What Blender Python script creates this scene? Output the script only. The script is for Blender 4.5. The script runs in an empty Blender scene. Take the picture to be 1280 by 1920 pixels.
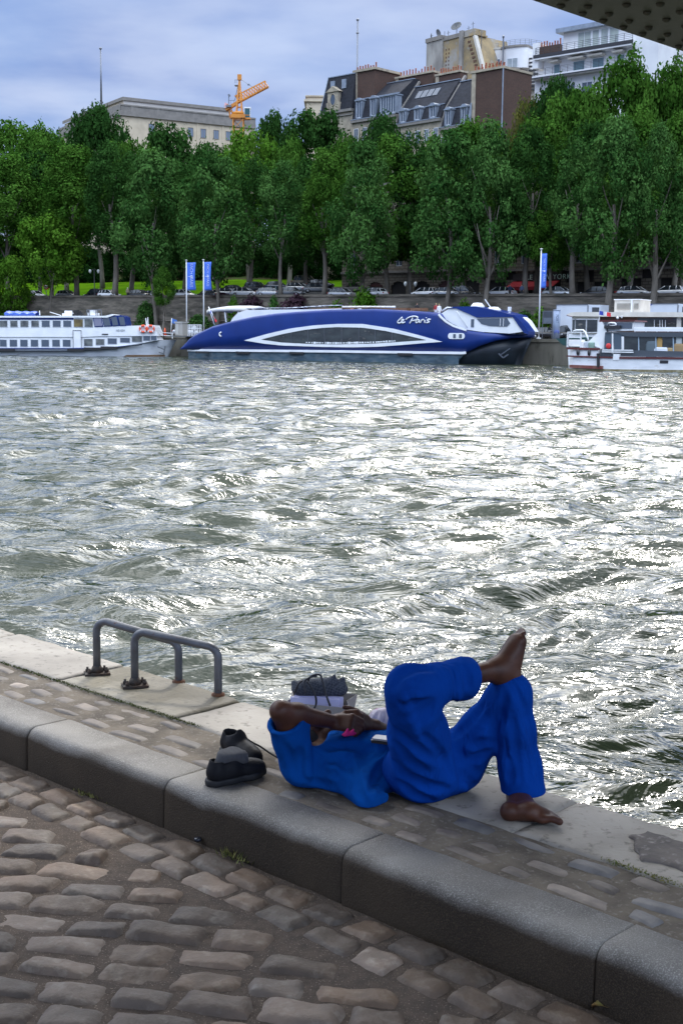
import bpy, bmesh, math, random
import numpy as np
from mathutils import Vector, Matrix, noise as mnoise
R = math.radians
scene = bpy.context.scene
COL = scene.collection

# ---------------------------------------------------------------- camera, sky, sun, exposure
FPX = 2400.0
PITCH = math.atan(326 / FPX)
ROLL = 0.010
CAM_H = 1.62
cam_data = bpy.data.cameras.new('camera')
cam_data.sensor_fit = 'HORIZONTAL'
cam_data.sensor_width = 36.0
cam_data.lens = 36.0 * FPX / 1280.0
cam_data.clip_start = 0.05
cam_data.clip_end = 6000
cam = bpy.data.objects.new('camera', cam_data)
COL.objects.link(cam)
CAM_M = Matrix.Translation((0, 0, CAM_H)) @ Matrix.Rotation(math.pi / 2 - PITCH, 4, 'X') @ Matrix.Rotation(ROLL, 4, 'Z')
cam.matrix_world = CAM_M
scene.camera = cam

SUN_EL, SUN_AZ = 47.0, 14.0      # azimuth measured from +Y (view direction) towards +X
world = bpy.data.worlds.new('World')
scene.world = world
world.use_nodes = True
nt = world.node_tree
nt.nodes.clear()
def WN(t, **k):
    n = nt.nodes.new(t)
    for a, b in k.items(): setattr(n, a, b)
    return n
def LK(a, b): nt.links.new(a, b)
wo = WN('ShaderNodeOutputWorld')
sky = WN('ShaderNodeTexSky', sky_type='NISHITA', sun_disc=False, sun_elevation=R(SUN_EL), sun_rotation=R(SUN_AZ))
sky.air_density = 1.0; sky.dust_density = 0.6; sky.ozone_density = 2.0
bsky = WN('ShaderNodeBackground'); bsky.inputs['Strength'].default_value = 0.12
LK(sky.outputs[0], bsky.inputs['Color'])
tc = WN('ShaderNodeTexCoord')
sep = WN('ShaderNodeSeparateXYZ'); LK(tc.outputs['Generated'], sep.inputs[0])
def MATH(op, a, b=None, c=None, clamp=False):
    n = WN('ShaderNodeMath', operation=op, use_clamp=clamp)
    for i, v in enumerate((a, b, c)):
        if v is None: continue
        if isinstance(v, (int, float)): n.inputs[i].default_value = v
        else: LK(v, n.inputs[i])
    return n.outputs[0]
def SMOOTH(v, lo, hi, a=0.0, b=1.0):
    n = WN('ShaderNodeMapRange', interpolation_type='SMOOTHSTEP')
    LK(v, n.inputs[0])
    for i, q in zip((1, 2, 3, 4), (lo, hi, a, b)): n.inputs[i].default_value = q
    return n.outputs[0]
# clouds laid out on a flat layer high above: direction / (z + k)
zz = MATH('ADD', MATH('MAXIMUM', sep.outputs[2], 0.0), 0.09)
cx = MATH('DIVIDE', sep.outputs[0], zz); cy = MATH('DIVIDE', sep.outputs[1], zz)
comb = WN('ShaderNodeCombineXYZ'); LK(cx, comb.inputs[0]); LK(cy, comb.inputs[1])
n1 = WN('ShaderNodeTexNoise'); n1.inputs['Scale'].default_value = 0.55; n1.inputs['Detail'].default_value = 6; n1.inputs['Roughness'].default_value = 0.5
n1.inputs['Distortion'].default_value = 0.3
LK(comb.outputs[0], n1.inputs['Vector'])
n2 = WN('ShaderNodeTexNoise'); n2.inputs['Scale'].default_value = 2.1; n2.inputs['Detail'].default_value = 5
LK(comb.outputs[0], n2.inputs['Vector'])
# cover: thin low down, closed and bright high up on the sun's side
elev = sep.outputs[2]
high = SMOOTH(elev, 0.25, 0.50)
veil_low = SMOOTH(n1.outputs[0], 0.40, 0.62, 0.72, 0.96)
hcov = SMOOTH(MATH('ADD', n1.outputs[0], MATH('MULTIPLY', n2.outputs[0], 0.35)), 0.56, 0.74, 0.12, 1.0)
cover = MATH('ADD', MATH('MULTIPLY', veil_low, MATH('SUBTRACT', 1.0, high)), MATH('MULTIPLY', hcov, high), clamp=True)
# cloud colour
c_low = WN('ShaderNodeMix', data_type='RGBA'); 
LK(SMOOTH(MATH('ADD', MATH('MULTIPLY', n1.outputs[0], 0.7), MATH('MULTIPLY', n2.outputs[0], 0.3)), 0.40, 0.62), c_low.inputs[0])
c_low.inputs[6].default_value = (0.165, 0.265, 0.60, 1); c_low.inputs[7].default_value = (0.53, 0.62, 0.86, 1)
c_hi = WN('ShaderNodeMix', data_type='RGBA'); LK(high, c_hi.inputs[0]); LK(c_low.outputs[2], c_hi.inputs[6]); c_hi.inputs[7].default_value = (1.0, 0.99, 0.97, 1)
sd = Vector((math.sin(R(SUN_AZ)) * math.cos(R(SUN_EL)), math.cos(R(SUN_AZ)) * math.cos(R(SUN_EL)), math.sin(R(SUN_EL))))
dot = WN('ShaderNodeVectorMath', operation='DOT_PRODUCT'); LK(tc.outputs['Generated'], dot.inputs[0]); dot.inputs[1].default_value = sd
glow = SMOOTH(dot.outputs['Value'], 0.25, 0.98, 0.0, 1.0)
back = SMOOTH(sep.outputs[1], 0.1, -0.7, 0.0, 1.15)      # unseen sky brightening added behind the camera to front-light boats and facades
c_far_ = WN('ShaderNodeMix', data_type='RGBA'); LK(glow, c_far_.inputs[0]); c_far_.inputs[6].default_value = (0.69, 0.81, 1.0, 1); c_far_.inputs[7].default_value = (1.0, 0.99, 0.97, 1); LK(c_far_.outputs[2], c_hi.inputs[7])
stren = MATH('ADD', MATH('MULTIPLY', high, MATH('ADD', MATH('ADD', MATH('MULTIPLY', glow, 3.8), back), 1.25)), MATH('ADD', 0.82, MATH('MULTIPLY', back, 0.6)))
bcl = WN('ShaderNodeBackground'); LK(c_hi.outputs[2], bcl.inputs['Color']); LK(stren, bcl.inputs['Strength'])
mx = WN('ShaderNodeMixShader'); LK(cover, mx.inputs[0]); LK(bsky.outputs[0], mx.inputs[1]); LK(bcl.outputs[0], mx.inputs[2])
LK(mx.outputs[0], wo.inputs['Surface'])

sun_d = bpy.data.lights.new('sun', 'SUN')
sun_d.energy = 1.5; sun_d.angle = R(6.0); sun_d.color = (1.0, 0.95, 0.87)
sun = bpy.data.objects.new('sun', sun_d); COL.objects.link(sun)
sun.rotation_euler = sd.to_track_quat('Z', 'Y').to_euler()
sun.location = (0, 0, 60)
scene.view_settings.view_transform = 'Standard'
scene.view_settings.look = 'None'
scene.view_settings.exposure = 0.35
scene.view_settings.gamma = 1.0
scene.cycles.max_bounces = 6
scene.cycles.transparent_max_bounces = 12
scene.cycles.caustics_reflective = False
scene.cycles.caustics_refractive = False
scene.cycles.sample_clamp_indirect = 6.0

# ---------------------------------------------------------------- helpers
def ray(px, py):
    d = CAM_M.to_3x3() @ Vector(((px - 640) / FPX, -(py - 960) / FPX, -1.0))
    return d
def PZ(px, py, z):                       # the point of the horizontal plane z seen at a place of the photo
    d = ray(px, py); t = (z - CAM_H) / d.z
    return Vector((0, 0, CAM_H)) + d * t
def PY(px, py, Y):                       # the point at distance Y
    d = ray(px, py); return Vector((0, 0, CAM_H)) + d * (Y / d.y)

def tag(o, label=None, cat=None, group=None, kind=None):
    if label: o['label'] = label
    if cat: o['category'] = cat
    if group: o['group'] = group
    if kind: o['kind'] = kind
    return o
def empty(name, loc=(0, 0, 0), rz=0.0, label=None, cat=None, group=None):
    o = bpy.data.objects.new(name, None); COL.objects.link(o)
    o.empty_display_size = 0.2
    o.location = loc; o.rotation_euler = (0, 0, rz)
    return tag(o, label, cat, group)

class MB:
    """collects vertices and faces and links them as one mesh object"""
    def __init__(s): s.v = []; s.f = []; s.mi = []; s.sm = []; s.cur = 0; s.smooth = False
    def add(s, vs, fs):
        b = len(s.v); s.v.extend([tuple(v) for v in vs])
        for f in fs: s.f.append([b + i for i in f]); s.mi.append(s.cur); s.sm.append(s.smooth)
    def m(s, i): s.cur = i; return s
    def box(s, c, d, rz=0.0, ax=None):
        """centre, full size; ax: 3x3 matrix"""
        M = ax if ax is not None else Matrix.Rotation(rz, 3, 'Z')
        c = Vector(c); vs = []
        for z in (-.5, .5):
            for x, y in ((-.5, -.5), (.5, -.5), (.5, .5), (-.5, .5)):
                vs.append(c + M @ Vector((x * d[0], y * d[1], z * d[2])))
        s.add(vs, [(3, 2, 1, 0), (4, 5, 6, 7), (0, 1, 5, 4), (1, 2, 6, 5), (2, 3, 7, 6), (3, 0, 4, 7)]); return s
    def bbox(s, x0, x1, y0, y1, z0, z1):
        return s.box(((x0 + x1) / 2, (y0 + y1) / 2, (z0 + z1) / 2), (abs(x1 - x0), abs(y1 - y0), abs(z1 - z0)))
    def bar(s, a, b, w, h=None, up=(0, 0, 1)):
        a = Vector(a); b = Vector(b); h = h or w
        z = (b - a); L = z.length
        if L < 1e-6: return s
        z.normalize(); u = Vector(up)
        if abs(z.dot(u)) > .95: u = Vector((1, 0, 0))
        x = u.cross(z).normalized(); y = z.cross(x)
        M = Matrix((x, y, z)).transposed()
        return s.box((a + b) / 2, (w, h, L), ax=M)
    def tube(s, pts, r, n=8, cap=True):
        """r: number or list"""
        P = [Vector(p) for p in pts]; rs = r if isinstance(r, (list, tuple)) else [r] * len(P)
        prev = None; rings = []
        for i, p in enumerate(P):
            t = (P[min(i + 1, len(P) - 1)] - P[max(i - 1, 0)]).normalized()
            if prev is None:
                u = Vector((0, 0, 1)) if abs(t.z) < .9 else Vector((1, 0, 0))
                x = u.cross(t).normalized()
            else:
                x = (prev - t * prev.dot(t)).normalized()
            prev = x; y = t.cross(x)
            rings.append([p + (x * math.cos(2 * math.pi * k / n) + y * math.sin(2 * math.pi * k / n)) * rs[i] for k in range(n)])
        vs = [v for rg in rings for v in rg]; fs = []
        for i in range(len(P) - 1):
            for k in range(n):
                a = i * n + k; b = i * n + (k + 1) % n
                fs.append((a, b, b + n, a + n))
        if cap: fs.append(tuple(range(n))[::-1]); fs.append(tuple(range(len(vs) - n, len(vs))))
        o = s.smooth; s.smooth = True; s.add(vs, fs); s.smooth = o; return s
    def lathe(s, prof, n=16, c=(0, 0, 0), M=None):
        c = Vector(c); vs = []
        for r_, z in prof:
            for k in range(n):
                v = Vector((r_ * math.cos(2 * math.pi * k / n), r_ * math.sin(2 * math.pi * k / n), z))
                vs.append(c + (M @ v if M else v))
        fs = []
        for i in range(len(prof) - 1):
            for k in range(n):
                a = i * n + k; b = i * n + (k + 1) % n
                fs.append((a, b, b + n, a + n))
        fs.append(tuple(range(n))[::-1]); fs.append(tuple(range(len(vs) - n, len(vs))))
        o = s.smooth; s.smooth = True; s.add(vs, fs); s.smooth = o; return s
    def loft(s, rings, closed=True, cap=True):
        n = len(rings[0]); vs = [v for r_ in rings for v in r_]; fs = []
        for i in range(len(rings) - 1):
            for k in range(n if closed else n - 1):
                a = i * n + k; b = i * n + (k + 1) % n
                fs.append((a, b, b + n, a + n))
        if cap and closed: fs.append(tuple(range(n))[::-1]); fs.append(tuple(range(len(vs) - n, len(vs))))
        s.add(vs, fs); return s
    def prism(s, poly, z0, z1, ax=None, org=(0, 0, 0)):
        """poly: (x, y) list, extruded along z; ax maps local to world"""
        A = ax or Matrix.Identity(3); o = Vector(org)
        n = len(poly)
        vs = [o + A @ Vector((x, y, z0)) for x, y in poly] + [o + A @ Vector((x, y, z1)) for x, y in poly]
        fs = [tuple(range(n))[::-1], tuple(range(n, 2 * n))] + [(i, (i + 1) % n, (i + 1) % n + n, i + n) for i in range(n)]
        s.add(vs, fs); return s
    def build(s, name, mats, parent=None, fix=True, smooth_angle=None):
        me = bpy.data.meshes.new(name)
        me.from_pydata(s.v, [], s.f)
        if not isinstance(mats, (list, tuple)): mats = [mats]
        for q in mats: me.materials.append(q)
        me.polygons.foreach_set('material_index', s.mi)
        me.polygons.foreach_set('use_smooth', s.sm)
        if fix:
            bm = bmesh.new(); bm.from_mesh(me); bmesh.ops.recalc_face_normals(bm, faces=bm.faces); bm.to_mesh(me); bm.free()
        me.update()
        o = bpy.data.objects.new(name, me); COL.objects.link(o)
        if parent: o.parent = parent
        return o
def copy_tree(o, parent=None):
    c = o.copy(); COL.objects.link(c)
    if parent is not None: c.parent = parent
    for ch in list(o.children): copy_tree(ch, c)
    return c
def np_mesh(name, verts, faces, mats, parent=None, smooth=True, mi=None):
    """verts Nx3 array, faces MxK array (all same K)"""
    me = bpy.data.meshes.new(name)
    verts = np.asarray(verts, dtype=np.float32); faces = np.asarray(faces, dtype=np.int32)
    K = faces.shape[1]
    me.vertices.add(len(verts)); me.vertices.foreach_set('co', verts.ravel())
    me.loops.add(faces.size); me.loops.foreach_set('vertex_index', faces.ravel())
    me.polygons.add(len(faces)); me.polygons.foreach_set('loop_start', np.arange(0, faces.size, K, dtype=np.int32))
    me.polygons.foreach_set('loop_total', np.full(len(faces), K, dtype=np.int32))
    if not isinstance(mats, (list, tuple)): mats = [mats]
    for q in mats: me.materials.append(q)
    if mi is not None: me.polygons.foreach_set('material_index', np.asarray(mi, dtype=np.int32))
    me.polygons.foreach_set('use_smooth', np.full(len(faces), smooth, dtype=bool))
    me.update(calc_edges=True)
    o = bpy.data.objects.new(name, me); COL.objects.link(o)
    if parent: o.parent = parent
    return o

def MAT(name, c, c2=None, scale=5.0, rough=0.6, metal=0.0, bump=0.0, bscale=None, detail=5.0, stretch=(1, 1, 1),
        spec=0.5, lo=0.35, hi=0.65, attr=None, c3=None, s3=20.0, lo3=0.55, hi3=0.7, coord='Object', trans=0.0, sheen=0.0, bdist=0.01, rough2=None, ior=None):
    m = bpy.data.materials.new(name); m.use_nodes = True
    t = m.node_tree; t.nodes.clear()
    out = t.nodes.new('ShaderNodeOutputMaterial'); b = t.nodes.new('ShaderNodeBsdfPrincipled'); t.links.new(b.outputs[0], out.inputs[0])
    b.inputs['Roughness'].default_value = rough; b.inputs['Metallic'].default_value = metal
    b.inputs['Specular IOR Level'].default_value = spec
    if trans: b.inputs['Transmission Weight'].default_value = trans
    if sheen: b.inputs['Sheen Weight'].default_value = sheen
    if ior: b.inputs['IOR'].default_value = ior
    c = tuple(c) + (1,); b.inputs['Base Color'].default_value = c
    tcn = t.nodes.new('ShaderNodeTexCoord'); mp = t.nodes.new('ShaderNodeMapping'); mp.inputs['Scale'].default_value = stretch
    t.links.new(tcn.outputs[coord], mp.inputs[0])
    col = None
    if c2 is not None:
        nz = t.nodes.new('ShaderNodeTexNoise'); nz.inputs['Scale'].default_value = scale; nz.inputs['Detail'].default_value = detail
        t.links.new(mp.outputs[0], nz.inputs['Vector'])
        mr = t.nodes.new('ShaderNodeMapRange'); mr.inputs[1].default_value = lo; mr.inputs[2].default_value = hi; t.links.new(nz.outputs[0], mr.inputs[0])
        mix = t.nodes.new('ShaderNodeMix'); mix.data_type = 'RGBA'; t.links.new(mr.outputs[0], mix.inputs[0])
        mix.inputs[6].default_value = c; mix.inputs[7].default_value = tuple(c2) + (1,); col = mix.outputs[2]
        if rough2 is not None:
            rr = t.nodes.new('ShaderNodeMapRange'); t.links.new(mr.outputs[0], rr.inputs[0]); rr.inputs[3].default_value = rough; rr.inputs[4].default_value = rough2
            t.links.new(rr.outputs[0], b.inputs['Roughness'])
    if c3 is not None:
        nz = t.nodes.new('ShaderNodeTexNoise'); nz.inputs['Scale'].default_value = s3; nz.inputs['Detail'].default_value = 6; nz.inputs['Roughness'].default_value = 0.6
        t.links.new(mp.outputs[0], nz.inputs['Vector'])
        mr = t.nodes.new('ShaderNodeMapRange'); mr.inputs[1].default_value = lo3; mr.inputs[2].default_value = hi3; t.links.new(nz.outputs[0], mr.inputs[0])
        mix = t.nodes.new('ShaderNodeMix'); mix.data_type = 'RGBA'; t.links.new(mr.outputs[0], mix.inputs[0])
        if col: t.links.new(col, mix.inputs[6])
        else: mix.inputs[6].default_value = c
        mix.inputs[7].default_value = tuple(c3) + (1,); col = mix.outputs[2]
    if attr:
        at = t.nodes.new('ShaderNodeAttribute'); at.attribute_name = attr
        mix = t.nodes.new('ShaderNodeMix'); mix.data_type = 'RGBA'; mix.blend_type = 'MULTIPLY'; mix.inputs[0].default_value = 1.0
        if col: t.links.new(col, mix.inputs[6])
        else: mix.inputs[6].default_value = c
        t.links.new(at.outputs['Color'], mix.inputs[7]); col = mix.outputs[2]
    if col: t.links.new(col, b.inputs['Base Color'])
    if bump:
        nz = t.nodes.new('ShaderNodeTexNoise'); nz.inputs['Scale'].default_value = bscale or scale * 3; nz.inputs['Detail'].default_value = 8; nz.inputs['Roughness'].default_value = 0.6
        t.links.new(mp.outputs[0], nz.inputs['Vector'])
        bp = t.nodes.new('ShaderNodeBump'); bp.inputs['Strength'].default_value = bump; bp.inputs['Distance'].default_value = bdist
        t.links.new(nz.outputs[0], bp.inputs['Height']); t.links.new(bp.outputs[0], b.inputs['Normal'])
    return m

def set_vcol(me, cols, name='tint'):
    """one colour per face"""
    a = me.color_attributes.new(name, 'FLOAT_COLOR', 'CORNER')
    lt = np.zeros(len(me.polygons), dtype=np.int32); me.polygons.foreach_get('loop_total', lt)
    c = np.repeat(np.asarray(cols, dtype=np.float32), lt, axis=0)
    a.data.foreach_set('color', c.ravel())
# ---------------------------------------------------------------- near quay frame
VPX = -1900.0
QA = math.atan((640 - VPX) / FPX)
EU = Vector((-math.sin(QA), math.cos(QA), 0))       # along the quay, away to the left
EV = Vector((math.cos(QA), math.sin(QA), 0))        # across, towards the river
def Q(u, v, z=0.0): return EU * u + EV * v + Vector((0, 0, z))
def toq(p): return (p.dot(EU), p.dot(EV))
V_A = toq(PZ(640, 1532, 0))[1]      # kerb / setts joint
V_B = toq(PZ(640, 1452, 0))[1]      # setts / limestone joint
V_C = toq(PZ(640, 1369, 0))[1]      # water edge
Z_COB = -0.175
V_K = toq(PZ(640, 1692, Z_COB))[1]

Z_WATER = -1.30
def T_cob(): pass

rng = np.random.default_rng(7)
def fbm2(x, y, seed=0, octs=4, rough=0.5):
    """cheap smooth value noise on arrays"""
    x = np.asarray(x, float); y = np.asarray(y, float)
    out = np.zeros(np.broadcast(x, y).shape); a = 1.0; tot = 0
    for o in range(octs):
        xi = np.floor(x).astype(np.int64); yi = np.floor(y).astype(np.int64); fx = x - xi; fy = y - yi
        fx = fx * fx * (3 - 2 * fx); fy = fy * fy * (3 - 2 * fy)
        def h(i, j):
            k = (i * 374761393 + j * 668265263 + (seed + o) * 974711) & 0xffffffff
            k = ((k ^ (k >> 13)) * 1274126177) & 0xffffffff
            return ((k ^ (k >> 16)) & 0xffff) / 65535.0
        v = (h(xi, yi) * (1 - fx) + h(xi + 1, yi) * fx) * (1 - fy) + (h(xi, yi + 1) * (1 - fx) + h(xi + 1, yi + 1) * fx) * fy
        out = out + a * v; tot += a; a *= rough; x = x * 2.03 + 11.3; y = y * 2.03 + 5.7
    return out / tot

# ---- stones: domed irregular setts
def stones_mesh(name, stones, mat, dome, base_z, sx=9, sy=7, rough_amp=0.003, seed=1):
    """stones: list of (centre u, v, half length, half width, angle, tint, tilt_u, tilt_v, lift)"""
    VS = []; FS = []; TC = []
    gx = np.linspace(-1, 1, sx); gy = np.linspace(-1, 1, sy)
    GX, GY = np.meshgrid(gx, gy, indexing='ij')
    r_ = np.random.default_rng(seed)
    base = 0
    quad = []
    for i in range(sx - 1):
        for j in range(sy - 1):
            a = i * sy + j; quad.append((a, a + sy, a + sy + 1, a + 1))
    quad = np.array(quad)
    for (u, v, hl, hw, ang, tint, tu, tv, lift) in stones:
        # square -> rounded square with corner wobble
        k = 0.10 + 0.14 * r_.random()
        X = GX * np.sqrt(1 - k * GY ** 2 * np.abs(GX) ** 3); Y = GY * np.sqrt(1 - k * GX ** 2 * np.abs(GY) ** 3)
        q = r_.uniform(-.14, .14, (4, 2))
        w = [(1 - GX) * (1 - GY) / 4, (1 + GX) * (1 - GY) / 4, (1 + GX) * (1 + GY) / 4, (1 - GX) * (1 + GY) / 4]
        X = X + (fbm2(GX * 1.6 + u * 9, GY * 1.6 + v * 7, 12, 2) - .5) * .16 * np.abs(GX) + sum(q[c, 0] * w[c] for c in range(4)); Y = Y + (fbm2(GX * 2.2 + u * 5, GY * 1.6 + v * 3, 13, 2) - .5) * .22 * np.abs(GY) + sum(q[c, 1] * w[c] for c in range(4))
        e = np.maximum(np.abs(GX), np.abs(GY))
        rim = 1 - np.clip((e - 0.0), 0, 1) ** 5
        px = X * hl * 1.03; py = Y * hw * 1.02
        nz_ = fbm2(px * 14 + u * 31, py * 14 + v * 17, seed=3, octs=3) - .5
        Z = base_z - 0.016 + (0.016 + lift) * np.clip(1 - np.clip((e - .62) / .38, 0, 1) ** 2.2, 0, 1) + dome * (1 - (0.55 * X ** 2 + 0.45 * Y ** 2)) * rim + nz_ * rough_amp * 4 * rim + (tu * X + tv * Y) * rim
        ca, sa = math.cos(ang), math.sin(ang)
        U = u + px * ca - py * sa; Vv = v + px * sa + py * ca
        W = np.outer(U.ravel(), EU) + np.outer(Vv.ravel(), EV); W[:, 2] = Z.ravel()
        VS.append(W); FS.append(quad + base); base += sx * sy
        TC.append(np.tile(np.array([*tint, 1.0]), (len(quad), 1)))
    o = np_mesh(name, np.concatenate(VS), np.concatenate(FS), mat)
    set_vcol(o.data, np.concatenate(TC))
    return o

# materials of the quay
M_SAND = MAT('joint_sand', (.088, .064, .047), (.055, .040, .030), 30, .95, bump=1.0, bscale=150, c3=(.28, .22, .17), s3=160, lo3=.60, hi3=.66, bdist=.006)
M_COB = MAT('sandstone_sett', (.138, .102, .077), (.086, .065, .050), 9, .62, bump=.8, bscale=60, attr='tint', c3=(.20, .175, .145), s3=22, lo3=.52, hi3=.80, bdist=.005, spec=.45)
M_SETT = MAT('worn_grey_sett', (.19, .16, .13), (.11, .093, .078), 12, .6, bump=.6, bscale=50, attr='tint', bdist=.004)
M_MORT = MAT('old_mortar', (.165, .135, .10), (.085, .068, .05), 7, .9, bump=.9, bscale=70, c3=(.26, .235, .20), s3=60, lo3=.55, hi3=.75, bdist=.005)
M_LIME = MAT('pale_limestone', (.42, .385, .335), (.25, .225, .19), 2.2, .62, bump=.7, bscale=55, c3=(.14, .125, .10), s3=24, lo3=.56, hi3=.70, attr='tint', bdist=.004)
M_GRAN = MAT('kerb_granite', (.25, .232, .205), (.145, .134, .12), 3.2, .62, spec=.3, bump=.9, bscale=170, c3=(.40, .385, .355), s3=230, lo3=.50, hi3=.68, bdist=.0035)
M_QWALL = MAT('quay_wall_stone', (.16, .145, .12), (.07, .07, .05), 3, .8, bump=.5)
M_MOSS = MAT('moss', (.10, .12, .02), (.05, .06, .015), 40, .9)

# granite kerb material has the shade of its backlit front face painted in as a brown band
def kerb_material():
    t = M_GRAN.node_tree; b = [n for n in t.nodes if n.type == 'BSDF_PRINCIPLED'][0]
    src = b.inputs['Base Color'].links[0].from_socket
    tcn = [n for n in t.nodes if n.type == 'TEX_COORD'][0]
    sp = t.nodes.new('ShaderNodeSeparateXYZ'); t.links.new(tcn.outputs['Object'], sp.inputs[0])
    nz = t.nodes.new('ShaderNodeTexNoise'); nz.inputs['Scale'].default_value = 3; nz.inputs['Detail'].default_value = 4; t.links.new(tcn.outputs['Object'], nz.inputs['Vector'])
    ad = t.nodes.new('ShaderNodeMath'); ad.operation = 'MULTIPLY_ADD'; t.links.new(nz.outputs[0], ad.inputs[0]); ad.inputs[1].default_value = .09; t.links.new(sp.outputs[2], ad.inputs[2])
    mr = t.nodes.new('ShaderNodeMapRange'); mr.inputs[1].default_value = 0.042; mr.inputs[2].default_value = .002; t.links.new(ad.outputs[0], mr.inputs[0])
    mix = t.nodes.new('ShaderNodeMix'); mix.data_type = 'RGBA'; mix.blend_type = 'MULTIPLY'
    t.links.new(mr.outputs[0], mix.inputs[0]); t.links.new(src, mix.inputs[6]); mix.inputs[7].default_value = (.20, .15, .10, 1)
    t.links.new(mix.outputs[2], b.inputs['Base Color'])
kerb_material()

# ---- cobbled road
def build_cobbles():
    r_ = np.random.default_rng(11)
    stones = []
    U0, U1 = -6.0, 9.0
    # two header rows along the kerb
    def tint():
        b = r_.uniform(.72, 1.25)
        w = r_.uniform(-.04, .12)
        t = np.array([1 + w, 1.0, 1 - w * 1.1]) * b
        if r_.random() < .08: t *= 1.7
        if r_.random() < .12: t = np.array([.92, .92, .93]) * b * .85
        return t
    pitchv = 0.118
    for row in range(2):
        v = V_K - 0.085 - row * pitchv
        u = U0 + r_.uniform(0, .2)
        while u < U1:
            L = r_.uniform(.15, .21)
            stones.append((u + L / 2, v + r_.uniform(-.006, .006), L / 2 - .005, pitchv / 2 - .003, r_.uniform(-.04, .04), tint(), r_.uniform(-.004, .004), r_.uniform(-.004, .004), r_.uniform(.000, .008)))
            u += L
    vlim = V_K - 0.085 - 1.5 * pitchv - .02
    # field: rows that cross the road obliquely
    th = -R(9)                                  # world angle of the rows
    du = Vector((math.cos(th), math.sin(th), 0)); dv = Vector((-math.sin(th), math.cos(th), 0))
    ang = math.atan2(du.dot(EV), du.dot(EU))
    rw = 0.128
    for i in range(-34, 58):
        s0 = r_.uniform(0, .25) - 8
        while s0 < 9:
            L = r_.uniform(.18, .27)
            c = du * (s0 + L / 2) + dv * (i * rw + 1.5)
            u, v = toq(c)
            if v < vlim - .015 and v > -5.0 and U0 < u < U1 and c.y > -2.5:
                hl = L / 2 - .006
                if v > vlim - .07: hl *= .55
                stones.append((u, v + r_.uniform(-.008, .008), hl, rw / 2 - r_.uniform(.004, .014), ang + r_.uniform(-.07, .07), tint(), r_.uniform(-.008, .008), r_.uniform(-.008, .008), r_.uniform(-.004, .010)))
            s0 += L
    o = stones_mesh('cobbled_road', stones, M_COB, .004, Z_COB + .0015, 13, 10, .007, 5)
    o['kind'] = 'structure'
    return o
build_cobbles()
def grid_sheet(name, u0, u1, v0, v1, z, du, mat, amp=0.004, sc=9.0, seed=2):
    nu = int((u1 - u0) / du) + 1; nv = int((v1 - v0) / du) + 1
    U, V = np.meshgrid(np.linspace(u0, u1, nu), np.linspace(v0, v1, nv), indexing='ij')
    Z = z + (fbm2(U * sc + 90, V * sc + 90, seed, 4) - .5) * 2 * amp
    W = np.outer(U.ravel(), EU) + np.outer(V.ravel(), EV); W[:, 2] = Z.ravel()
    I = np.arange(nu * nv).reshape(nu, nv)
    F = np.stack([I[:-1, :-1], I[1:, :-1], I[1:, 1:], I[:-1, 1:]], -1).reshape(-1, 4)
    return np_mesh(name, W, F, mat)
s_ = grid_sheet('road_joint_sand', -6.2, 9.2, -5.2, V_K + .02, Z_COB - .006, .02, M_SAND, .004); s_['kind'] = 'structure'

# ---- kerb: granite blocks with a rounded nose
def build_kerb():
    prof = [(V_A - .004, -.30), (V_A - .004, -.003)]
    Rn = 0.050
    for k in range(7):
        a = math.pi / 2 * k / 6
        prof.append((V_K + Rn - math.sin(a) * Rn, -Rn + math.cos(a) * Rn))
    prof += [(V_K - .004, -.20), (V_K - .008, -.30)]
    joints = []
    for px, py in ((0, 0), (640, 1600), (1105, 1790), (305, 1470), (45, 1372), (-160, 1290), (-330, 1220)):
        if px == 0: continue
        joints.append(toq(PZ(px, py, -.01))[0])
    j = sorted(joints)
    while j[0] > -6: j.insert(0, j[0] - 1.15)
    while j[-1] < 9: j.append(j[-1] + 1.15)
    r_ = random.Random(3)
    for a, b in zip(j[:-1], j[1:]):
        mb = MB(); mb.smooth = True
        g = .0015; rings = []
        dz = r_.uniform(-.003, .003); dvv = r_.uniform(-.004, .004)
        n = max(4, int((b - a) / .05)); us = [a + g, a + g + .006] + [a + (b - a) * k / n for k in range(1, n)] + [b - g - .006, b - g]
        for i, u in enumerate(us):
            ins = .004 if i in (0, len(us) - 1) else 0
            ring = []
            for (v, z) in prof:
                w = (fbm2(u * 5 + 50, v * 5 + 50 + z * 7, 4, 3) - .5) * .007 + (fbm2(u * 22 + 50, v * 22 + 50 + z * 20, 5, 3) - .5) * .004
                cv = V_K + .2; cz = -.15
                L = math.hypot(v - cv, z - cz)
                vv = v + (cv - v) / L * ins + dvv * (z < -.01) ; z2 = z + (cz - z) / L * ins + dz
                ring.append(Q(u, vv + (w if v < V_A - .1 else 0), z2 + w))
            rings.append(ring)
        mb.loft(rings)
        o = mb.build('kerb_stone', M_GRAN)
        o['kind'] = 'structure'
        o.name = 'kerb_stone'
build_kerb()

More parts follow.
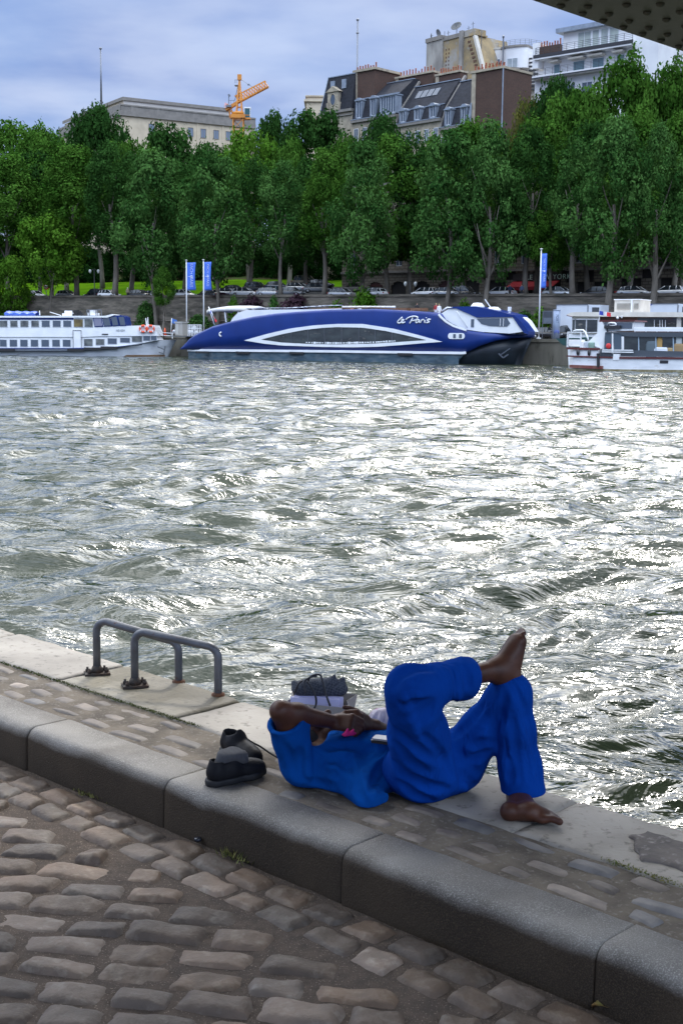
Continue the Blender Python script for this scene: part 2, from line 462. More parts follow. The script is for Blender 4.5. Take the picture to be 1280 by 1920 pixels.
# ---- sett strip behind the kerb
s_ = grid_sheet('quay_mortar_strip', -6.2, 9.2, V_A - .002, V_B + .002, -.008, .02, M_MORT, .005, 11, 5); s_['kind'] = 'structure'
def build_strip():
    r_ = np.random.default_rng(23)
    stones = []
    W = V_B - V_A
    nrow = max(3, int(round(W / .15))); pv = W / nrow
    for i in range(nrow):
        v = V_A + pv * (i + .5); u = -6 + r_.uniform(0, .2)
        while u < 9:
            L = r_.uniform(.15, .30)
            if r_.random() < .9:
                b = r_.uniform(.7, 1.35)
                if r_.random() < .2: b *= 1.6
                t = np.array([1.0, .97, .95]) * b
                if r_.random() < .25: t = np.array([.8, .88, 1.0]) * b
                stones.append((u + L / 2, v + r_.uniform(-.01, .01), L / 2 - .018, pv / 2 - r_.uniform(.012, .03), r_.uniform(-.12, .12), t, r_.uniform(-.003, .003), r_.uniform(-.003, .003), r_.uniform(-.006, .003)))
            u += L
    o = stones_mesh('sett_pavement', stones, M_SETT, .006, -.006, 9, 7, .002, 9); o['kind'] = 'structure'
build_strip()

# ---- limestone coping slabs
def u_at(px, py, z=0): return toq(PZ(px, py, z))[0]
def build_coping():
    js = [u_at(0, 1187), u_at(150, 1268), u_at(395, 1325), u_at(455, 1398), u_at(925, 1500), u_at(1250, 1610)]
    js = sorted([u_at(20, 1190), u_at(165, 1262), u_at(420, 1320), u_at(560, 1400), u_at(1080, 1502), u_at(1500, 1640)])
    while js[0] > -6: js.insert(0, js[0] - 1.3)
    while js[-1] < 9: js.append(js[-1] + 1.3)
    um = u_at(290, 1290)
    r_ = random.Random(8)
    k = 0
    for a, b in zip(js[:-1], js[1:]):
        mossy = a < um < b
        n = max(8, int((b - a) / .03)); m = int((V_C - V_B) / .03)
        U, V = np.meshgrid(np.linspace(a + .004, b - .004, n), np.linspace(V_B + .006, V_C, m), indexing='ij')
        dz = r_.uniform(-.004, .004)
        e = np.minimum(np.minimum(U - a, b - U), np.minimum(V - V_B, V_C + .012 - V))
        Z = dz + (fbm2(U * 9 + 40, V * 9 + 40, 6, 4) - .5) * .012 - .014 * np.clip(1 - e / .014, 0, 1) ** 2
        # the broken corner patch at the right
        W = np.outer(U.ravel(), EU) + np.outer(V.ravel(), EV); W[:, 2] = Z.ravel()
        I = np.arange(n * m).reshape(n, m)
        F = [tuple(q) for q in np.stack([I[:-1, :-1], I[1:, :-1], I[1:, 1:], I[:-1, 1:]], -1).reshape(-1, 4)]
        vs = [tuple(w) for w in W]
        # sides
        def skirt(idx):
            b0 = len(vs)
            for q in idx: vs.append((vs[q][0], vs[q][1], -.40))
            for t in range(len(idx) - 1): F.append((idx[t], idx[t + 1], b0 + t + 1, b0 + t))
        skirt(list(I[:, -1])); skirt(list(I[:, 0][::-1])); skirt(list(I[0, :])); skirt(list(I[-1, :][::-1]))
        mb = MB(); mb.smooth = True; mb.add(vs, F)
        o = mb.build('coping_slab', M_LIME); o['kind'] = 'structure'
        me = o.data
        t = (.36, .33, .22) if mossy else tuple(np.array([1, .985, .96]) * r_.uniform(.86, 1.08))
        cols = np.tile(np.array([*t, 1.0]), (len(me.polygons), 1))
        if mossy:
            cc = np.array([p.center for p in me.polygons]); nn = fbm2(cc[:, 0] * 6 + 30, cc[:, 1] * 6 + 30, 2, 4)
            vv = cc @ np.array(EV); edge = np.clip((V_B + .16 - vv) / .14, 0, 1)
            s = np.clip((nn - .42) * 4, 0, 1)[:, None] * .35 + np.clip(edge + (nn - .5) * 2, 0, 1)[:, None] * .45
            cols[:, :3] = cols[:, :3] * (1 - s) + np.array([.85, .84, .76]) * s
        set_vcol(me, cols)
build_coping()
# spalled hollow in the coping at the right: a darker sunk patch sheet following an irregular outline
def build_patch():
    pts = [(1182, 1562), (1215, 1556), (1262, 1570), (1330, 1592), (1400, 1625), (1330, 1648), (1240, 1612), (1205, 1608), (1196, 1590), (1186, 1578)]
    P = [PZ(x, y, 0.010) for x, y in pts]
    mb = MB(); c = sum(P, Vector()) / len(P)
    ring1 = []; n = len(P)
    fine = []
    for i in range(n):
        for t in (0, .25, .5, .75):
            p = P[i].lerp(P[(i + 1) % n], t)
            fine.append(p + Vector((fbm2(p.x * 30, p.y * 30, 3, 2) - .5, fbm2(p.x * 30 + 9, p.y * 30, 4, 2) - .5, 0)) * .03)
    vs = [c + (p - c) * s + Vector((0, 0, -.003 if s < 1 else -.012)) for s in (1, .93, .6) for p in fine] + [c]
    m = len(fine); F = []
    for r_ in range(2):
        for i in range(m): F.append((r_ * m + i, r_ * m + (i + 1) % m, (r_ + 1) * m + (i + 1) % m, (r_ + 1) * m + i))
    for i in range(m): F.append((2 * m + i, 2 * m + (i + 1) % m, 3 * m))
    mb.smooth = True; mb.add(vs, F)
    o = mb.build('worn_coping_patch', MAT('worn_patch', (.15, .125, .105), (.08, .068, .06), 9, .7, bump=1.0, bscale=40, c3=(.3, .27, .24), s3=30, lo3=.55, hi3=.7, bdist=.006)); o['kind'] = 'structure'
build_patch()
# quay body and wall below
mb = MB()
for (v0, v1, z0, z1) in ((V_A, V_C - .03, -3.0, -.30), (-5.2, V_A, -3.0, -.302)):
    P = [Q(-7, v0), Q(9.5, v0), Q(9.5, v1), Q(-7, v1)]
    mb.add([p + Vector((0, 0, z)) for z in (z0, z1) for p in P], [(0, 1, 2, 3), (4, 5, 6, 7), (0, 1, 5, 4), (1, 2, 6, 5), (2, 3, 7, 6), (3, 0, 4, 7)])
o = mb.build('near_quay_wall', M_QWALL); o['kind'] = 'structure'
# long continuation of the quay, out of sight to the left and right
mb = MB()
for (u0, u1) in ((9.2, 60), (-40, -6.1)):
    P = [Q(u0, -6), Q(u1, -6), Q(u1, V_C), Q(u0, V_C)]
    mb.add([p + Vector((0, 0, z)) for z in (-3, -.01) for p in P], [(0, 1, 2, 3), (4, 5, 6, 7), (0, 1, 5, 4), (1, 2, 6, 5), (2, 3, 7, 6), (3, 0, 4, 7)])
o = mb.build('quay_pavement', M_MORT); o['kind'] = 'structure'

# moss growing in the joints, grit and a leaf
def tufts(name, pts, mat, n, h, spread, seed, label):
    r_ = np.random.default_rng(seed); vs = []; fs = []
    for _ in range(n):
        t = r_.random() * (len(pts) - 1); i = int(t); p = pts[i].lerp(pts[i + 1], t - i) + EV * r_.normal(0, spread) + EU * r_.normal(0, .02)
        a = r_.uniform(0, 6.28); l = h * r_.uniform(.4, 1.2); w = .0035
        d = Vector((math.cos(a), math.sin(a), 0)); e = Vector((-d.y, d.x, 0))
        b = len(vs); tip = p + d * l * .7 + Vector((0, 0, l))
        vs += [p - e * w, p + e * w, tip]; fs.append((b, b + 1, b + 2))
    mb = MB(); mb.add(vs, fs); o = mb.build(name, mat, fix=False); tag(o, label, 'moss', kind='stuff'); return o
line = lambda x0, y0, x1, y1, z=0.0, n=12: [PZ(x0 + (x1 - x0) * i / n, y0 + (y1 - y0) * i / n, z) for i in range(n + 1)]
M_GR = MAT('joint_grass', (.11, .14, .03), (.20, .17, .05), 40, .8)
tufts('joint_moss', line(0, 1242, 370, 1362), M_MOSS, 1300, .006, .007, 1, 'low green moss along the slab joint below the handrails')
tufts('joint_moss', line(1140, 1614, 1270, 1660), M_GR, 260, .006, .010, 2, 'green moss in the slab joint at the right edge')
tufts('kerb_grass', line(435, 1603, 475, 1612, Z_COB), M_GR, 260, .03, .02, 3, 'small grass tuft against the foot of the kerb')
tufts('kerb_grass', line(150, 1484, 250, 1518, Z_COB), M_GR, 260, .015, .012, 4, 'thin weeds at the foot of the kerb on the left')

# ---------------------------------------------------------------- river
def wave_height(X, Y, cell):
    r_ = np.random.default_rng(42)
    H = np.zeros_like(X)
    wx = (fbm2(X * .22 + 500, Y * .22 + 500, 21, 3) - .5) * 2.6; wy = (fbm2(X * .22 + 700, Y * .22 + 100, 22, 3) - .5) * 2.6
    patch = .55 + .85 * fbm2(X * .13 + 300, Y * .13 + 300, 31, 3)
    patch2 = .25 + 1.5 * fbm2(X * .35 + 900, Y * .35 + 200, 33, 3)
    Xw = X + wx; Yw = Y + wy
    N = 74
    for i in range(N):
        lam = 0.20 * (4.6 / 0.20) ** ((i + r_.random()) / N)
        th = r_.normal(1.70, .55)
        k = 2 * math.pi / lam
        ph = r_.uniform(0, 6.28)
        slope = .050 * (1.05 if lam > .5 else .82) * (1 if lam < 1.8 else .62)
        amp = slope / k
        fade = np.clip((lam / cell - 1.8) / 2.0, 0, 1)
        p = k * (Xw * math.cos(th) + Yw * math.sin(th)) + ph
        s = np.sin(p)
        H += amp * fade * (s + .28 * np.cos(2 * p)) * (patch2 if lam < .9 else patch)
    # sharpen the crests
    return H
def build_water():
    azi = np.concatenate([np.linspace(-1.15, -.30, 90, endpoint=False), np.linspace(-.30, .31, 820), np.linspace(.31, 1.15, 90)[1:]])
    rr = 2.6 * (420 / 2.6) ** (np.linspace(0, 1, 1150))
    A, RR = np.meshgrid(azi, rr, indexing='ij')
    X = RR * np.sin(A); Y = RR * np.cos(A)
    cell = np.maximum(RR * .0016, RR * (math.log(420 / 2.6) / 1150))
    Z = Z_WATER + wave_height(X, Y, cell)
    n, m = A.shape
    I = np.arange(n * m).reshape(n, m)
    F = np.stack([I[:-1, :-1], I[1:, :-1], I[1:, 1:], I[:-1, 1:]], -1).reshape(-1, 4)
    # water
    mt = bpy.data.materials.new('river_water'); mt.use_nodes = True; t = mt.node_tree; t.nodes.clear()
    out = t.nodes.new('ShaderNodeOutputMaterial'); b = t.nodes.new('ShaderNodeBsdfPrincipled'); t.links.new(b.outputs[0], out.inputs[0])
    b.inputs['Base Color'].default_value = (.028, .036, .020, 1); b.inputs['Roughness'].default_value = .035; b.inputs['IOR'].default_value = 1.34
    b.inputs['Specular IOR Level'].default_value = .75
    g = t.nodes.new('ShaderNodeNewGeometry')
    def nz(scale, det, st):
        mp = t.nodes.new('ShaderNodeMapping'); mp.inputs['Scale'].default_value = st; mp.inputs['Rotation'].default_value = (0, 0, .2); t.links.new(g.outputs['Position'], mp.inputs[0])
        q = t.nodes.new('ShaderNodeTexNoise'); q.inputs['Scale'].default_value = scale; q.inputs['Detail'].default_value = det; q.inputs['Distortion'].default_value = .6; q.inputs['Roughness'].default_value = .55; t.links.new(mp.outputs[0], q.inputs['Vector']); return q.outputs[0]
    bp = t.nodes.new('ShaderNodeBump'); bp.inputs['Strength'].default_value = 1.0; bp.inputs['Distance'].default_value = .020
    t.links.new(nz(4.5, 3, (.7, 1.3, 1)), bp.inputs['Height'])
    bp2 = t.nodes.new('ShaderNodeBump'); bp2.inputs['Strength'].default_value = 1.0; bp2.inputs['Distance'].default_value = .16
    t.links.new(nz(1.3, 5, (.6, 1.3, 1)), bp2.inputs['Height']); t.links.new(bp.outputs[0], bp2.inputs['Normal'])
    t.links.new(bp2.outputs[0], b.inputs['Normal'])
    o = np_mesh('river_water', np.stack([X, Y, Z], -1).reshape(-1, 3), F, mt)
    o['kind'] = 'structure'
    # the rest of the river, far left, far right and behind
    mb = MB(); z = Z_WATER - .15
    mb.add([(-900, -300, z), (900, -300, z), (900, 600, z), (-900, 600, z)], [(0, 1, 2, 3)])
    o = mb.build('river_bed', mt); o['kind'] = 'structure'
build_water()
# ---------------------------------------------------------------- far bank frame: a along the quay (to the right), b away from the river
FO = Vector((-25, 190, 0)); FE = Vector((48, -35, 0)).normalized(); FN = Vector((-FE.y, FE.x, 0))
FANG = math.atan2(FE.y, FE.x)
def F(a, b, z=0.0): return FO + FE * a + FN * b + Vector((0, 0, z))
def FX(px, b, py=600):
    """a of the point seen at column px on the vertical plane b"""
    d = ray(px, py); c = Vector((0, 0, CAM_H)) - FO
    # c + t d : dot FN = b
    t = (b - c.dot(FN)) / d.dot(FN)
    p = Vector((0, 0, CAM_H)) + d * t
    return (p - FO).dot(FE), p.z, p.y
ZQ = 1.75                                    # lower far quay
def zst(a): return 7.55 - a * 0.0085          # street level along the bank
FM = Matrix((FE, FN, Vector((0, 0, 1)))).transposed()

M_CONC = MAT('quay_concrete', (.17, .155, .125), (.095, .085, .065), .6, .9, bump=.4, bscale=3, stretch=(1, 1, .3), c3=(.05, .045, .03), s3=1.2, lo3=.56, hi3=.7)
M_RUB = MAT('embankment_rubble', (.17, .145, .115), (.085, .073, .058), 1.1, .9, bump=.9, bscale=3, bdist=.12, stretch=(.5, .5, 2.2), c3=(.045, .042, .03), s3=.5, lo3=.48, hi3=.66)
M_ASPH = MAT('asphalt', (.055, .055, .055), (.04, .04, .04), 2, .9)
M_LAWN = MAT('lawn', (.075, .17, .006), (.045, .105, .005), .25, .95, spec=0.0)
M_HILL = MAT('park_ground', (.03, .05, .015), (.05, .045, .025), .2, .95, spec=0.0)

def add_wall_mesh():
    # lower quay slab
    mb = MB()
    P = [(-260, 0), (160, 0), (160, 12), (-260, 12)]
    mb.add([F(a, b, z) for z in (-4, ZQ) for a, b in P], [(3, 2, 1, 0), (4, 5, 6, 7), (0, 1, 5, 4), (1, 2, 6, 5), (2, 3, 7, 6), (3, 0, 4, 7)])
    mb.add([F(a, b, z) for z in (ZQ - .35, ZQ + .05) for a, b in [(-260, -.12), (160, -.12), (160, .5), (-260, .5)]], [(3, 2, 1, 0), (4, 5, 6, 7), (0, 1, 5, 4), (1, 2, 6, 5), (2, 3, 7, 6), (3, 0, 4, 7)])
    o = mb.build('far_quay', M_CONC); o['kind'] = 'structure'
    # embankment wall, battered rubble with a coping course
    mb = MB(); rows = []
    N = 210
    for i in range(N + 1):
        a = -260 + 420 * i / N; zt = zst(a) + .55
        rows.append([F(a, 12.6, ZQ - .05), F(a, 12.2, ZQ + 2.2), F(a, 12.05, ZQ + 2.3), F(a, 12.3, ZQ + 2.45), F(a, 12.55, zt - .35), F(a, 12.38, zt - .33), F(a, 12.38, zt), F(a, 13.0, zt), F(a, 13.0, ZQ - .05)])
    mb.loft(rows)
    o = mb.build('embankment_wall', M_RUB); tag(o, 'long rubble stone embankment wall below the street, behind the moored boats', 'wall')
    # street, lawn, hill
    def sheet(name, prof, mat, n=60, wob=0.0, a0=-330, a1=230):
        vs = []; fs = []
        for i in range(n + 1):
            a = a0 + (a1 - a0) * i / n
            for j, (b, dz) in enumerate(prof):
                w = wob * (fbm2(a * .05 + 40, b * .05 + 40, 8, 3) - .5) * (j > 0)
                vs.append(F(a, b, zst(a) + dz + w))
        m = len(prof)
        for i in range(n):
            for j in range(m - 1): fs.append((i * m + j, (i + 1) * m + j, (i + 1) * m + j + 1, i * m + j + 1))
        mb = MB(); mb.smooth = True; mb.add(vs, fs); o = mb.build(name, mat, fix=False); o['kind'] = 'structure'
    sheet('street', [(12.95, 0), (34, .05)], M_ASPH)
    sheet('lawn', [(34, .05), (36, .5), (44, 2.2), (58, 4.6), (70, 5.6)], M_LAWN, wob=1.0, a1=48)
    sheet('park_hill', [(34, .0), (70, 5.5), (110, 12), (170, 20), (260, 24), (420, 26)], M_HILL, wob=3.0)
add_wall_mesh()

# ---------------------------------------------------------------- trees
M_BARK = MAT('bark', (.16, .14, .115), (.085, .072, .058), 1.2, .9, bump=.6, bscale=6, stretch=(1, 1, .4), bdist=.05)
def leaf_mat(name, c, c2):
    m = bpy.data.materials.new(name); m.use_nodes = True; t = m.node_tree; t.nodes.clear()
    out = t.nodes.new('ShaderNodeOutputMaterial'); d = t.nodes.new('ShaderNodeBsdfDiffuse'); tr = t.nodes.new('ShaderNodeBsdfTranslucent'); mx = t.nodes.new('ShaderNodeMixShader')
    mx.inputs[0].default_value = .18; t.links.new(d.outputs[0], mx.inputs[1]); t.links.new(tr.outputs[0], mx.inputs[2]); t.links.new(mx.outputs[0], out.inputs[0])
    at = t.nodes.new('ShaderNodeAttribute'); at.attribute_name = 'tint'
    mix = t.nodes.new('ShaderNodeMix'); mix.data_type = 'RGBA'; t.links.new(at.outputs['Fac'], mix.inputs[0]); mix.inputs[6].default_value = (*c, 1); mix.inputs[7].default_value = (*c2, 1)
    t.links.new(mix.outputs[2], d.inputs[0]); t.links.new(mix.outputs[2], tr.inputs[0])
    return m
LEAF = {
    'poplar': leaf_mat('poplar_leaves', (.016, .056, .012), (.070, .152, .038)),
    'plane': leaf_mat('plane_leaves', (.018, .058, .007), (.064, .145, .022)),
    'dark': leaf_mat('dark_leaves', (.011, .036, .008), (.036, .092, .020)),
    'bright': leaf_mat('bright_leaves', (.026, .078, .007), (.090, .195, .022)),
    'bronze': leaf_mat('bronze_leaves', (.05, .075, .018), (.13, .12, .03)),
    'purple': leaf_mat('purple_leaves', (.035, .018, .026), (.085, .05, .065)),
}
def crown_mesh(name, seed, kind, prof, nclump, nleaf, leaf, clump=.20, gap=.0):
    """unit crown: height 1, max radius ~1; prof(t) gives the radius at height t. Leaves are small faces in clumps."""
    r_ = np.random.default_rng(seed)
    C = []
    tries = 0
    while len(C) < nclump and tries < 20000:
        tries += 1
        t = r_.uniform(0, 1); a = r_.uniform(0, 2 * math.pi)
        lob = .78 + .34 * float(fbm2(np.array([a * 1.1 + 10 + seed]), np.array([t * 4.5 + 10]), seed, 2)[0] * 2 - .5)
        rad = prof(t) * lob * (r_.uniform(.25, 1) ** .45)
        p = np.array([rad * math.cos(a), rad * math.sin(a), t])
        C.append((p, r_.uniform(.6, 1.35) * clump, r_.uniform(0, 1)))
    V = []; T = []
    for p, rc, tn in C:
        n = int(nleaf / len(C) * (rc / clump) ** 2)
        d = r_.normal(size=(n, 3)); d /= np.linalg.norm(d, axis=1)[:, None]
        rr = rc * r_.uniform(.35, 1.0, n) ** .5
        rr *= 1 + .35 * np.sin(d[:, 0] * 5 + p[0] * 9) * np.cos(d[:, 1] * 4 + p[1] * 7)
        pos = p + d * rr[:, None] * np.array([1, 1, .28 if False else .0]) + np.array([0, 0, 1]) * (d[:, 2] * rr * ZR)[:, None]
        nrm = d + r_.normal(size=(n, 3)) * .48; nrm[:, 2] += .25; nrm /= np.linalg.norm(nrm, axis=1)[:, None]
        u = np.cross(nrm, r_.normal(size=(n, 3))); u /= np.linalg.norm(u, axis=1)[:, None]; w = np.cross(nrm, u)
        s = leaf * r_.uniform(.55, 1.35, n)[:, None]
        sz = np.array([1, 1, ZR])
        q = np.stack([pos + (u * s * .9 - w * s * .15) * sz, pos + (w * s * .62) * sz, pos + (-u * s * .9 + w * s * .1) * sz, pos + (-w * s * .62) * sz], 1)
        V.append(q.reshape(-1, 3)); T.append(np.clip(tn * .7 + r_.normal(0, .16, n) + .15, 0, 1))
    V = np.concatenate(V); T = np.concatenate(T)
    z0, z1 = np.percentile(V[:, 2], .3), np.percentile(V[:, 2], 99.7); V[:, 2] = (V[:, 2] - z0) / (z1 - z0); rr_ = np.percentile(np.hypot(V[:, 0], V[:, 1]), 97); V[:, :2] /= rr_
    Fc = np.arange(len(V)).reshape(-1, 4)
    o = np_mesh(name, V, Fc, LEAF[kind], smooth=False)
    set_vcol(o.data, np.stack([T, T, T, np.ones_like(T)], 1))
    me = o.data; bpy.data.objects.remove(o); return me
def lens(x, a, b): return x
P_POP = lambda t: (min(1, (t + .03) / .22) ** .7) * (1.0 - .10 * t) * (max(0, 1 - t) ** .36) * 1.12
P_ROUND = lambda t: math.sqrt(max(0, 1 - (2 * t - .92) ** 2 / 1.17)) * 1.0 if t < 1 else 0
P_NARROW = lambda t: (min(1, (t + .05) / .35)) * (max(0, 1 - t) ** .45) * 1.15
P_BUSH = lambda t: (max(0, 1 - t) ** .5)
P_CEDAR = lambda t: (min(1, (t + .1) / .3)) * (max(0, 1 - t) ** .38)
ZR = .42
NL = 15000
MESH = {}
def mk(key, *a, **k): MESH[key] = crown_mesh('crown', *a, **k)
for i in range(4): mk(f'poplar{i}', 100 + i, 'poplar', P_POP, 95, NL, .038, clump=.21)
for i in range(3): mk(f'plane{i}', 200 + i, 'plane', P_POP, 85, NL, .040, clump=.23)
for i in range(2): mk(f'dark{i}', 300 + i, 'dark', P_ROUND, 85, NL, .040, clump=.23)
ZR = 1.0 / 1.3
for i in range(2): mk(f'round{i}', 400 + i, 'plane', P_ROUND, 110, 16000, .036, clump=.19)
for i in range(2): mk(f'bigdark{i}', 450 + i, 'dark', P_ROUND, 120, 16000, .036, clump=.18)
for i in range(2): mk(f'bright{i}', 500 + i, 'bright', P_ROUND, 80, 12000, .040, clump=.21)
mk('cedar', 600, 'dark', P_CEDAR, 90, 12000, .036, clump=.18)
mk('bronze', 610, 'bronze', P_ROUND, 80, 12000, .038, clump=.2)
mk('bush0', 620, 'bright', P_BUSH, 40, 1900, .085, clump=.34)
mk('bush1', 621, 'poplar', P_BUSH, 40, 1900, .085, clump=.34)
mk('bush2', 622, 'purple', P_BUSH, 40, 2300, .085, clump=.34)
def trunk_mesh(seed, h, r0, lean=0.03, limbs=6, top=.62, r1=.35, tilt=.5):
    """trunk with limbs reaching into the crown, height h"""
    r_ = random.Random(seed); mb = MB(); pts = []; n = 9
    ax, ay = r_.uniform(-1, 1) * lean * h, r_.uniform(-1, 1) * lean * h
    for i in range(n + 1):
        t = i / n
        pts.append(Vector((ax * t * t + .012 * h * math.sin(t * 5 + seed), ay * t * t + .01 * h * math.cos(t * 4 + seed * 2), h * t * top)))
    rs = [r0 * (1.25 if i == 0 else 1) * (1 - (1 - r1) * (i / n)) for i in range(n + 1)]
    mb.tube(pts, rs, 8)
    for k in range(limbs):
        t = .45 + .55 * k / limbs; i = min(n - 1, int(t * n)); p = pts[i]
        a = k * 2.4 + seed; L = h * r_.uniform(.14, .26)
        d = Vector((math.cos(a) * tilt, math.sin(a) * tilt, 1)).normalized()
        q = [p + d * L * s + Vector((0, 0, s * s * L * .15)) + Vector((r_.uniform(-1, 1), r_.uniform(-1, 1), 0)) * .02 * L * s for s in (0, .3, .6, 1)]
        rr = rs[i] * .55
        mb.tube(q, [rr, rr * .8, rr * .55, rr * .2], 6)
    o = mb.build('trunk', M_BARK); me = o.data; bpy.data.objects.remove(o); return me
TR = {}
def add_tree(px, Yb, zb, top_y, w_px, kind, label, group=None, base_frac=.33, tr=.32, seed=None, cat='tree', limbs=6, name='tree', lean=.02, trunk=True, px_top=None):
    """base at column px and distance Yb on the ground at zb; the crown top is seen at height top_y of the photo, w_px wide there"""
    p = PY(px, 600, Yb); p.z = zb
    ztop = PY(px, top_y, Yb).z; H = ztop - zb
    w = w_px / FPX * Yb
    s = seed if seed is not None else int(px * 7 + top_y)
    root = empty(name, p, 0, label, cat, group)
    if trunk:
        t = bpy.data.objects.new('trunk', trunk_mesh(s, H, tr, lean, limbs)); COL.objects.link(t); t.parent = root
    c = bpy.data.objects.new('crown', MESH[kind]); COL.objects.link(c); c.parent = root
    c.location = (0, 0, H * base_frac + .03 * H); c.scale = (w / 2, w / 2, H * (1 - base_frac) * .97)
    c.rotation_euler = (0, 0, s * 1.7)
    if px_top is not None: c.location.x = (px_top - px) / FPX * Yb
    return root
def add_bush(px, Y, zb, top_y, w_px, kind, label, group=None, cat='bush'):
    p = PY(px, 600, Y); p.z = zb; H = PY(px, top_y, Y).z - zb; w = w_px / FPX * Y
    root = empty('bush', p, 0, label, cat, group)
    c = bpy.data.objects.new('foliage', MESH[kind]); COL.objects.link(c); c.parent = root
    c.location = (0, 0, .12 * H); c.scale = (w / 2, w / 2, H * .86); c.rotation_euler = (0, 0, px)
    mb = MB(); mb.tube([(0, 0, 0), (0, 0, H * .5)], [.09, .04], 6); mb.tube([(0, 0, H * .1), (w * .2, 0, H * .5)], [.05, .02], 5); mb.tube([(0, 0, H * .1), (-w * .18, .1, H * .5)], [.05, .02], 5)
    mb.build('stem', M_BARK, root)
def row_y(px, b): return FX(px, b)[2]
def row_a(px, b): return FX(px, b)[0]
G1 = 'tall poplars on the lower quay and street edge'; G2 = 'taller broadleaf trees behind the poplars'; G3 = 'trees on the hill below the palace'
# front row: px, b, top, width, kind, base_frac, trunk radius, label
front = [
 (18, 16, 292, 165, 'plane0', .26, .45, 'rounded green tree cut by the left edge of the picture', 0),
 (142, 15, 276, 150, 'plane1', .30, .50, 'upright green tree with a pale grey trunk above the white boat windows', 0),
 (216, 15, 272, 130, 'dark0', .24, .55, 'dark green tree on a thick grey trunk left of the twin banners', 0),
 (290, 11.4, 284, 165, 'poplar0', .20, .36, 'large blue-green poplar left of the twin banners', 0),
 (405, 11.4, 288, 150, 'poplar1', .22, .36, 'full blue-green poplar right behind the twin banners', 0),
 (527, 14, 304, 125, 'poplar2', .24, .34, 'thin poplar with a bare grey fork above the left end of the blue boat', 0),
 (606, 15, 282, 125, 'plane2', .25, .40, 'green tree above the eye-shaped window of the blue boat', 0),
 (676, 11.4, 268, 150, 'poplar3', .22, .38, 'blue-green poplar standing over the white name on the blue boat', 0),
 (838, 11.4, 246, 165, 'poplar1', .20, .42, 'poplar with a forked trunk above the people on the blue boat deck', 0),
 (912, 11.4, 230, 160, 'poplar2', .20, .44, 'tall poplar above the bow of the blue boat', 0),
 (985, 15, 240, 130, 'dark1', .20, .42, 'dark tree in front of the restaurant with the red awning', 0),
 (1072, 14, 265, 115, 'poplar3', .22, .40, 'slender dark trunked poplar above the white trailer', 0),
 (1142, 9, 222, 165, 'poplar0', .20, .50, 'tall poplar with a bare branch rising above the cream boat roof unit', 0),
 (1219, 10, 238, 115, 'poplar2', .34, .52, 'poplar with a long straight bare trunk near the right edge', 0),
 (1292, 11, 262, 125, 'poplar1', .22, .45, 'poplar cut off by the right edge of the picture', 0),
]
for (px, b, top, w, kind, bf, tr, lab, _) in front:
    w *= .90; bf += .05
    a, z, Y = FX(px, b); zb = ZQ if b < 12.2 else zst(a)
    add_tree(px, Y, zb, top, w, kind, lab, G1, bf, tr, name='poplar_tree' if 'poplar' in kind else 'plane_tree')
second = [
 (75, 24, 288, 150, 'dark1', .22, 'dark tree filling the gap behind the left white boat'),
 (95, 26, 262, 130, 'plane0', .25, 'green tree of the second row above the left white boat'),
 (250, 26, 292, 130, 'dark1', .22, 'deep green tree in the second row left of the twin banners'),
 (345, 24, 305, 130, 'dark0', .22, 'dark tree in the second row directly behind the twin banners'),
 (470, 24, 300, 120, 'dark0', .22, 'dark tree between the two poplars above the flagged blue boat stern'),
 (575, 26, 300, 120, 'dark1', .22, 'deep green tree behind the eye-shaped window of the blue boat'),
 (725, 24, 258, 150, 'plane2', .22, 'bright topped tree in the second row above the white boat name'),
 (770, 26, 250, 110, 'dark0', .20, 'dark tree in the second row under the slate roofed houses'),
 (870, 24, 228, 150, 'plane1', .20, 'bright topped tree in front of the brown party wall'),
 (1000, 24, 222, 150, 'plane0', .20, 'broad tree in the second row under the curved white house'),
 (1095, 24, 232, 140, 'dark1', .20, 'dark tree of the second row above the white trailer'),
 (1180, 24, 215, 150, 'plane1', .20, 'tree of the second row behind the tall bare trunk on the right'),
 (1262, 24, 214, 130, 'plane2', .20, 'tree of the second row in the right corner'),
]
for (px, b, top, w, kind, bf, lab) in second:
    a, z, Y = FX(px, b); add_tree(px, Y, zst(a), top, w, kind, lab, G2, bf, .42, seed=px, name='plane_tree')
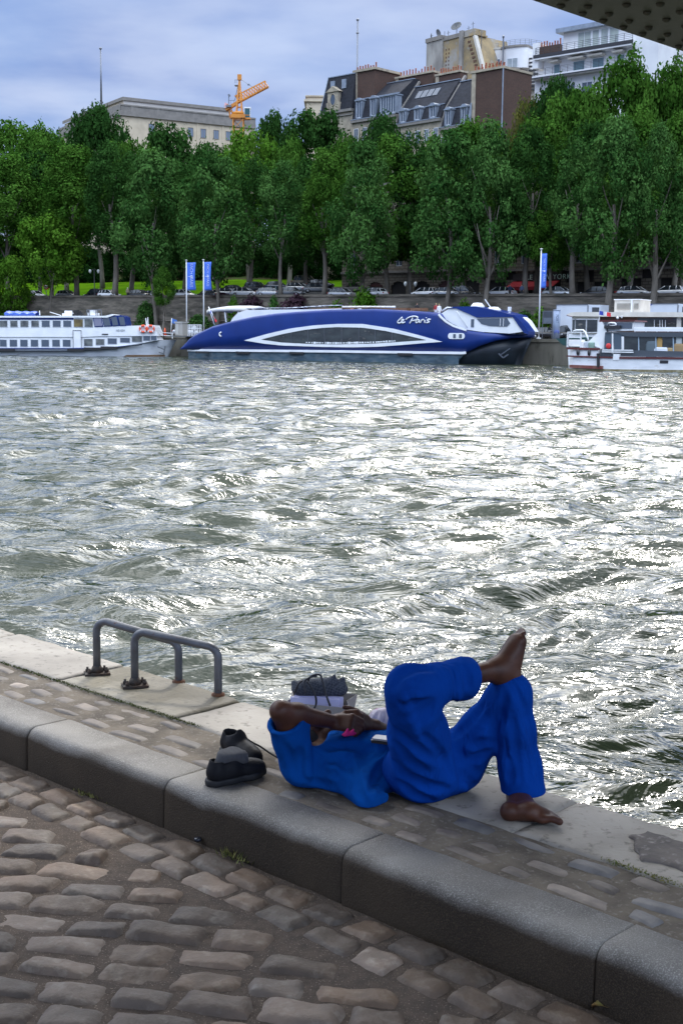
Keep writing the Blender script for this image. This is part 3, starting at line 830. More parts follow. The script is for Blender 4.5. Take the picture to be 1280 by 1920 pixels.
back = [
 (30, 75, 232, 170, 'round0', 'green tree on the hill at the far left skyline'),
 (95, 62, 240, 150, 'round1', 'green hill tree left of the large dark one'),
 (190, 50, 203, 150, 'bigdark0', 'large dark domed tree in front of the palace corner'),
 (130, 45, 262, 120, 'bigdark1', 'dark hill tree below the large domed one'),
 (318, 60, 238, 150, 'cedar', 'dark spreading cedar in front of the palace windows'),
 (250, 40, 266, 110, 'round0', 'green tree below the palace wall between two dark ones'),
 (468, 46, 246, 118, 'bright0', 'bright green domed tree right below the orange crane'),
 (392, 44, 272, 110, 'bigdark1', 'dark tree below the cedar'),
 (515, 110, 214, 100, 'bigdark0', 'distant dark tree on the skyline right of the crane'),
 (590, 60, 212, 180, 'bigdark1', 'big dark green tree below the clock dormer tower'),
 (545, 48, 262, 120, 'round1', 'green tree under the big dark one right of the crane'),
 (712, 40, 218, 120, 'bigdark0', 'small dark tree in front of the slate mansard roof'),
 (655, 38, 262, 110, 'round0', 'green tree below the clock dormer tower'),
 (805, 38, 262, 110, 'bright1', 'bright green tree below the row of dormers'),
 (900, 36, 236, 120, 'bright0', 'bright green tree at the foot of the brown party wall'),
 (985, 38, 186, 100, 'bronze', 'bronze tinged tree below the curved white house'),
 (1035, 38, 150, 140, 'bigdark0', 'dark crowned tree in front of the white balcony house'),
 (1150, 36, 108, 200, 'round1', 'great green tree covering the white balcony house'),
 (1075, 34, 172, 150, 'round0', 'green tree below the balconies, left of the great tree'),
 (1235, 34, 118, 150, 'round1', 'green tree at the right edge under the bridge'),
 (1275, 32, 215, 120, 'bright1', 'bright tree in the right edge below the great tree'),
]
for (px, b, top, w, kind, lab) in back:
    a, z, Y = FX(px, b); zg = zst(a) + (.3 + (b - 34) * .15 if b > 36 else 0)
    add_tree(px, Y, zg, top, w, kind, lab, G3, .30, .5, seed=px, name='hill_tree', limbs=4)
# the dark wood behind the lawn, one mass
def woodland():
    src = MESH['bigdark0']; v = np.zeros(len(src.vertices) * 3, dtype=np.float32); src.vertices.foreach_get('co', v); v = v.reshape(-1, 3); V = []; r_ = np.random.default_rng(77)
    for i in range(26):
        a = -210 + i * 10.5 + r_.uniform(-3, 3); b = r_.uniform(64, 84); s_ = r_.uniform(6, 8.5); p = F(a, b, zst(a) + 3.5); t = r_.uniform(0, 6.28); c_, s2 = math.cos(t), math.sin(t)
        V.append(np.stack([(v[:, 0] * c_ - v[:, 1] * s2) * s_ + p.x, (v[:, 0] * s2 + v[:, 1] * c_) * s_ + p.y, v[:, 2] * r_.uniform(9, 14) + p.z - 1], 1))
    V = np.concatenate(V); o = np_mesh('woodland', V, np.arange(len(V)).reshape(-1, 4), LEAF['dark'], smooth=False); tag(o, 'dark mass of woodland closing the view behind the lawn', 'woodland', kind='stuff')
woodland()
# small quayside trees and bushes
a, z, Y = FX(95, 11); add_tree(97, Y, ZQ, 405, 130, 'bright0', 'small bright green tree with a leaning bare trunk behind the left boat', None, .38, .16, name='young_tree', lean=.05)
a, z, Y = FX(25, 11); add_tree(22, Y, ZQ, 482, 95, 'bright1', 'leafy green young tree at the left edge above the white boat', None, .15, .12, name='young_tree')
a, z, Y = FX(306, 5); add_tree(306, Y, ZQ, 502, 44, 'plane0', 'slim young tree left of the twin banners', None, .42, .20, name='young_tree')
a, z, Y = FX(1012, 14); add_tree(1030, Y, zst(a), 395, 95, 'round0', 'small round tree beside the single banner', None, .30, .22, name='young_tree')
bushes = [
 (272, 11, 562, 45, 'bush1', ZQ, 'green shrub against the wall left of the twin banners'),
 (372, 8, 588, 60, 'bush1', ZQ, 'low dark shrub at the foot of the twin banners'),
 (418, 13.4, 548, 40, 'bush2', None, 'small purple shrub on the wall top right of the banners'),
 (436, 11.5, 552, 30, 'bush0', ZQ, 'green shrub between the purple ones'),
 (470, 11.5, 553, 70, 'bush2', ZQ, 'broad purple shrub above the white deck furniture'),
 (512, 11.5, 552, 36, 'bush1', ZQ, 'green shrub among the purple shrubs above the blue boat'),
 (552, 11.5, 550, 80, 'bush2', ZQ, 'darkest purple shrub above the blue boat'),
 (630, 11.5, 560, 46, 'bush0', ZQ, 'green shrub behind the raised middle of the blue boat'),
 (684, 11.0, 535, 66, 'bush0', ZQ, 'tall bright green shrub behind the blue boat roof'),
 (868, 11.0, 558, 40, 'bush0', ZQ, 'yellowish green shrub behind the blue boat bow'),
 (985, 9.5, 580, 50, 'bush1', ZQ, 'green shrub left of the single banner pole'),
 (1012, 9.8, 575, 50, 'bush0', ZQ, 'green shrub right of the single banner pole'),
]
for (px, b, top, w, kind, zb, lab) in bushes:
    a, z, Y = FX(px, b); add_bush(px, Y, ZQ if zb is not None else zst(a), top, w, kind, lab, 'shrubs along the embankment wall')
# ---------------------------------------------------------------- buildings on the hill
M_PST = MAT('palace_stone', (.55, .46, .34), (.48, .40, .29), .5, .85, c3=(.33, .27, .20), s3=.15, lo3=.5, hi3=.8)
M_PDK = MAT('palace_upper_wall', (.50, .465, .425), (.43, .40, .37), .4, .85)
M_CORN = MAT('cornice_stone', (.22, .20, .18), (.17, .155, .14), 1, .85)
M_GLASS = MAT('window_glass', (.06, .08, .11), rough=.12, spec=.8)
M_WFR = MAT('white_window_frame', (.62, .64, .68), rough=.5)
M_SLATE = MAT('slate_roof', (.026, .028, .036), (.017, .018, .023), 1.2, .85, spec=.2, bump=.5, bscale=6, stretch=(1, 1, 2), c3=(.04, .04, .047), s3=2.5, lo3=.5, hi3=.8, bdist=.05)
M_ZINC = MAT('zinc_sheet', (.26, .30, .36), (.19, .22, .27), 1.5, .4, metal=.2)
M_STONE = MAT('cut_stone', (.40, .34, .25), (.25, .21, .16), .9, .85, bump=.5, bscale=2, bdist=.05)
M_WHITE = MAT('white_render', (.70, .70, .70), (.58, .58, .60), .25, .8)
M_CREAM = MAT('cream_render', (.55, .52, .46), (.43, .40, .35), .3, .8)
M_OCH = MAT('ochre_plaster', (.34, .25, .13), (.21, .165, .10), .5, .9, c3=(.30, .28, .25), s3=.25, lo3=.5, hi3=.62, bump=.5, bscale=2, bdist=.05)
M_GREYW = MAT('grey_weathered_render', (.34, .32, .29), (.19, .175, .16), .5, .9, stretch=(1, 1, .5))
M_BLACK = MAT('black_iron', (.02, .02, .025), rough=.5)
M_POT = MAT('terracotta', (.36, .11, .055), (.22, .07, .04), 4, .8)
M_STEELP = MAT('grey_steel', (.16, .17, .19), rough=.45, metal=.6)
def brick_mat(name, c1, c2, mortar, sc):
    m = bpy.data.materials.new(name); m.use_nodes = True; t = m.node_tree; b = t.nodes['Principled BSDF']; b.inputs['Roughness'].default_value = .9
    tcn = t.nodes.new('ShaderNodeTexCoord'); sp = t.nodes.new('ShaderNodeSeparateXYZ'); t.links.new(tcn.outputs['Object'], sp.inputs[0])
    ad = t.nodes.new('ShaderNodeMath'); ad.operation = 'ADD'; t.links.new(sp.outputs[0], ad.inputs[0]); t.links.new(sp.outputs[1], ad.inputs[1])
    cb = t.nodes.new('ShaderNodeCombineXYZ'); t.links.new(ad.outputs[0], cb.inputs[0]); t.links.new(sp.outputs[2], cb.inputs[1])
    br = t.nodes.new('ShaderNodeTexBrick'); br.inputs['Scale'].default_value = sc; br.inputs['Color1'].default_value = (*c1, 1); br.inputs['Color2'].default_value = (*c2, 1); br.inputs['Mortar'].default_value = (*mortar, 1)
    br.inputs['Mortar Size'].default_value = .03; t.links.new(cb.outputs[0], br.inputs['Vector'])
    nz = t.nodes.new('ShaderNodeTexNoise'); nz.inputs['Scale'].default_value = .5; t.links.new(tcn.outputs['Object'], nz.inputs['Vector'])
    mr = t.nodes.new('ShaderNodeMapRange'); mr.inputs[3].default_value = .7; mr.inputs[4].default_value = 1.2; t.links.new(nz.outputs[0], mr.inputs[0])
    mx = t.nodes.new('ShaderNodeMix'); mx.data_type = 'RGBA'; mx.blend_type = 'MULTIPLY'; mx.inputs[0].default_value = 1; t.links.new(br.outputs[0], mx.inputs[6]); t.links.new(mr.outputs[0], mx.inputs[7]); t.links.new(mx.outputs[2], b.inputs['Base Color'])
    return m
M_BRICK = brick_mat('brown_brick', (.085, .038, .024), (.055, .026, .018), (.07, .052, .042), 1.6)
M_ASHLAR = brick_mat('ashlar_blocks', (.22, .185, .14), (.18, .15, .115), (.09, .075, .06), .55)

class House:
    """a building with its own frame: x along the facade (seen), y into the house, z up. Facade runs from photo column x0 at distance Y0 to x1 at Y1."""
    def __init__(s, name, label, cat, x0, Y0, x1, Y1, ypx=200):
        s.p0 = PY(x0, ypx, Y0); s.p1 = PY(x1, ypx, Y1); s.Y0 = Y0; s.Y1 = Y1; s.x0 = x0; s.x1 = x1
        d = Vector((s.p1.x - s.p0.x, s.p1.y - s.p0.y, 0)); s.L = d.length; d.normalize(); s.d = d
        s.n = Vector((-d.y, d.x, 0)); s.root = empty(name, (s.p0.x, s.p0.y, 0), math.atan2(d.y, d.x), label, cat)
    def u(s, px, y=0.0, ypx=200):
        """distance along the facade plane set back by y at photo column px"""
        r_ = ray(px, ypx); c = Vector((0, 0, CAM_H)) - Vector((s.p0.x, s.p0.y, 0)) 
        t = (y - c.dot(s.n)) / r_.dot(s.n); p = Vector((0, 0, CAM_H)) + r_ * t
        return (p - Vector((s.p0.x, s.p0.y, 0))).dot(s.d), p.z
    def at(s, px, py, y=0.0):
        a, z = s.u(px, y, py); return a, z
def windows(h, mb_parent, items, mat_frame=M_WFR, glass=M_GLASS, proud=.06, mull=1, name='window'):
    """items: (u0, u1, z0, z1, y)"""
    for (u0, u1, z0, z1, y) in items:
        mb = MB(); fw = .09
        for a, b, c, d in ((u0, u0 + fw, z0, z1), (u1 - fw, u1, z0, z1), (u0 + fw, u1 - fw, z1 - fw, z1), (u0 + fw, u1 - fw, z0, z0 + fw)):
            mb.bbox(a, b, y - proud, y + .05, c, d)
        for k in range(1, mull + 1):
            xm = u0 + (u1 - u0) * k / (mull + 1); mb.bbox(xm - .04, xm + .04, y - proud + .01, y + .05, z0 + fw, z1 - fw)
        w = mb.build(name, mat_frame, mb_parent)
        g = MB(); g.bbox(u0 + fw, u1 - fw, y - .015, y + .04, z0 + fw, z1 - fw); g.build('pane', glass, w)
def pots(parent, pts, h=.7, r=.14, seed=1):
    r_ = random.Random(seed)
    for p in pts:
        hh = h * r_.uniform(.6, 1.3)
        mb = MB(); mb.lathe([(r * 1.1, 0), (r, .08), (r * .8, hh * .85), (r * 1.05, hh * .9), (r * .95, hh)], 8, p); mb.build('chimney_pot', M_POT, parent)

def palace():
    # long facade receding to the right: top edge 232,178 -> 425,197 ; side wall 157..232
    h = House('palace_building', 'long pale stone palace building with a flat roof behind the hill trees', 'building', 228, 330, 640, 362, 200)
    L = h.L
    zt = h.at(228, 205)[1]      # top of the lower storey (cornice)
    zt = PY(228, 208, 330).z; zu = PY(228, 179, 330).z; dep = 21
    L = h.u(478, 0, 232)[0]; Lu = h.u(432, 1, 200)[0]
    m = MB(); m.bbox(0, L, 0, dep, 0, zt); wall = m.build('wall', M_PST, h.root)
    m = MB(); m.bbox(-.5, L, -.5, dep, zt - 1.0, zt + .15); m.bbox(-.35, L, -.35, dep, zt + .15, zt + 1.4); m.bbox(-.5, L, -.5, dep, zt + 1.4, zt + 1.75)
    for k in range(int(L / 7)): m.bbox(k * 7 + 2.2, k * 7 + 3.0, -.43, 0, zt + .15, zt + 1.4)
    m.build('cornice', M_CORN, wall)
    m = MB(); m.bbox(1.0, Lu, 1.2, dep, zt + 1.75, zu - .8); m.build('upper_wall', M_PDK, h.root)
    m = MB(); m.bbox(.6, Lu + .4, .8, dep, zu - .8, zu); m.build('roof_cornice', M_CORN, h.root)
    # pilaster strips and small square windows
    m = MB()
    u0 = h.u(268, 0, 235)[0]
    us = [h.u(x, 0, 240)[0] for x in (284, 357, 381, 405, 428, 452)]
    for u in us: 
        m.bbox(u + 1.75, u + 2.1, -.16, 0, 0, zt - 1.0)
    m.build('pilaster', M_PST, h.root)
    zw = h.at(357, 246)[1]
    windows(h, h.root, [(u - .75, u + .75, zw - 1.3, zw + 1.0, -.02) for u in us], mat_frame=M_CORN, glass=MAT('palace_glass', (.16, .2, .26), rough=.2), proud=.12, mull=1)
    # the return of the facade to the left
    q = PY(157, 200, 352) - Vector((h.p0.x, h.p0.y, 0)); qx, qy = q.dot(h.d), q.dot(h.n)
    m = MB(); m.prism([(0, 0), (qx, qy), (qx, qy + 20), (0, 20)], 0, zt); m.prism([(1, 1.2), (qx + 1, qy + 1.2), (qx + 1, qy + 19), (1, 19)], zt, zu - .8); sw = m.build('side_wing', M_PST, h.root)
    m = MB(); m.prism([(-.5, -.5), (qx - .5, qy - .5), (qx - .5, qy + 20), (-.5, 20)], zt - 1, zt + 1.7); m.prism([(.6, .8), (qx + .5, qy + .8), (qx + .5, qy + 19.5), (.6, 19.5)], zu - .8, zu + .003); m.build('wing_cornice', M_CORN, sw)
    # flagpole on the roof
    p = PY(190, 195, 345)
    mb = MB(); zt2 = PY(190, 92, 345).z; mb.tube([(0, 0, 0), (0, 0, zt2 - p.z)], [.28, .14], 8); mb.lathe([(.2, 0), (.4, .15), (.3, .5), (.05, .6)], 8, (0, 0, zt2 - p.z))
    o = mb.build('flagpole', M_STEELP); o.location = p - Vector((0, 0, 0)); tag(o, 'bare flagpole standing on the palace roof at the left', 'flagpole')
palace()
# pole behind the mansard
p = PY(669, 150, 330); z1 = PY(668, 38, 330).z
mb = MB(); mb.tube([(0, 0, -25), (0, 0, z1 - p.z)], [.30, .14], 8); mb.lathe([(.2, 0), (.38, .15), (.3, .45), (.05, .6)], 8, (0, 0, z1 - p.z)); mb.lathe([(.34, 0), (.40, .1), (.34, .2)], 8, (0, 0, z1 - p.z - 3))
o = mb.build('flagpole', M_STEELP); o.location = p; tag(o, 'tall bare flagpole above the clock dormer tower', 'flagpole')

def crane():
    Y = 300; s = Y / FPX                       # metres per photo pixel
    base = PY(447, 250, Y); root = empty('tower_crane', (base.x, base.y, 0), 0, 'orange tower crane with a raised boom in front of the palace', 'crane')
    CO = MAT('crane_orange', (.62, .24, .02), (.5, .18, .02), .5, .5)
    CB = MAT('crane_cab_glass', (.03, .09, .10), rough=.15); CW = MAT('crane_white', (.7, .7, .7), rough=.5)
    def P(x, y, dy=0): 
        q = PY(x, y, Y); return Vector((q.x - base.x, dy, q.z))
    zt = P(447, 221).z
    m = MB(); hw = 1.15
    for sx in (-1, 1):
        for sy in (-1, 1): m.bar((sx * hw, sy * hw, 0), (sx * hw, sy * hw, zt), .22)
    z = 0; k = 0
    while z < zt - 2:
        for (a, b) in (((-hw, -hw), (hw, -hw)), ((hw, -hw), (hw, hw)), ((hw, hw), (-hw, hw)), ((-hw, hw), (-hw, -hw))):
            m.bar((*a, z), (*b, z + 2.2), .12); m.bar((*a, z + 2.2), (*b, z + 2.2), .12)
        z += 2.2
    m.build('mast', CO, root)
    m = MB(); m.box((0, 0, zt + .3), (3.2, 3.0, .8)); m.lathe([(1.5, 0), (1.5, .6), (1.1, .7)], 12, (0, 0, zt + .7)); m.bar(P(431, 220), P(459, 220), .5); m.bar(P(430, 205), P(431, 219), .35); m.bar(P(434, 205), P(436, 214), .3)
    m.build('slewing_ring', CO, root)
    # A-frame
    m = MB()
    top = P(449, 146)
    for sy in (-.8, .8):
        m.bar(P(443, 214, sy), top, .34); m.bar(P(454, 214, sy), top, .34)
    for t in (.2, .4, .6, .8): 
        m.bar(P(443, 214, -.8).lerp(top, t), P(454, 214, -.8).lerp(top, t), .16)
        m.bar(P(443, 214, .8).lerp(top, t), P(454, 214, .8).lerp(top, t), .16)
    m.box(top + Vector((0, 0, .2)), (.9, .9, 1.2)); m.build('a_frame', CO, root)
    m = MB(); m.bbox(P(440, 0).x, P(446, 0).x, -.8, .8, P(0, 156).z, P(0, 155).z)
    for x in (440.5, 443): m.bar(P(x, 155), P(x, 149), .08)
    m.bar(P(440, 149), P(446, 149), .08); m.build('top_platform', M_STEELP, root)
    # boom: lattice box from (448,188) to (503,160)
    m = MB(); a = P(446, 192); b = P(503, 162); d = (b - a); L = d.length; d.normalize(); up = Vector((-d.z, 0, d.x))
    ch = []
    for (o1, o2) in ((0, -.7), (0, .7), (1.6, 0)):
        q0 = a + up * o1 + Vector((0, o2, 0)); q1 = b + up * o1 * .9 + Vector((0, o2, 0)); m.bar(q0, q1, .26); ch.append((q0, q1))
    n = 12
    for k in range(n):
        t0, t1 = k / n, (k + 1) / n; tm = (t0 + t1) / 2
        for c in (0, 1):
            m.bar(ch[c][0].lerp(ch[c][1], t0), ch[2][0].lerp(ch[2][1], tm), .13); m.bar(ch[2][0].lerp(ch[2][1], tm), ch[c][0].lerp(ch[c][1], t1), .13)
        m.bar(ch[0][0].lerp(ch[0][1], t0), ch[1][0].lerp(ch[1][1], t1), .11)
    m.bar(b + up * 1.3, P(497, 155), .2); m.bar(P(497, 155), b, .2)
    m.build('boom', CO, root)
    m = MB(); m.bar(P(424, 205), P(445, 192), 1.2, .7); m.bar(P(422, 203), P(430, 199), 1.6, 1.1); m.build('counter_boom', CO, root)
    m = MB(); m.bbox(P(424, 0).x, P(434, 0).x, -1.2, 1.2, P(0, 197).z, P(0, 193).z); m.bar(P(429, 194), P(429, 179), .2); m.bar(P(428, 179), P(431, 177), .5)
    for x in (429, 433, 438): m.bar(P(x, 194), P(x, 187), .08)
    m.bar(P(429, 187.5), P(439, 187.5), .08); m.build('winch_deck', M_STEELP, root)
    m = MB(); m.bbox(P(421, 0).x, P(425, 0).x, -1, 1, P(0, 199).z, P(0, 189).z); m.build('warning_panel', MAT('red_white_panel', (.65, .25, .25), (.7, .6, .6), 2, .6), root)
    m = MB(); m.tube([top, P(478, 166)], .05, 5); m.tube([top, P(440, 188)], .06, 5); m.tube([P(478, 166), P(486, 168)], .08, 5); m.box(P(466, 158), (.5, .3, .3)); m.build('pendant_cable', M_STEELP, root)
    m = MB(); x0, x1 = P(458.5, 0).x, P(469.5, 0).x; z0, z1 = P(0, 216).z, P(0, 199).z; m.bbox(x0, x1, -.9, .9, z0, z1); c = m.build('cab', CB, root)
    m = MB(); m.bbox(x0 - .1, x1 + .1, -1, 1, z1, z1 + .3); m.bar((x0, -.95, z0), (x0, -.95, z1), .12); m.bar((x1, -.95, z0), (x1, -.95, z1), .12); m.build('cab_frame', CW, c)
    m = MB(); m.bbox(P(452, 0).x, x1, -.9, .9, z0 - .35, z0); m.bar((x0, -.9, z0 + .5), (x1, -.9, z0 + .5), .14); m.build('cab_floor', CO, c)
crane()

def small_block():
    h = House('stone_house', 'small pale stone house with a flat cornice left of the clock dormer tower', 'house', 574, 300, 640, 300, 190)
    zt = h.at(580, 178)[1]; L = h.L
    m = MB(); m.bbox(0, L, 0, 12, 0, zt - 1.4); m.build('wall', M_PST, h.root)
    m = MB(); m.bbox(-.5, L, -.5, 12.4, zt - 1.4, zt - .9); m.bbox(.1, L, .1, 12, zt - .9, zt - .3); m.bbox(-.2, L, -.2, 12.2, zt - .3, zt); m.build('cornice', M_PST, h.root)
small_block()

def mansard():
    # row of houses with slate mansards, receding: eaves from (608,212) to (905,232)
    Y0, Y1 = 262, 232
    def section(name, label, xa, xb, Ya, Yb): return House(name, label, 'house', xa, Ya, xb, Yb, 220)
    Yl = lambda x: Y0 + (Y1 - Y0) * (x - 605) / 300.0
    # --- tower house with the oval window dormer
    h = section('tower_house', 'stone corner house with a steep slate tower roof and an oval window dormer', 603, 660, Yl(603), Yl(660))
    ze = h.at(605, 210)[1]; zt = h.at(615, 143)[1]; zr = h.at(650, 127)[1]; L = h.L
    m = MB(); m.bbox(0, L, 0, 10, 0, ze - .6); wall = m.build('wall', M_STONE, h.root)
    m = MB(); m.bbox(-.5, L + .1, -.5, 10.4, ze - .6, ze - .1); m.bbox(-.3, L + .05, -.3, 10.2, ze - 1.3, ze - 1.1); m.build('cornice', M_CORN, wall)
    m = MB(); b0 = [(-.2, -.2), (L, -.2), (L, 10.2), (-.2, 10.2)]; b1 = [(.9, .9), (L - .1, .9), (L - .1, 9.2), (.9, 9.2)]
    m.add([(x, y, ze - .1) for x, y in b0] + [(x, y, zt) for x, y in b1] + [(L * .75, 5, zr), (L * .95, 5, zr)], [(0, 1, 5, 4), (1, 2, 6, 5), (2, 3, 7, 6), (3, 0, 4, 7), (4, 5, 9, 8), (5, 6, 9), (6, 7, 8, 9), (7, 4, 8)])
    roof = m.build('roof', M_SLATE, h.root)
    m = MB(); m.bar((.9, .9, zt), (L - .1, .9, zt), .22, .18); m.bar((.9, .9, zt), (.9, 9.2, zt), .22, .18); m.bar((.9, .9, zt), (L * .75, 5, zr), .18); m.bar((-.2, -.2, ze), (.9, .9, zt), .16)
    for x in (.25, .62):
        xx = L * x; m.bbox(xx - .1, xx + 1.0, .35, .6, zt - 2.6, zt - .9)
    m.build('zinc_trim', M_ZINC, roof)
    # dormer
    ud, zd = h.at(627, 186); m = MB(); w = 1.45
    m.bbox(ud - w, ud + w, -.45, 1.2, ze - .1, zd + 1.4); m.bbox(ud - w - .25, ud - w + .35, -.6, .6, ze - .1, zd - .6); m.bbox(ud + w - .35, ud + w + .25, -.6, .6, ze - .1, zd - .6)
    m.add([(ud - w - .4, y, zd + 1.4) for y in (-.7, 1.2)] + [(ud + w + .4, y, zd + 1.4) for y in (-.7, 1.2)] + [(ud, y, zd + 2.5) for y in (-.7, 1.2)], [(0, 2, 4), (1, 3, 5), (0, 1, 5, 4), (2, 3, 5, 4), (0, 1, 3, 2)])
    dm = m.build('dormer', M_STONE, h.root)
    m = MB(); ring = [(ud + .75 * math.cos(k / 16 * 6.283), -.46, zd - .1 + 1.15 * math.sin(k / 16 * 6.283)) for k in range(17)]; m.tube(ring, .13, 6, cap=False); m.build('oval_frame', M_STONE, dm)
    m = MB(); m.add([(ud, -.47, zd - .1)] + [(ud + .72 * math.cos(k / 16 * 6.283), -.47, zd - .1 + 1.1 * math.sin(k / 16 * 6.283)) for k in range(16)], [(0, k + 1, (k + 1) % 16 + 1) for k in range(16)]); m.build('oval_pane', M_GLASS, dm)
    windows(h, wall, [(h.u(606, 0, 235)[0], h.u(612, 0, 235)[0], ze - 4.4, ze - 2.0, -.02)])
    # chimney stack stone + brick
    uc0, uc1 = h.u(656, 0, 150)[0], h.u(697, 0, 150)[0]; zc = h.at(675, 131)[1]
    c = MB(); c.bbox(uc0, uc0 + .9, 1, 8.6, ze - 3, zc); c.bbox(uc0 - .2, uc1, .9, 8.8, zc, zc + .45); st = c.build('chimney_stack', M_STONE, h.root)
    c = MB(); c.bbox(uc0 + .9, uc1 - .3, 1.2, 8.4, ze - 3, zc); c.build('chimney_bricks', M_BRICK, st)
    pots(st, [(uc0 + .5 + k * (uc1 - uc0 - .9) / 7, 1.6, zc + .45) for k in range(8)], .8, .16, 3)
    # --- generic mansard section
    def mans(name, label, xa, xb, eav, brk, rdg, ndorm, skylights=0, wide=False, seed=1):
        """eav/brk/rdg: photo y of eaves, break and ridge at column xa"""
        h = section(name, label, xa, xb, Yl(xa), Yl(xb)); L = h.L
        ze = h.at(xa, eav)[1]; zb = ze + (h.at(xa, brk, .9)[1] - ze); zr = h.at(xa, rdg, 5)[1]
        m = MB(); m.bbox(0, L, 0, 11, 0, ze - .5); wall = m.build('wall', M_STONE, h.root)
        m = MB(); m.bbox(-.1, L + .1, -.45, 11, ze - .5, ze); m.build('cornice', M_CORN, wall)
        windows(h, wall, [(L * (k + .5) / 5 - .55, L * (k + .5) / 5 + .55, ze - 4.0, ze - 1.6, -.02) for k in range(5)])
        sec = [(-.1, ze), (1.0, zb), (5.0, zr), (7.0, zr), (10.2, zb), (11, ze)]
        m = MB(); m.loft([[(x, y, z) for y, z in sec] for x in (0, L)]); roof = m.build('roof', M_SLATE, h.root)
        m = MB(); m.bar((0, .95, zb), (L, .95, zb), .25, .16); m.bar((0, 5, zr + .02), (L, 5, zr + .02), .5, .16); m.bar((0, -.35, ze + .06), (L, -.35, ze + .06), .3, .12); m.build('zinc_trim', M_ZINC, roof)
        for k in range(ndorm):
            uu = L * (k + .5) / ndorm; w = .62 if not (wide and k == ndorm - 1) else 1.9
            m = MB(); z0 = ze + .25; z1 = z0 + (zb - z0) * .86
            m.bbox(uu - w - .16, uu - w, -.28, 1.4, z0, z1); m.bbox(uu + w, uu + w + .16, -.28, 1.4, z0, z1); m.bbox(uu - w - .30, uu + w + .30, -.42, 1.6, z1, z1 + .24)
            if w < 1: m.prism([(uu - w - .1, z1 + .24), (uu + w + .1, z1 + .24), (uu + w * .5, z1 + .55), (uu - w * .5, z1 + .55)], .35, -1.3, ax=Matrix(((1, 0, 0), (0, 0, -1), (0, 1, 0))))
            dm = m.build('dormer', M_ZINC, h.root)
            windows(h, dm, [(uu - w, uu + w, z0 + .1, z1, -.05)], mull=1 if w < 1 else 5)
            g = MB(); g.bbox(uu - w, uu + w, -.1, 1.3, z0 - .1, z0 + .1); g.build('sill', M_ZINC, dm)
        for k in range(skylights):
            uu = L * (.18 + .13 * k); t0, t1 = .45, .75; sl = MB()
            y0, z0 = 1.0 + 4 * t0, zb + (zr - zb) * t0; y1, z1 = 1.0 + 4 * t1, zb + (zr - zb) * t1; nx = Vector((0, -(z1 - z0), (y1 - y0))).normalized() * .12
            q = [Vector((uu, y0, z0)) + nx, Vector((uu + 1.25, y0, z0)) + nx, Vector((uu + 1.25, y1, z1)) + nx, Vector((uu, y1, z1)) + nx]
            sl.add([v for v in q] + [v - nx * 1.5 for v in q], [(0, 1, 2, 3), (0, 1, 5, 4), (1, 2, 6, 5), (2, 3, 7, 6), (3, 0, 4, 7)])
            sl.build('skylight', M_GLASS, roof)
        return h, ze, zb, zr
    def party(h, u, ze, ztop, dep0, dep1, th, label=None, stone=.7, npot=10, brick=True, seed=1, zbot=None):
        m = MB(); zb = zbot if zbot is not None else ze - 2
        m.bbox(u, u + stone, dep0, dep1, zb, ztop); m.bbox(u - .12, u + th + .12, dep0 - .12, dep1 + .12, ztop, ztop + .35); st = m.build('chimney_stack', M_STONE, h.root)
        m = MB(); m.bbox(u + stone, u + th, dep0 + .05, dep1, zb, ztop); m.build('chimney_bricks', M_BRICK, st)
        pots(st, [(u + th * .5 + random.Random(seed + k).uniform(-.1, .1), dep0 + .5 + k * (dep1 - dep0 - 1) / max(1, npot - 1), ztop + .35) for k in range(npot)], .8, .15, seed)
        return st
    h1, ze, zb, zr = mans('mansard_house', 'slate roofed house with a wide glazed dormer beside the tower house', 660, 742, 226, 188, 168, 3, 0, True, 1)
    # stack between house 1 and 2: a brown brick mass seen from its broad side
    hh = section('mansard_house', 'slate roofed house with three skylights in the middle of the row', 748, 826, Yl(748), Yl(826))
    bpy.data.objects.remove(hh.root)
    h2, ze2, zb2, zr2 = mans('mansard_house', 'slate roofed house with skylights in the middle of the row', 742, 826, 234, 209, 170, 3, 4, False, 2)
    h3, ze3, zb3, zr3 = mans('mansard_house', 'slate roofed house with two dormers against the brown party wall', 826, 886, 240, 206, 160, 2, 0, False, 3)
    # chimney walls run back across the roofs and step up behind them
    def wide_stack(h, ux0, ux1, ytop, y, dep, label, seed, npot):
        u0 = h.u(ux0, y, 150)[0]; u1 = h.u(ux1, y, 150)[0]; zt = h.at((ux0 + ux1) / 2, ytop, y)[1]
        m = MB(); m.bbox(u0 - .45, u0 + .35, y - .1, y + dep, 8, zt); m.bbox(u0 - .6, u1 + .15, y - .25, y + dep + .1, zt, zt + .35); st = m.build('chimney_stack', M_STONE, h.root)
        m = MB(); m.bbox(u0 + .35, u1, y, y + dep, 8, zt); m.build('chimney_bricks', M_BRICK, st)
        pots(st, [(u0 + .4 + k * (u1 - u0 - .7) / max(1, npot - 1), y + .5, zt + .35) for k in range(npot)], .9, .15, seed)
    wide_stack(h1, 745, 812, 141, 6.5, 2, '', 5, 12)
    wide_stack(h2, 820, 862, 138, 6.3, 2, '', 6, 9)
    # raking stone copings on the party lines
    for (h, ze_, zb_, zr_) in ((h2, ze2, zb2, zr2), (h3, ze3, zb3, zr3)):
        m = MB(); m.bar((0, -.1, ze_), (0, 1.2, zb_ + .2), .5, .4); m.bar((0, 1.2, zb_ + .2), (0, 6.2, zr_ + 1.2), .5, .4); m.build('party_coping', M_CORN, h.root)
    # brown party wall at the right end, facing us
    hp = House('party_wall_house', 'tall brown brick party wall with a row of terracotta chimney pots', 'house', 884, Yl(884), 942, Yl(884) - 5, 180)
    L = hp.L; zt = hp.at(910, 133)[1]; zbm = hp.at(900, 250)[1] - 8
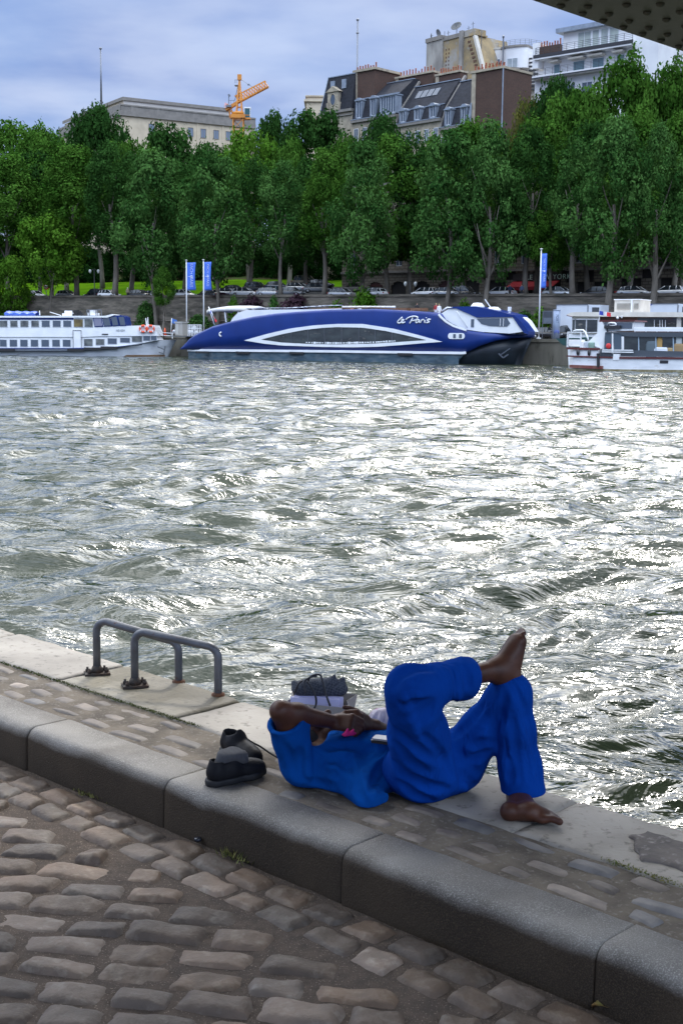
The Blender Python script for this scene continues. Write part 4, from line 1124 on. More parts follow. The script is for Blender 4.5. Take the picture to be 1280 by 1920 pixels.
    m = MB(); m.bbox(.9, L, 0, 8, 0, zt); m.build('brick_wall', M_BRICK, hp.root)
    m = MB(); m.bbox(0, .9, -.12, 8, 0, zt); m.bbox(-.35, L + .2, -.25, 8.1, zt, zt + .4); m.build('stone_quoin', M_STONE, hp.root)
    m = MB(); m.add([(-1.6, -.3, zt - 13), (0, -.3, zt - 13), (.3, -.3, zt - 5), (0, -.3, zt - 5), (-1.6, 1, zt - 13), (0, 1, zt - 13), (.3, 1, zt - 5), (0, 1, zt - 5)], [(0, 1, 2, 3), (0, 3, 7, 4), (4, 5, 6, 7), (0, 1, 5, 4)]); m.build('zinc_flashing', M_ZINC, hp.root)
    m = MB(); m.bar((L + .1, -.15, 5), (L + .1, -.15, zt + .3), .16); m.build('drainpipe', M_ZINC, hp.root)
    pots(hp.root, [(.3 + k * (L - .5) / 16, .5 + .3 * (k % 2), zt + .4) for k in range(17)], .95, .15, 9)
mansard()

def railing(h_root, pts, z, h=1.0, bars=4, post=1.2, mat=M_BLACK, name='railing', r=.025):
    m = MB()
    for (a, b) in zip(pts[:-1], pts[1:]):
        a = Vector((*a, z)) if len(a) == 2 else Vector(a); b = Vector((*b, z)) if len(b) == 2 else Vector(b)
        for k in range(1, bars + 1): m.bar(a + Vector((0, 0, h * k / bars)), b + Vector((0, 0, h * k / bars)), r * 2)
        n = max(1, int((b - a).length / post))
        for k in range(n + 1): 
            p = a.lerp(b, k / n); m.bar(p, p + Vector((0, 0, h)), r * 2.4)
    m.build(name, mat, h_root)

def chimney_block():
    h = House('ochre_house', 'tall windowless ochre and grey gable block with satellite dishes on top', 'building', 801, 275, 905, 262, 100); L = h.L
    z1 = h.at(815, 77)[1]; z2 = h.at(845, 73)[1]; z3 = h.at(878, 68)[1]
    ua, ub, uc = 0, h.u(831, 0, 100)[0], h.u(866, 0, 100)[0]; ue = h.u(889, 0, 80)[0]; uf = h.u(906, 0, 130)[0]
    m = MB(); m.bbox(0, ub, -.3, 9, 0, z1); m.build('grey_gable', M_GREYW, h.root)
    m = MB(); m.bbox(-.15, ub - .05, -.5, 9.2, z1, z1 + .8); m.bbox(ub + .1, uc - .05, -.2, 9.2, z2, z2 + .8); m.build('parapet', M_CORN, h.root)
    m = MB(); m.bbox(ub, uc - .5, 0, 9, 0, z2)
    zk = h.at(906, 135)[1]
    m.prism([(uc + .5, 0), (uf + 1, 0), (uf + 1, zk - 3), (uf, zk), (ue, z3), (uc + .5, z3)], 0, -9, ax=Matrix(((1, 0, 0), (0, 0, -1), (0, 1, 0))))
    m.build('ochre_gable', M_OCH, h.root)
    m = MB(); m.bbox(uc - .5, uc + .5, -.5, 1.2, 0, z3 + 1.4); m.build('flue', M_GREYW, h.root)
    m = MB(); m.bbox(uc + .7, ue + .1, -.1, 3, z3, z3 + 1.3); m.bbox(uc + .6, ue + .5, -.2, 3.1, z3 + .0, z3 + .25); m.build('stack_cap', M_OCH, h.root)
    m = MB(); m.bar((ue + .3, -.1, z3 - .2), (uf + .3, -.1, zk), .9, .5); m.build('raking_coping', M_CREAM, h.root)
    m = MB()
    for k in range(16):
        for j in range(2): m.bbox(ub + .7 + j * .8, ub + .95 + j * .8, -.06, .1, z2 - 2 - k * .75, z2 - 1.65 - k * .75)
    for k in range(7): m.bbox(uc + 1.6 + k * .35, uc + 2.4 + k * .35, -.08, .1, z3 - 1.2 - k * .8, z3 - .8 - k * .8)
    m.build('wall_irons', MAT('rusty_iron', (.10, .05, .03), rough=.8), h.root)
    def dish(px, py, r, az, el, name, label, hpole, yo=2.0):
        u, z = h.at(px, py, yo)
        p = h.root.matrix_world if False else None
        base = Vector((h.p0.x, h.p0.y, 0)) + h.d * u + h.n * yo + Vector((0, 0, z))
        root = empty(name, base - Vector((0, 0, hpole)), 0, label, 'satellite dish')
        M = Matrix.Rotation(az, 3, 'Z') @ Matrix.Rotation(el, 3, 'X')
        m = MB(); m.lathe([(.02, 0), (r * .5, r * .07), (r * .85, r * .2), (r, r * .3), (r * 1.0, r * .26), (r * .5, r * .02), (.02, -.05)], 16, (0, 0, hpole), M); m.build('reflector', MAT('dish_grey', (.06, .065, .07), rough=.5), root)
        m = MB(); m.bar((0, 0, 0), (0, 0, hpole), .14); m.bar(Vector((0, 0, hpole)), Vector((0, 0, hpole)) + M @ Vector((0, 0, r * .9)), .06); m.build('mount', M_STEELP, root)
    dish(820, 62, .85, .9, R(80), 'satellite_dish', 'round dark dish on the left grey parapet', 1.3)
    dish(807.5, 66, .55, 1.4, R(85), 'satellite_dish', 'smallest dish at the left corner of the roof', 1.0)
    dish(856, 50, 1.15, -.6, R(52), 'satellite_dish', 'largest tilted dish on the tall flue', 1.9)
    m = MB()
    for (x, y0, y1) in ((833, 72, 58), (840, 72, 57), (878, 62, 48), (886, 60, 40), (902, 85, 58), (892, 80, 57)):
        u, z0 = h.at(x, y0, 1); z1_ = h.at(x, y1, 1)[1]; m.bar((u, 1, z0 - 1), (u, 1, z1_), .09)
        if y1 < 50 or x == 840: m.bar((u - .5, 1, z1_ - .4), (u + .5, 1, z1_ - .4), .06)
    u0 = h.u(892, 1, 57)[0]; u1 = h.u(902, 1, 57)[0]; zz_ = h.at(897, 57, 1)[1]; m.bar((u0, 1, zz_), (u1, 1, zz_), .08); m.build('antenna', M_STEELP, h.root)
chimney_block()

def curved_house():
    h = House('curved_house', 'cream apartment house with rounded bays and a roof railing', 'building', 893, 268, 1003, 262, 130); L = h.L
    zt = h.at(930, 92)[1]; z2 = h.at(950, 131)[1]
    def bow(u0, u1, dep, z0, z1, mat, name, n=14, y0=0.0, cap=True):
        m = MB(); pts = [(u0, y0 + 8)] + [((u0 + u1) / 2 - math.cos(math.pi * k / n) * (u1 - u0) / 2, y0 - math.sin(math.pi * k / n) ** .6 * dep) for k in range(n + 1)] + [(u1, y0 + 8)]
        m.smooth = False; m.prism(pts, z0, z1); return m.build(name, mat, h.root)
    ua, ub, uc = h.u(920, 0, 100)[0], h.u(941, 0, 110)[0], h.u(992, 0, 100)[0]
    m = MB(); m.bbox(-1, ub, 0, 10, 0, zt); m.bbox(ub, L + 2, 3, 10, 0, zt - 1); m.build('wall', M_WHITE, h.root)
    bow(ub, uc, 1.5, z2, zt - .25, M_WHITE, 'rounded_bay')
    bow(ub - .2, uc + .15, 1.75, zt - .25, zt + .1, M_CORN, 'bay_cornice')
    bow(ub + .6, h.u(978, 0, 150)[0], 2.4, 0, z2 - .3, M_CREAM, 'lower_bay')
    bow(ub + .4, h.u(979, 0, 150)[0], 2.6, z2 - .3, z2, M_CORN, 'lower_bay_cornice')
    m = MB(); m.bbox(-1.2, ub, -.15, 10, zt, zt + .3); m.bbox(uc, uc + 3.5, .5, 5, 0, z2 - 3); m.build('side_annex', M_CREAM, h.root)
    def w(px0, px1, py0, py1, y, mull=1, gl=M_GLASS):
        u0, z1_ = h.at(px0, py0, y); u1, z0_ = h.at(px1, py1, y); windows(h, h.root, [(u0, u1, z0_, z1_, y)], mull=mull, glass=gl)
    cur = MAT('curtained_glass', (.32, .35, .36), (.22, .25, .27), 1, .3)
    w(950, 970, 109, 129, -1.55, 1, cur); w(949, 970, 150, 174, -2.45, 2, MAT('blue_curtain_glass', (.12, .22, .42), (.3, .4, .5), .6, .3)); w(929, 937, 110, 125, -.03, 0)
    pts = [(-1, 1), (ub, 1)] + [((ub + uc) / 2 - math.cos(math.pi * k / 8) * (uc - ub) / 2, .8 - math.sin(math.pi * k / 8) * 1.4) for k in range(9)] + [(L, 3)]
    railing(h.root, pts, zt + .1, 1.3, 4, 1.1, M_STEELP, r=.018)
    m = MB(); uq, zq = h.at(944, 112, -1.2); m.bar((uq, -1.7, zq - 2), (uq, -1.7, h.at(944, 70, -1.7)[1]), .22); m.lathe([(.22, 0), (.22, .4), (.1, .5)], 8, (uq, -1.7, h.at(944, 70, -1.7)[1])); m.build('flue_pipe', M_STEELP, h.root)
    # louvred stair
    m = MB(); u0 = h.u(992, 0, 110)[0]
    for k in range(9): m.bbox(u0, u0 + 1.9, -.2, .2, zt - 2.6 - k * .75, zt - 2.3 - k * .75)
    m.build('louvre', M_BLACK, h.root)
curved_house()

def balcony_house():
    h = House('balcony_house', 'white modern apartment house with two long railed balconies', 'building', 1003, 252, 1190, 238, 130); L = h.L
    zA = h.at(1022, 108)[1]      # upper balcony slab at left
    zT = h.at(1060, 60, 2)[1]; zB = h.at(1003, 150)[1]
    m = MB(); m.bbox(0, L, 0, 14, 0, zB); m.bbox(1.5, L, .6, 14, zB, zA - .2); m.build('wall', M_WHITE, h.root)
    m = MB(); m.bbox(0, L + .1, -1.7, 0, zB - .1, zB + .35); m.build('balcony_slab', M_WHITE, h.root)
    m = MB(); m.bbox(-.1, L + .1, -1.75, -1.70, zB - .15, zB + .1); m.bbox(.4, L + .2, -1.45, -1.4, zA - .15, zA + .5); m.build('slab_edge', M_BLACK, h.root)
    m = MB(); m.bbox(.5, L + .1, -1.4, 1, zA - .4, zA + .5); m.build('balcony_slab', M_WHITE, h.root)
    railing(h.root, [(0, 0 - .1), (0, -1.6), (L, -1.6)], zB + .35, 1.25, 5, 1.6, M_BLACK)
    railing(h.root, [(.8, 1), (.8, -1.3), (L, -1.3)], zA + .5, 1.25, 4, 1.6, M_BLACK)
    # penthouse
    u0 = h.u(1056, 1.5, 70)[0]
    zT = h.at(1056, 57, 1.5)[1]
    m = MB(); m.bbox(u0, L, 1.5, 14, zA + .5, zT - .5); m.build('penthouse', M_WHITE, h.root)
    m = MB(); m.bbox(u0 - 1, L + .1, .3, 14.2, zT - .5, zT + .3); m.build('penthouse_roof', M_ZINC, h.root)
    cur = MAT('pale_curtain_glass', (.36, .40, .36), (.25, .28, .28), .8, .3)  # pale grey-green mottled colour for the curtained panes
    for k, (a, b) in enumerate(((1083, 1108), (1110, 1123), (1126, 1140), (1142, 1160))):
        ua, z1_ = h.at(a, 62, 1.45); ub = h.u(b, 1.45, 62)[0]; windows(h, h.root, [(ua, ub, zA + .7, zT - .8, 1.48)], mull=0 if k else 1, glass=cur, name='patio_window')
    for (a, b) in ((1038, 1050), (1074, 1096), (1110, 1132), (1155, 1170)):
        ua = h.u(a, .55, 120)[0]; ub = h.u(b, .55, 120)[0]; windows(h, h.root, [(ua, ub, zB + .6, zA - 1.3, .57)], mull=0, name='balcony_window', glass=MAT('door_glass', (.12, .20, .23), rough=.15))
        m = MB(); m.bbox(ua - .3, ub + .3, -.9, .55, zA - 1.1, zA - .8); m.build('awning', M_CREAM, h.root)
    for (a, b) in ((1020, 1040), (1060, 1078), (1090, 1110)):
        ua = h.u(a, 0, 170)[0]; ub = h.u(b, 0, 170)[0]; windows(h, h.root, [(ua, ub, zB - 4.2, zB - 1.6, -.02)], mull=1)
    # side wall to the right, facing the camera's right
    m = MB(); uR = h.u(1250, 3, 120)[0]; m.bbox(L + .02, uR, -.4, 14, 0, h.at(1190, 68)[1] ); m.build('gable_wall', M_WHITE, h.root)
    # planter and chimney at the left
    m = MB(); uu = h.u(1024, -.5, 90)[0]; ue = h.u(1052, 0, 80)[0]; m.bbox(1.2, ue, -.6, .4, zA + .5, zA + 2.0); st = m.build('chimney_bricks', M_BRICK, h.root)
    pots(st, [(1.3 + k * (ue - 1.5) / 7, 0, zA + 2.0) for k in range(8)], 1.0, .16, 12)
    m = MB(); m.bbox(-.1, 1.2, -.9, 2, zB + 2, zA + 2.8); m.build('stair_tower', M_WHITE, h.root)
    # small house at the far right
    g = House('stone_house', 'corner of a grey stone house at the right edge under the bridge', 'house', 1249, 250, 1330, 240, 130)
    zz1 = g.at(1260, 95)[1]; m = MB(); m.bbox(0, g.L, 0, 10, 0, zz1); m.build('wall', M_STONE, g.root)
    m = MB(); m.bbox(-.3, g.L, -.5, 10, zz1 - 2.0, zz1 - 1.6); m.bbox(-.3, g.L, -.6, 10, zz1, zz1 + .5); m.build('cornice', M_CORN, g.root)
    windows(g, g.root, [(1.8, 3.2, zz1 - 5.5, zz1 - 2.8, -.02)])
balcony_house()

# ---- quayside facades behind the trees on the right
def street_facades():
    b = 33.5
    specs = [('arched stone facade behind the trees above the blue boat', 640, 905), ('restaurant house with a red awning behind the single banner', 905, 1058), ('stone house with a wide dark shopfront behind the trees on the right', 1058, 1150), ('banded stone apartment facade at the right edge behind the trunks', 1150, 1400)]
    for i, (lab, xa, xb) in enumerate(specs):
        a0 = FX(xa, b)[0]; a1 = FX(xb, b)[0]; L = a1 - a0; z0 = zst(a0) - .3
        root = empty('stone_house', F(a0, b, z0), FANG, lab, 'house', 'houses along the quay street')
        H = 19
        op = []   # openings: (u0,u1,z0,z1, arched)
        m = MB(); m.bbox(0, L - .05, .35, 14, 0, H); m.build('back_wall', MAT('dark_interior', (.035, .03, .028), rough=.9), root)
        n = max(2, int(L / 4.2)); pw = L / n
        m = MB()
        for k in range(n):
            u = k * pw; ww = .32 * pw if i != 2 else .36 * pw
            c = u + pw / 2; zt = 3.6 if i != 2 else 3.2
            m.bbox(u, c - ww, 0, .36, 0, zt); m.bbox(c + ww, u + pw, 0, .36, 0, zt)
            if i == 0:
                n_ = 6
                for q in range(n_):
                    x0 = c - ww + 2 * ww * q / n_; x1 = c - ww + 2 * ww * (q + 1) / n_; xm = ((x0 + x1) / 2 - c) / ww
                    m.bbox(x0, x1, 0, .36, zt - .1 - 1.1 * (1 - math.sqrt(max(0, 1 - xm * xm))), 5.0)
                    
            else: m.bbox(c - ww, c + ww, 0, .36, zt, 5.0)
            for fl in range(3):
                zb = 5.0 + fl * 4.2; w2 = .6
                m.bbox(u, c - w2, 0, .36, zb, zb + 4.2); m.bbox(c + w2, u + pw, 0, .36, zb, zb + 4.2); m.bbox(c - w2, c + w2, 0, .36, zb, zb + .9); m.bbox(c - w2, c + w2, 0, .36, zb + 3.2, zb + 4.2)
            if i == 0: m.bbox(u, c - ww, 0, .36, zt, 5); m.bbox(c + ww, u + pw, 0, .36, zt, 5)
        m.build('wall', M_ASHLAR, root)
        m = MB()
        for z_ in (4.85, 9.05, 13.2, H - .4): m.bbox(-.05, L, -.35, -.002, z_, z_ + .32)
        m.build('cornice', M_CORN, root)
        for k in range(n):
            c = k * pw + pw / 2
            windows(None, root, [(c - .6, c + .6, 5.9 + fl * 4.2, 8.2 + fl * 4.2, .2) for fl in range(2)])
            if i == 0 and k % 3 == 1:
                m = MB(); m.bbox(c - .30 * pw, c + .30 * pw, .22, .34, 0, 3.6); m.build('door', MAT('oxblood_door', (.07, .02, .015), rough=.5), root)
            if i == 3: 
                railing(root, [(c - .8, -.02), (c - .8, -.32), (c + .8, -.32), (c + .8, -.02)], 5.17, 1.0, 4, .2, M_BLACK)
        if i == 1:
            u0 = FX(960, b)[0] - a0; u1 = FX(1046, b)[0] - a0
            m = MB(); m.prism([(-.02, 3.35), (-2.2, 2.45), (-2.2, 1.95), (-2.1, 1.95), (-2.1, 2.38), (-.02, 3.2)], u0, u1, ax=Matrix(((0, 0, 1), (1, 0, 0), (0, 1, 0))))
            m.build('awning', MAT('red_awning', (.34, .012, .02), rough=.7), root)
            m = MB(); m.bbox(u0, u1, -.16, -.02, 3.45, 4.4); sg = m.build('sign_board', MAT('sign_board_grey', (.045, .04, .04), rough=.7), root)
            tcv = bpy.data.curves.new('lettering', 'FONT'); tcv.body = 'LE NEW YORK'; tcv.size = 1.02; tcv.extrude = .03; tcv.align_x = 'LEFT'; tcv.space_character = 1.12
            to = bpy.data.objects.new('lettering', tcv); COL.objects.link(to); dg = bpy.context.evaluated_depsgraph_get(); me = bpy.data.meshes.new_from_object(to.evaluated_get(dg)); bpy.data.objects.remove(to)
            ml = MAT('pale_green_letters', (.55, .72, .60), rough=.5); me.materials.clear(); me.materials.append(ml)
            lo = bpy.data.objects.new('lettering', me); COL.objects.link(lo); lo.parent = sg; lo.location = (FX(985, b)[0] - a0, -.22, 3.57); lo.rotation_euler = (R(90), 0, 0)
street_facades()
# ---------------------------------------------------------------- boats
class Side:
    """frame of a boat's seen side: u along it, y away from us, z up; fixed by two photo columns and their distances"""
    def __init__(s, name, label, cat, xa, Ya, xb, Yb, group=None):
        s.pa = PY(xa, 640, Ya); s.pb = PY(xb, 640, Yb); s.pa.z = s.pb.z = Z_WATER
        s.d = (s.pb - s.pa).normalized(); s.n = Vector((-s.d.y, s.d.x, 0)); s.L = (s.pb - s.pa).length
        s.root = empty(name, s.pa, math.atan2(s.d.y, s.d.x), label, cat, group)
    def at(s, px, py, y=0.0):
        r_ = ray(px, py); c = Vector((0, 0, CAM_H)) - s.pa
        t = (y - c.dot(s.n)) / r_.dot(s.n); p = Vector((0, 0, CAM_H)) + r_ * t - s.pa
        return Vector((p.dot(s.d), y, p.z))
    def u(s, px, y=0.0): return s.at(px, 640, y).x
    def world(s, v): return s.pa + s.d * v.x + s.n * v.y + Vector((0, 0, v.z))
def interp(pts, x):
    xs = [p[0] for p in pts]; ys = [p[1] for p in pts]; return float(np.interp(x, xs, ys))
M_NAVY = MAT('navy_hull_paint', (.004, .026, .17), (.003, .021, .14), .4, .35, spec=.35)
M_BWHITE = MAT('white_boat_paint', (.80, .80, .81), (.70, .71, .72), .6, .4)
M_BOOT = MAT('weathered_boot_paint', (.055, .10, .135), (.03, .055, .075), .5, .6, c3=(.12, .15, .17), s3=.8, lo3=.45, hi3=.7, stretch=(1, 1, 3))
M_DKHULL = MAT('dark_underwater_paint', (.010, .018, .028), (.006, .010, .016), .5, .4)
M_SALGLASS = MAT('saloon_glass', (.045, .055, .055), (.015, .018, .02), .55, .12, c3=(.22, .20, .17), s3=1.1, lo3=.60, hi3=.74, stretch=(1, 1, 2.5))
M_TEAK = MAT('teak', (.22, .11, .05), (.15, .07, .035), 3, .6)
M_RUBB = MAT('black_rubber', (.02, .02, .022), rough=.8)
M_RED = MAT('red_paint', (.55, .03, .03), rough=.5)
M_CANV = MAT('pale_canvas', (.62, .60, .58), (.52, .50, .48), 1, .8)
AXY = Matrix(((1, 0, 0), (0, 0, -1), (0, 1, 0)))      # prism in the x-z plane: z0/z1 become -y
def stroke(m, s, pts, w, y=-.05, conv=None):
    P = [s.at(*(conv(*p)), 0) for p in pts]; P = [Vector((p.x, y, p.z)) for p in P]
    # smooth the strokes
    Q_ = []
    for i in range(len(P) - 1):
        p0 = P[max(i - 1, 0)]; p1 = P[i]; p2 = P[i + 1]; p3 = P[min(i + 2, len(P) - 1)]
        for t in (0, .33, .66): Q_.append(.5 * ((2 * p1) + (-p0 + p2) * t + (2 * p0 - 5 * p1 + 4 * p2 - p3) * t * t + (-p0 + 3 * p1 - 3 * p2 + p3) * t ** 3))
    Q_.append(P[-1]); m.tube(Q_, w, 5)
def french_flag(parent, p0, h, w, sag=.2, name='flag'):
    """small tricolour hanging from p0 along +x"""
    for k, c in enumerate(((.03, .05, .35), (.75, .75, .78), (.65, .03, .04))):
        m = MB(); m.smooth = True
        vs = []; n = 5
        for i in range(n):
            t = (k + i / (n - 1)) / 3
            for z in (0, -.33, -.66, -1): vs.append(Vector(p0) + Vector((w * t, .06 * math.sin(t * 9 + z), z * h - sag * t * h)))
        fs = [(i * 4 + j, (i + 1) * 4 + j, (i + 1) * 4 + j + 1, i * 4 + j + 1) for i in range(n - 1) for j in range(3)]
        m.add(vs, fs); m.build('flag_stripe', MAT('flag_cloth', c, rough=.8), parent, fix=False)

def blue_boat():
    s = Side('river_boat', 'long navy blue dinner boat with an eye-shaped white framed window and a white script name', 'boat', 345, 171, 860, 152)
    root = s.root
    top = [(338, 654), (345, 645), (353, 635), (362, 628), (373, 622), (397, 611), (436, 601), (474, 593), (513, 587.5), (552, 584), (617, 580), (700, 578.6), (738, 580.5), (794, 584), (822, 588), (830, 600), (845, 611), (860, 617.5), (876, 620), (910, 624), (957, 626.5), (994, 625.5)]
    low = [(338, 655), (600, 657), (870, 660.5), (874, 659.5), (897, 648), (926, 638), (957, 633.5), (994, 632)]
    BE = 9.0
    def hb(px):     # half beam
        if px < 420: return BE / 2 * (.62 + .38 * math.sin(math.pi / 2 * (px - 338) / 82))
        if px < 880: return BE / 2
        return BE / 2 * (1 - .86 * ((px - 880) / 115) ** 2)
    cols = sorted(set([338, 341, 345, 349, 353, 362, 373, 385, 397, 415, 436, 455, 474, 495, 513, 530, 552, 585, 617, 660, 700, 738, 765, 794, 810, 818, 822, 826, 830, 837, 845, 852, 860, 868, 874, 885, 897, 910, 926, 940, 957, 975, 988, 994]))
    rings = []
    for px in cols:
        zt = s.at(px, interp(top, px)).z; zl = s.at(px, interp(low, px)).z; h = hb(px); c = BE / 2; u = s.u(px, c - h)
        if zt < zl + .15: zt = zl + .15
        e = min(.35, (zt - zl) * .35)
        rings.append([Vector((u, c - h, zl)), Vector((u, c - h - .0, zl + (zt - zl) * .5)), Vector((u, c - h + .03, zt - e)), Vector((u, c - h + e * .35, zt - e * .25)), Vector((u, c - h + e, zt)), Vector((u, c + h - e, zt)), Vector((u, c + h, zt - e)), Vector((u, c + h, zl))])
    m = MB(); m.smooth = True; m.loft(rings); hull = m.build('hull', M_NAVY, root)
    # grey-blue side below the stripe
    rings = []
    for px in [c for c in cols if c <= 860] + [872]:
        u = s.u(px); h = hb(px); c = BE / 2; k = .12
        zt = s.at(px, interp(low, px) + 3).z
        rings.append([Vector((u, c - h + k, -.8)), Vector((u, c - h + .05, zt)), Vector((u, c + h - .05, zt)), Vector((u, c + h - k, -.8))])
    rings[-1] = [Vector((s.u(835), .4, -.8)), rings[-1][1], rings[-1][2], Vector((s.u(835), BE - .4, -.8))]
    m = MB(); m.loft(rings); m.build('lower_hull', M_BOOT, root)
    # dark concave bow
    rings = []
    for px, pl, hbk in ((826, 661, .96), (850, 661, .95), (874, 661, .93), (897, 649, .88), (926, 638.5, .74), (957, 634, .50), (980, 633, .24), (993, 632.5, .10)):
        c = BE / 2; u = s.u(px, c - BE / 2 * hbk); zt = s.at(px, pl - 1.5).z; h = BE / 2 * hbk; fx = max(0, (px - 957)) / 37
        rings.append([Vector((u - fx * 1.8, c - h * .82, -.8)), Vector((u - fx * .7, c - h * .90, zt * .5)), Vector((u, c - h, zt)), Vector((u, c + h, zt)), Vector((u - fx * 1.8, c + h * .82, -.8))])
    m = MB(); m.smooth = True; m.loft(rings); m.build('bow_hull', M_DKHULL, root)
    m = MB(); P = [Vector((s.u(px), -.06 + (BE / 2 - hb(px)), s.at(px, interp(low, px) + 1.2).z)) for px in [c for c in cols if c <= 874]]
    for a, b in zip(P[:-1], P[1:]): m.bar(a, b, .14, .30)
    m.build('white_stripe', M_BWHITE, root)
    for px in (380, 456, 557, 760):
        m = MB(); p = s.at(px, interp(low, px) + 5); m.box((p.x, -.12, p.z), (2.0, .2, .28)); m.build('fender', M_RUBB, root)
    # eye-shaped window
    OT = [(458, 638), (500, 626), (545, 615.5), (590, 609.5), (632, 607), (680, 607), (738, 616), (785, 628), (829, 640.6)]
    OB = [(458, 638), (495, 644), (528, 647.5), (600, 650), (660, 651), (710, 649.8), (754, 646.5), (795, 643), (829, 640.6)]
    IT = [(489, 636.5), (530, 626), (572, 618), (605, 614.5), (632, 613), (680, 614), (722, 620), (760, 628), (800, 637.5)]
    IB = [(489, 636.5), (528, 642), (587, 645), (632, 645.5), (660, 645), (700, 644), (738, 641.6), (770, 639.5), (800, 637.5)]
    def cur(pts, n, x0, x1): 
        r_ = []
        for k in range(n + 1):
            x = x0 + (x1 - x0) * k / n; p = s.at(x, interp(pts, x)); r_.append(p)
        return r_
    n = 40; ot, ob = cur(OT, n, 458, 829), cur(OB, n, 458, 829); it, ib = cur(IT, n, 489, 800), cur(IB, n, 489, 800)
    m = MB(); loop = lambda t, b, y: [Vector((p.x, y, p.z)) for p in t] + [Vector((p.x, y, p.z)) for p in b[1:-1][::-1]]
    o1, i1, i0 = loop(ot, ob, -.10), loop(it, ib, -.10), loop(it, ib, .05); o0 = loop(ot, ob, .05); N = len(o1)
    for a, b in ((o0, o1), (o1, i1), (i1, i0)): m.add(a + b, [(k, (k + 1) % N, N + (k + 1) % N, N + k) for k in range(N)])
    fr = m.build('window_frame', M_BWHITE, root)
    m = MB(); g1, g2 = loop(it, ib, -.035), None; t_ = [Vector((p.x, -.035, p.z)) for p in it]; b_ = [Vector((p.x, -.035, p.z)) for p in ib]
    m.add(t_ + b_, [(k, k + 1, n + 2 + k, n + 1 + k) for k in range(n)]); m.build('pane', M_SALGLASS, fr, fix=False)
    m = MB()
    for px in (547, 578, 609, 641, 673, 704, 735):
        a = s.at(px, interp(IT, px)); b = s.at(px, interp(IB, px)); m.bar((a.x, -.06, a.z), (b.x, -.06, b.z), .09, .05)
    m.build('mullion', M_STEELP, fr)
    m = MB()
    r_ = random.Random(4)
    for px in range(575, 745, 5):
        p = s.at(px, interp(IB, px) - 2.6); m.box((p.x, -.05, p.z), (r_.uniform(.12, .4), .02, r_.uniform(.12, .26)))
    m.build('table_linen', M_BWHITE, fr)
    # crescent mark, script name
    cz = lambda x, y: (320 + x * .297, 540 + y * .297)
    m = MB(); stroke(m, s, [(320, 278), (311, 284), (309, 293), (313, 301), (320, 304)], .10, conv=cz); m.build('crescent_mark', M_BWHITE, hull)
    c6 = lambda x, y: (660 + x * .3125, 540 + y * .3125); m = MB()
    for st in ([(302, 174), (284, 190), (274, 203), (280, 210), (293, 207), (305, 197), (309, 190), (301, 188), (296, 199), (304, 209), (318, 203)],
               [(364, 178), (355, 196), (346, 212)], [(322, 190), (338, 177), (365, 169), (390, 172), (393, 182), (378, 192), (360, 196)],
               [(404, 190), (392, 190), (383, 198), (384, 207), (393, 206), (402, 196), (404, 190), (402, 204), (410, 205)],
               [(415, 190), (413, 207)], [(413, 199), (421, 190), (430, 189)], [(437, 191), (434, 206), (440, 205)], [(444, 177), (446, 179)],
               [(471, 188), (458, 187), (450, 193), (462, 199), (460, 206), (446, 207)]):
        stroke(m, s, st, .085, conv=c6)
    m.build('script_name', M_BWHITE, hull)
    # D shaped twin port lights
    m = MB(); a, b = s.at(840, 624), s.at(871, 635.5); w = b.x - a.x; h = a.z - b.z
    pr = [(a.x + h * .4 - h * .4 * math.cos(t), (a.z + b.z) / 2 + h / 2 * math.sin(t)) for t in np.linspace(-1.57, 1.57, 7)][::-1] + [(b.x - h * .4 + h * .4 * math.cos(t), (a.z + b.z) / 2 + h / 2 * math.sin(t)) for t in np.linspace(-1.57, 1.57, 7)]
    m.prism(pr, .0, .08, ax=AXY); f = m.build('port_frame', M_BWHITE, root)
    for (x0, x1) in ((850, 854.5), (861, 866)):
        m = MB(); p, q = s.at(x0, 626), s.at(x1, 633.5); m.bbox(p.x, q.x, -.12, -.05, q.z, p.z); m.build('pane', M_GLASS, f)
    # forward superstructure
    def poly(name, pts, y0, y1, mat, par=root):
        m = MB(); P = [s.at(x, y, (y0)) for x, y in pts]; m.prism([(p.x, p.z) for p in P], -y0, -y1, ax=AXY); return m.build(name, mat, par)
    cab = poly('bridge_cabin', [(823, 590), (845, 576), (880, 580), (905, 590), (962, 592), (972, 600), (985, 621), (955, 625), (905, 622), (862, 616), (836, 604)], .9, 5.2, M_BWHITE)
    poly('bridge_roof', [(838, 578), (852, 574.5), (890, 574), (925, 581), (961, 590), (963, 594), (893, 595), (878, 588), (855, 578)], .75, 5.4, M_NAVY)
    poly('bow_cheek', [(958, 590), (963, 590), (978, 605), (990, 621), (990, 627), (982, 624), (970, 608)], .78, 3.0, M_NAVY)
    m = MB(); P = [s.at(x, y, .84) for x, y in ((893, 597), (950, 596), (956, 606), (950, 612), (918, 611), (902, 607))]; m.prism([(p.x, p.z) for p in P], -.84, -.9, ax=AXY); g = m.build('bridge_window', M_GLASS, cab)
    m = MB()
    for x in (938, 944): p, q = s.at(x, 596.5, .8), s.at(x - 1, 611.5, .8); m.bar((p.x, .81, p.z), (q.x, .81, q.z), .12, .05)
    m.build('window_bar', M_BWHITE, g)
    m = MB(); p, q = s.at(882.5, 598, .8), s.at(887.5, 613, .8); m.bbox(p.x, q.x, .84, .9, q.z, p.z); m.build('bridge_door', M_GLASS, cab)
    m = MB(); P = [s.at(x, y, .84) for x, y in ((824, 592), (833, 597), (848, 607), (872, 617.5), (858, 616), (840, 608), (828, 601))]; m.prism([(p.x, p.z) for p in P], -.82, -.9, ax=AXY); m.build('side_window', M_GLASS, cab)
    m = MB(); P = [s.at(x, y, -.02) for x, y in ((822, 589), (826, 594), (836, 603), (850, 611), (874, 619))]
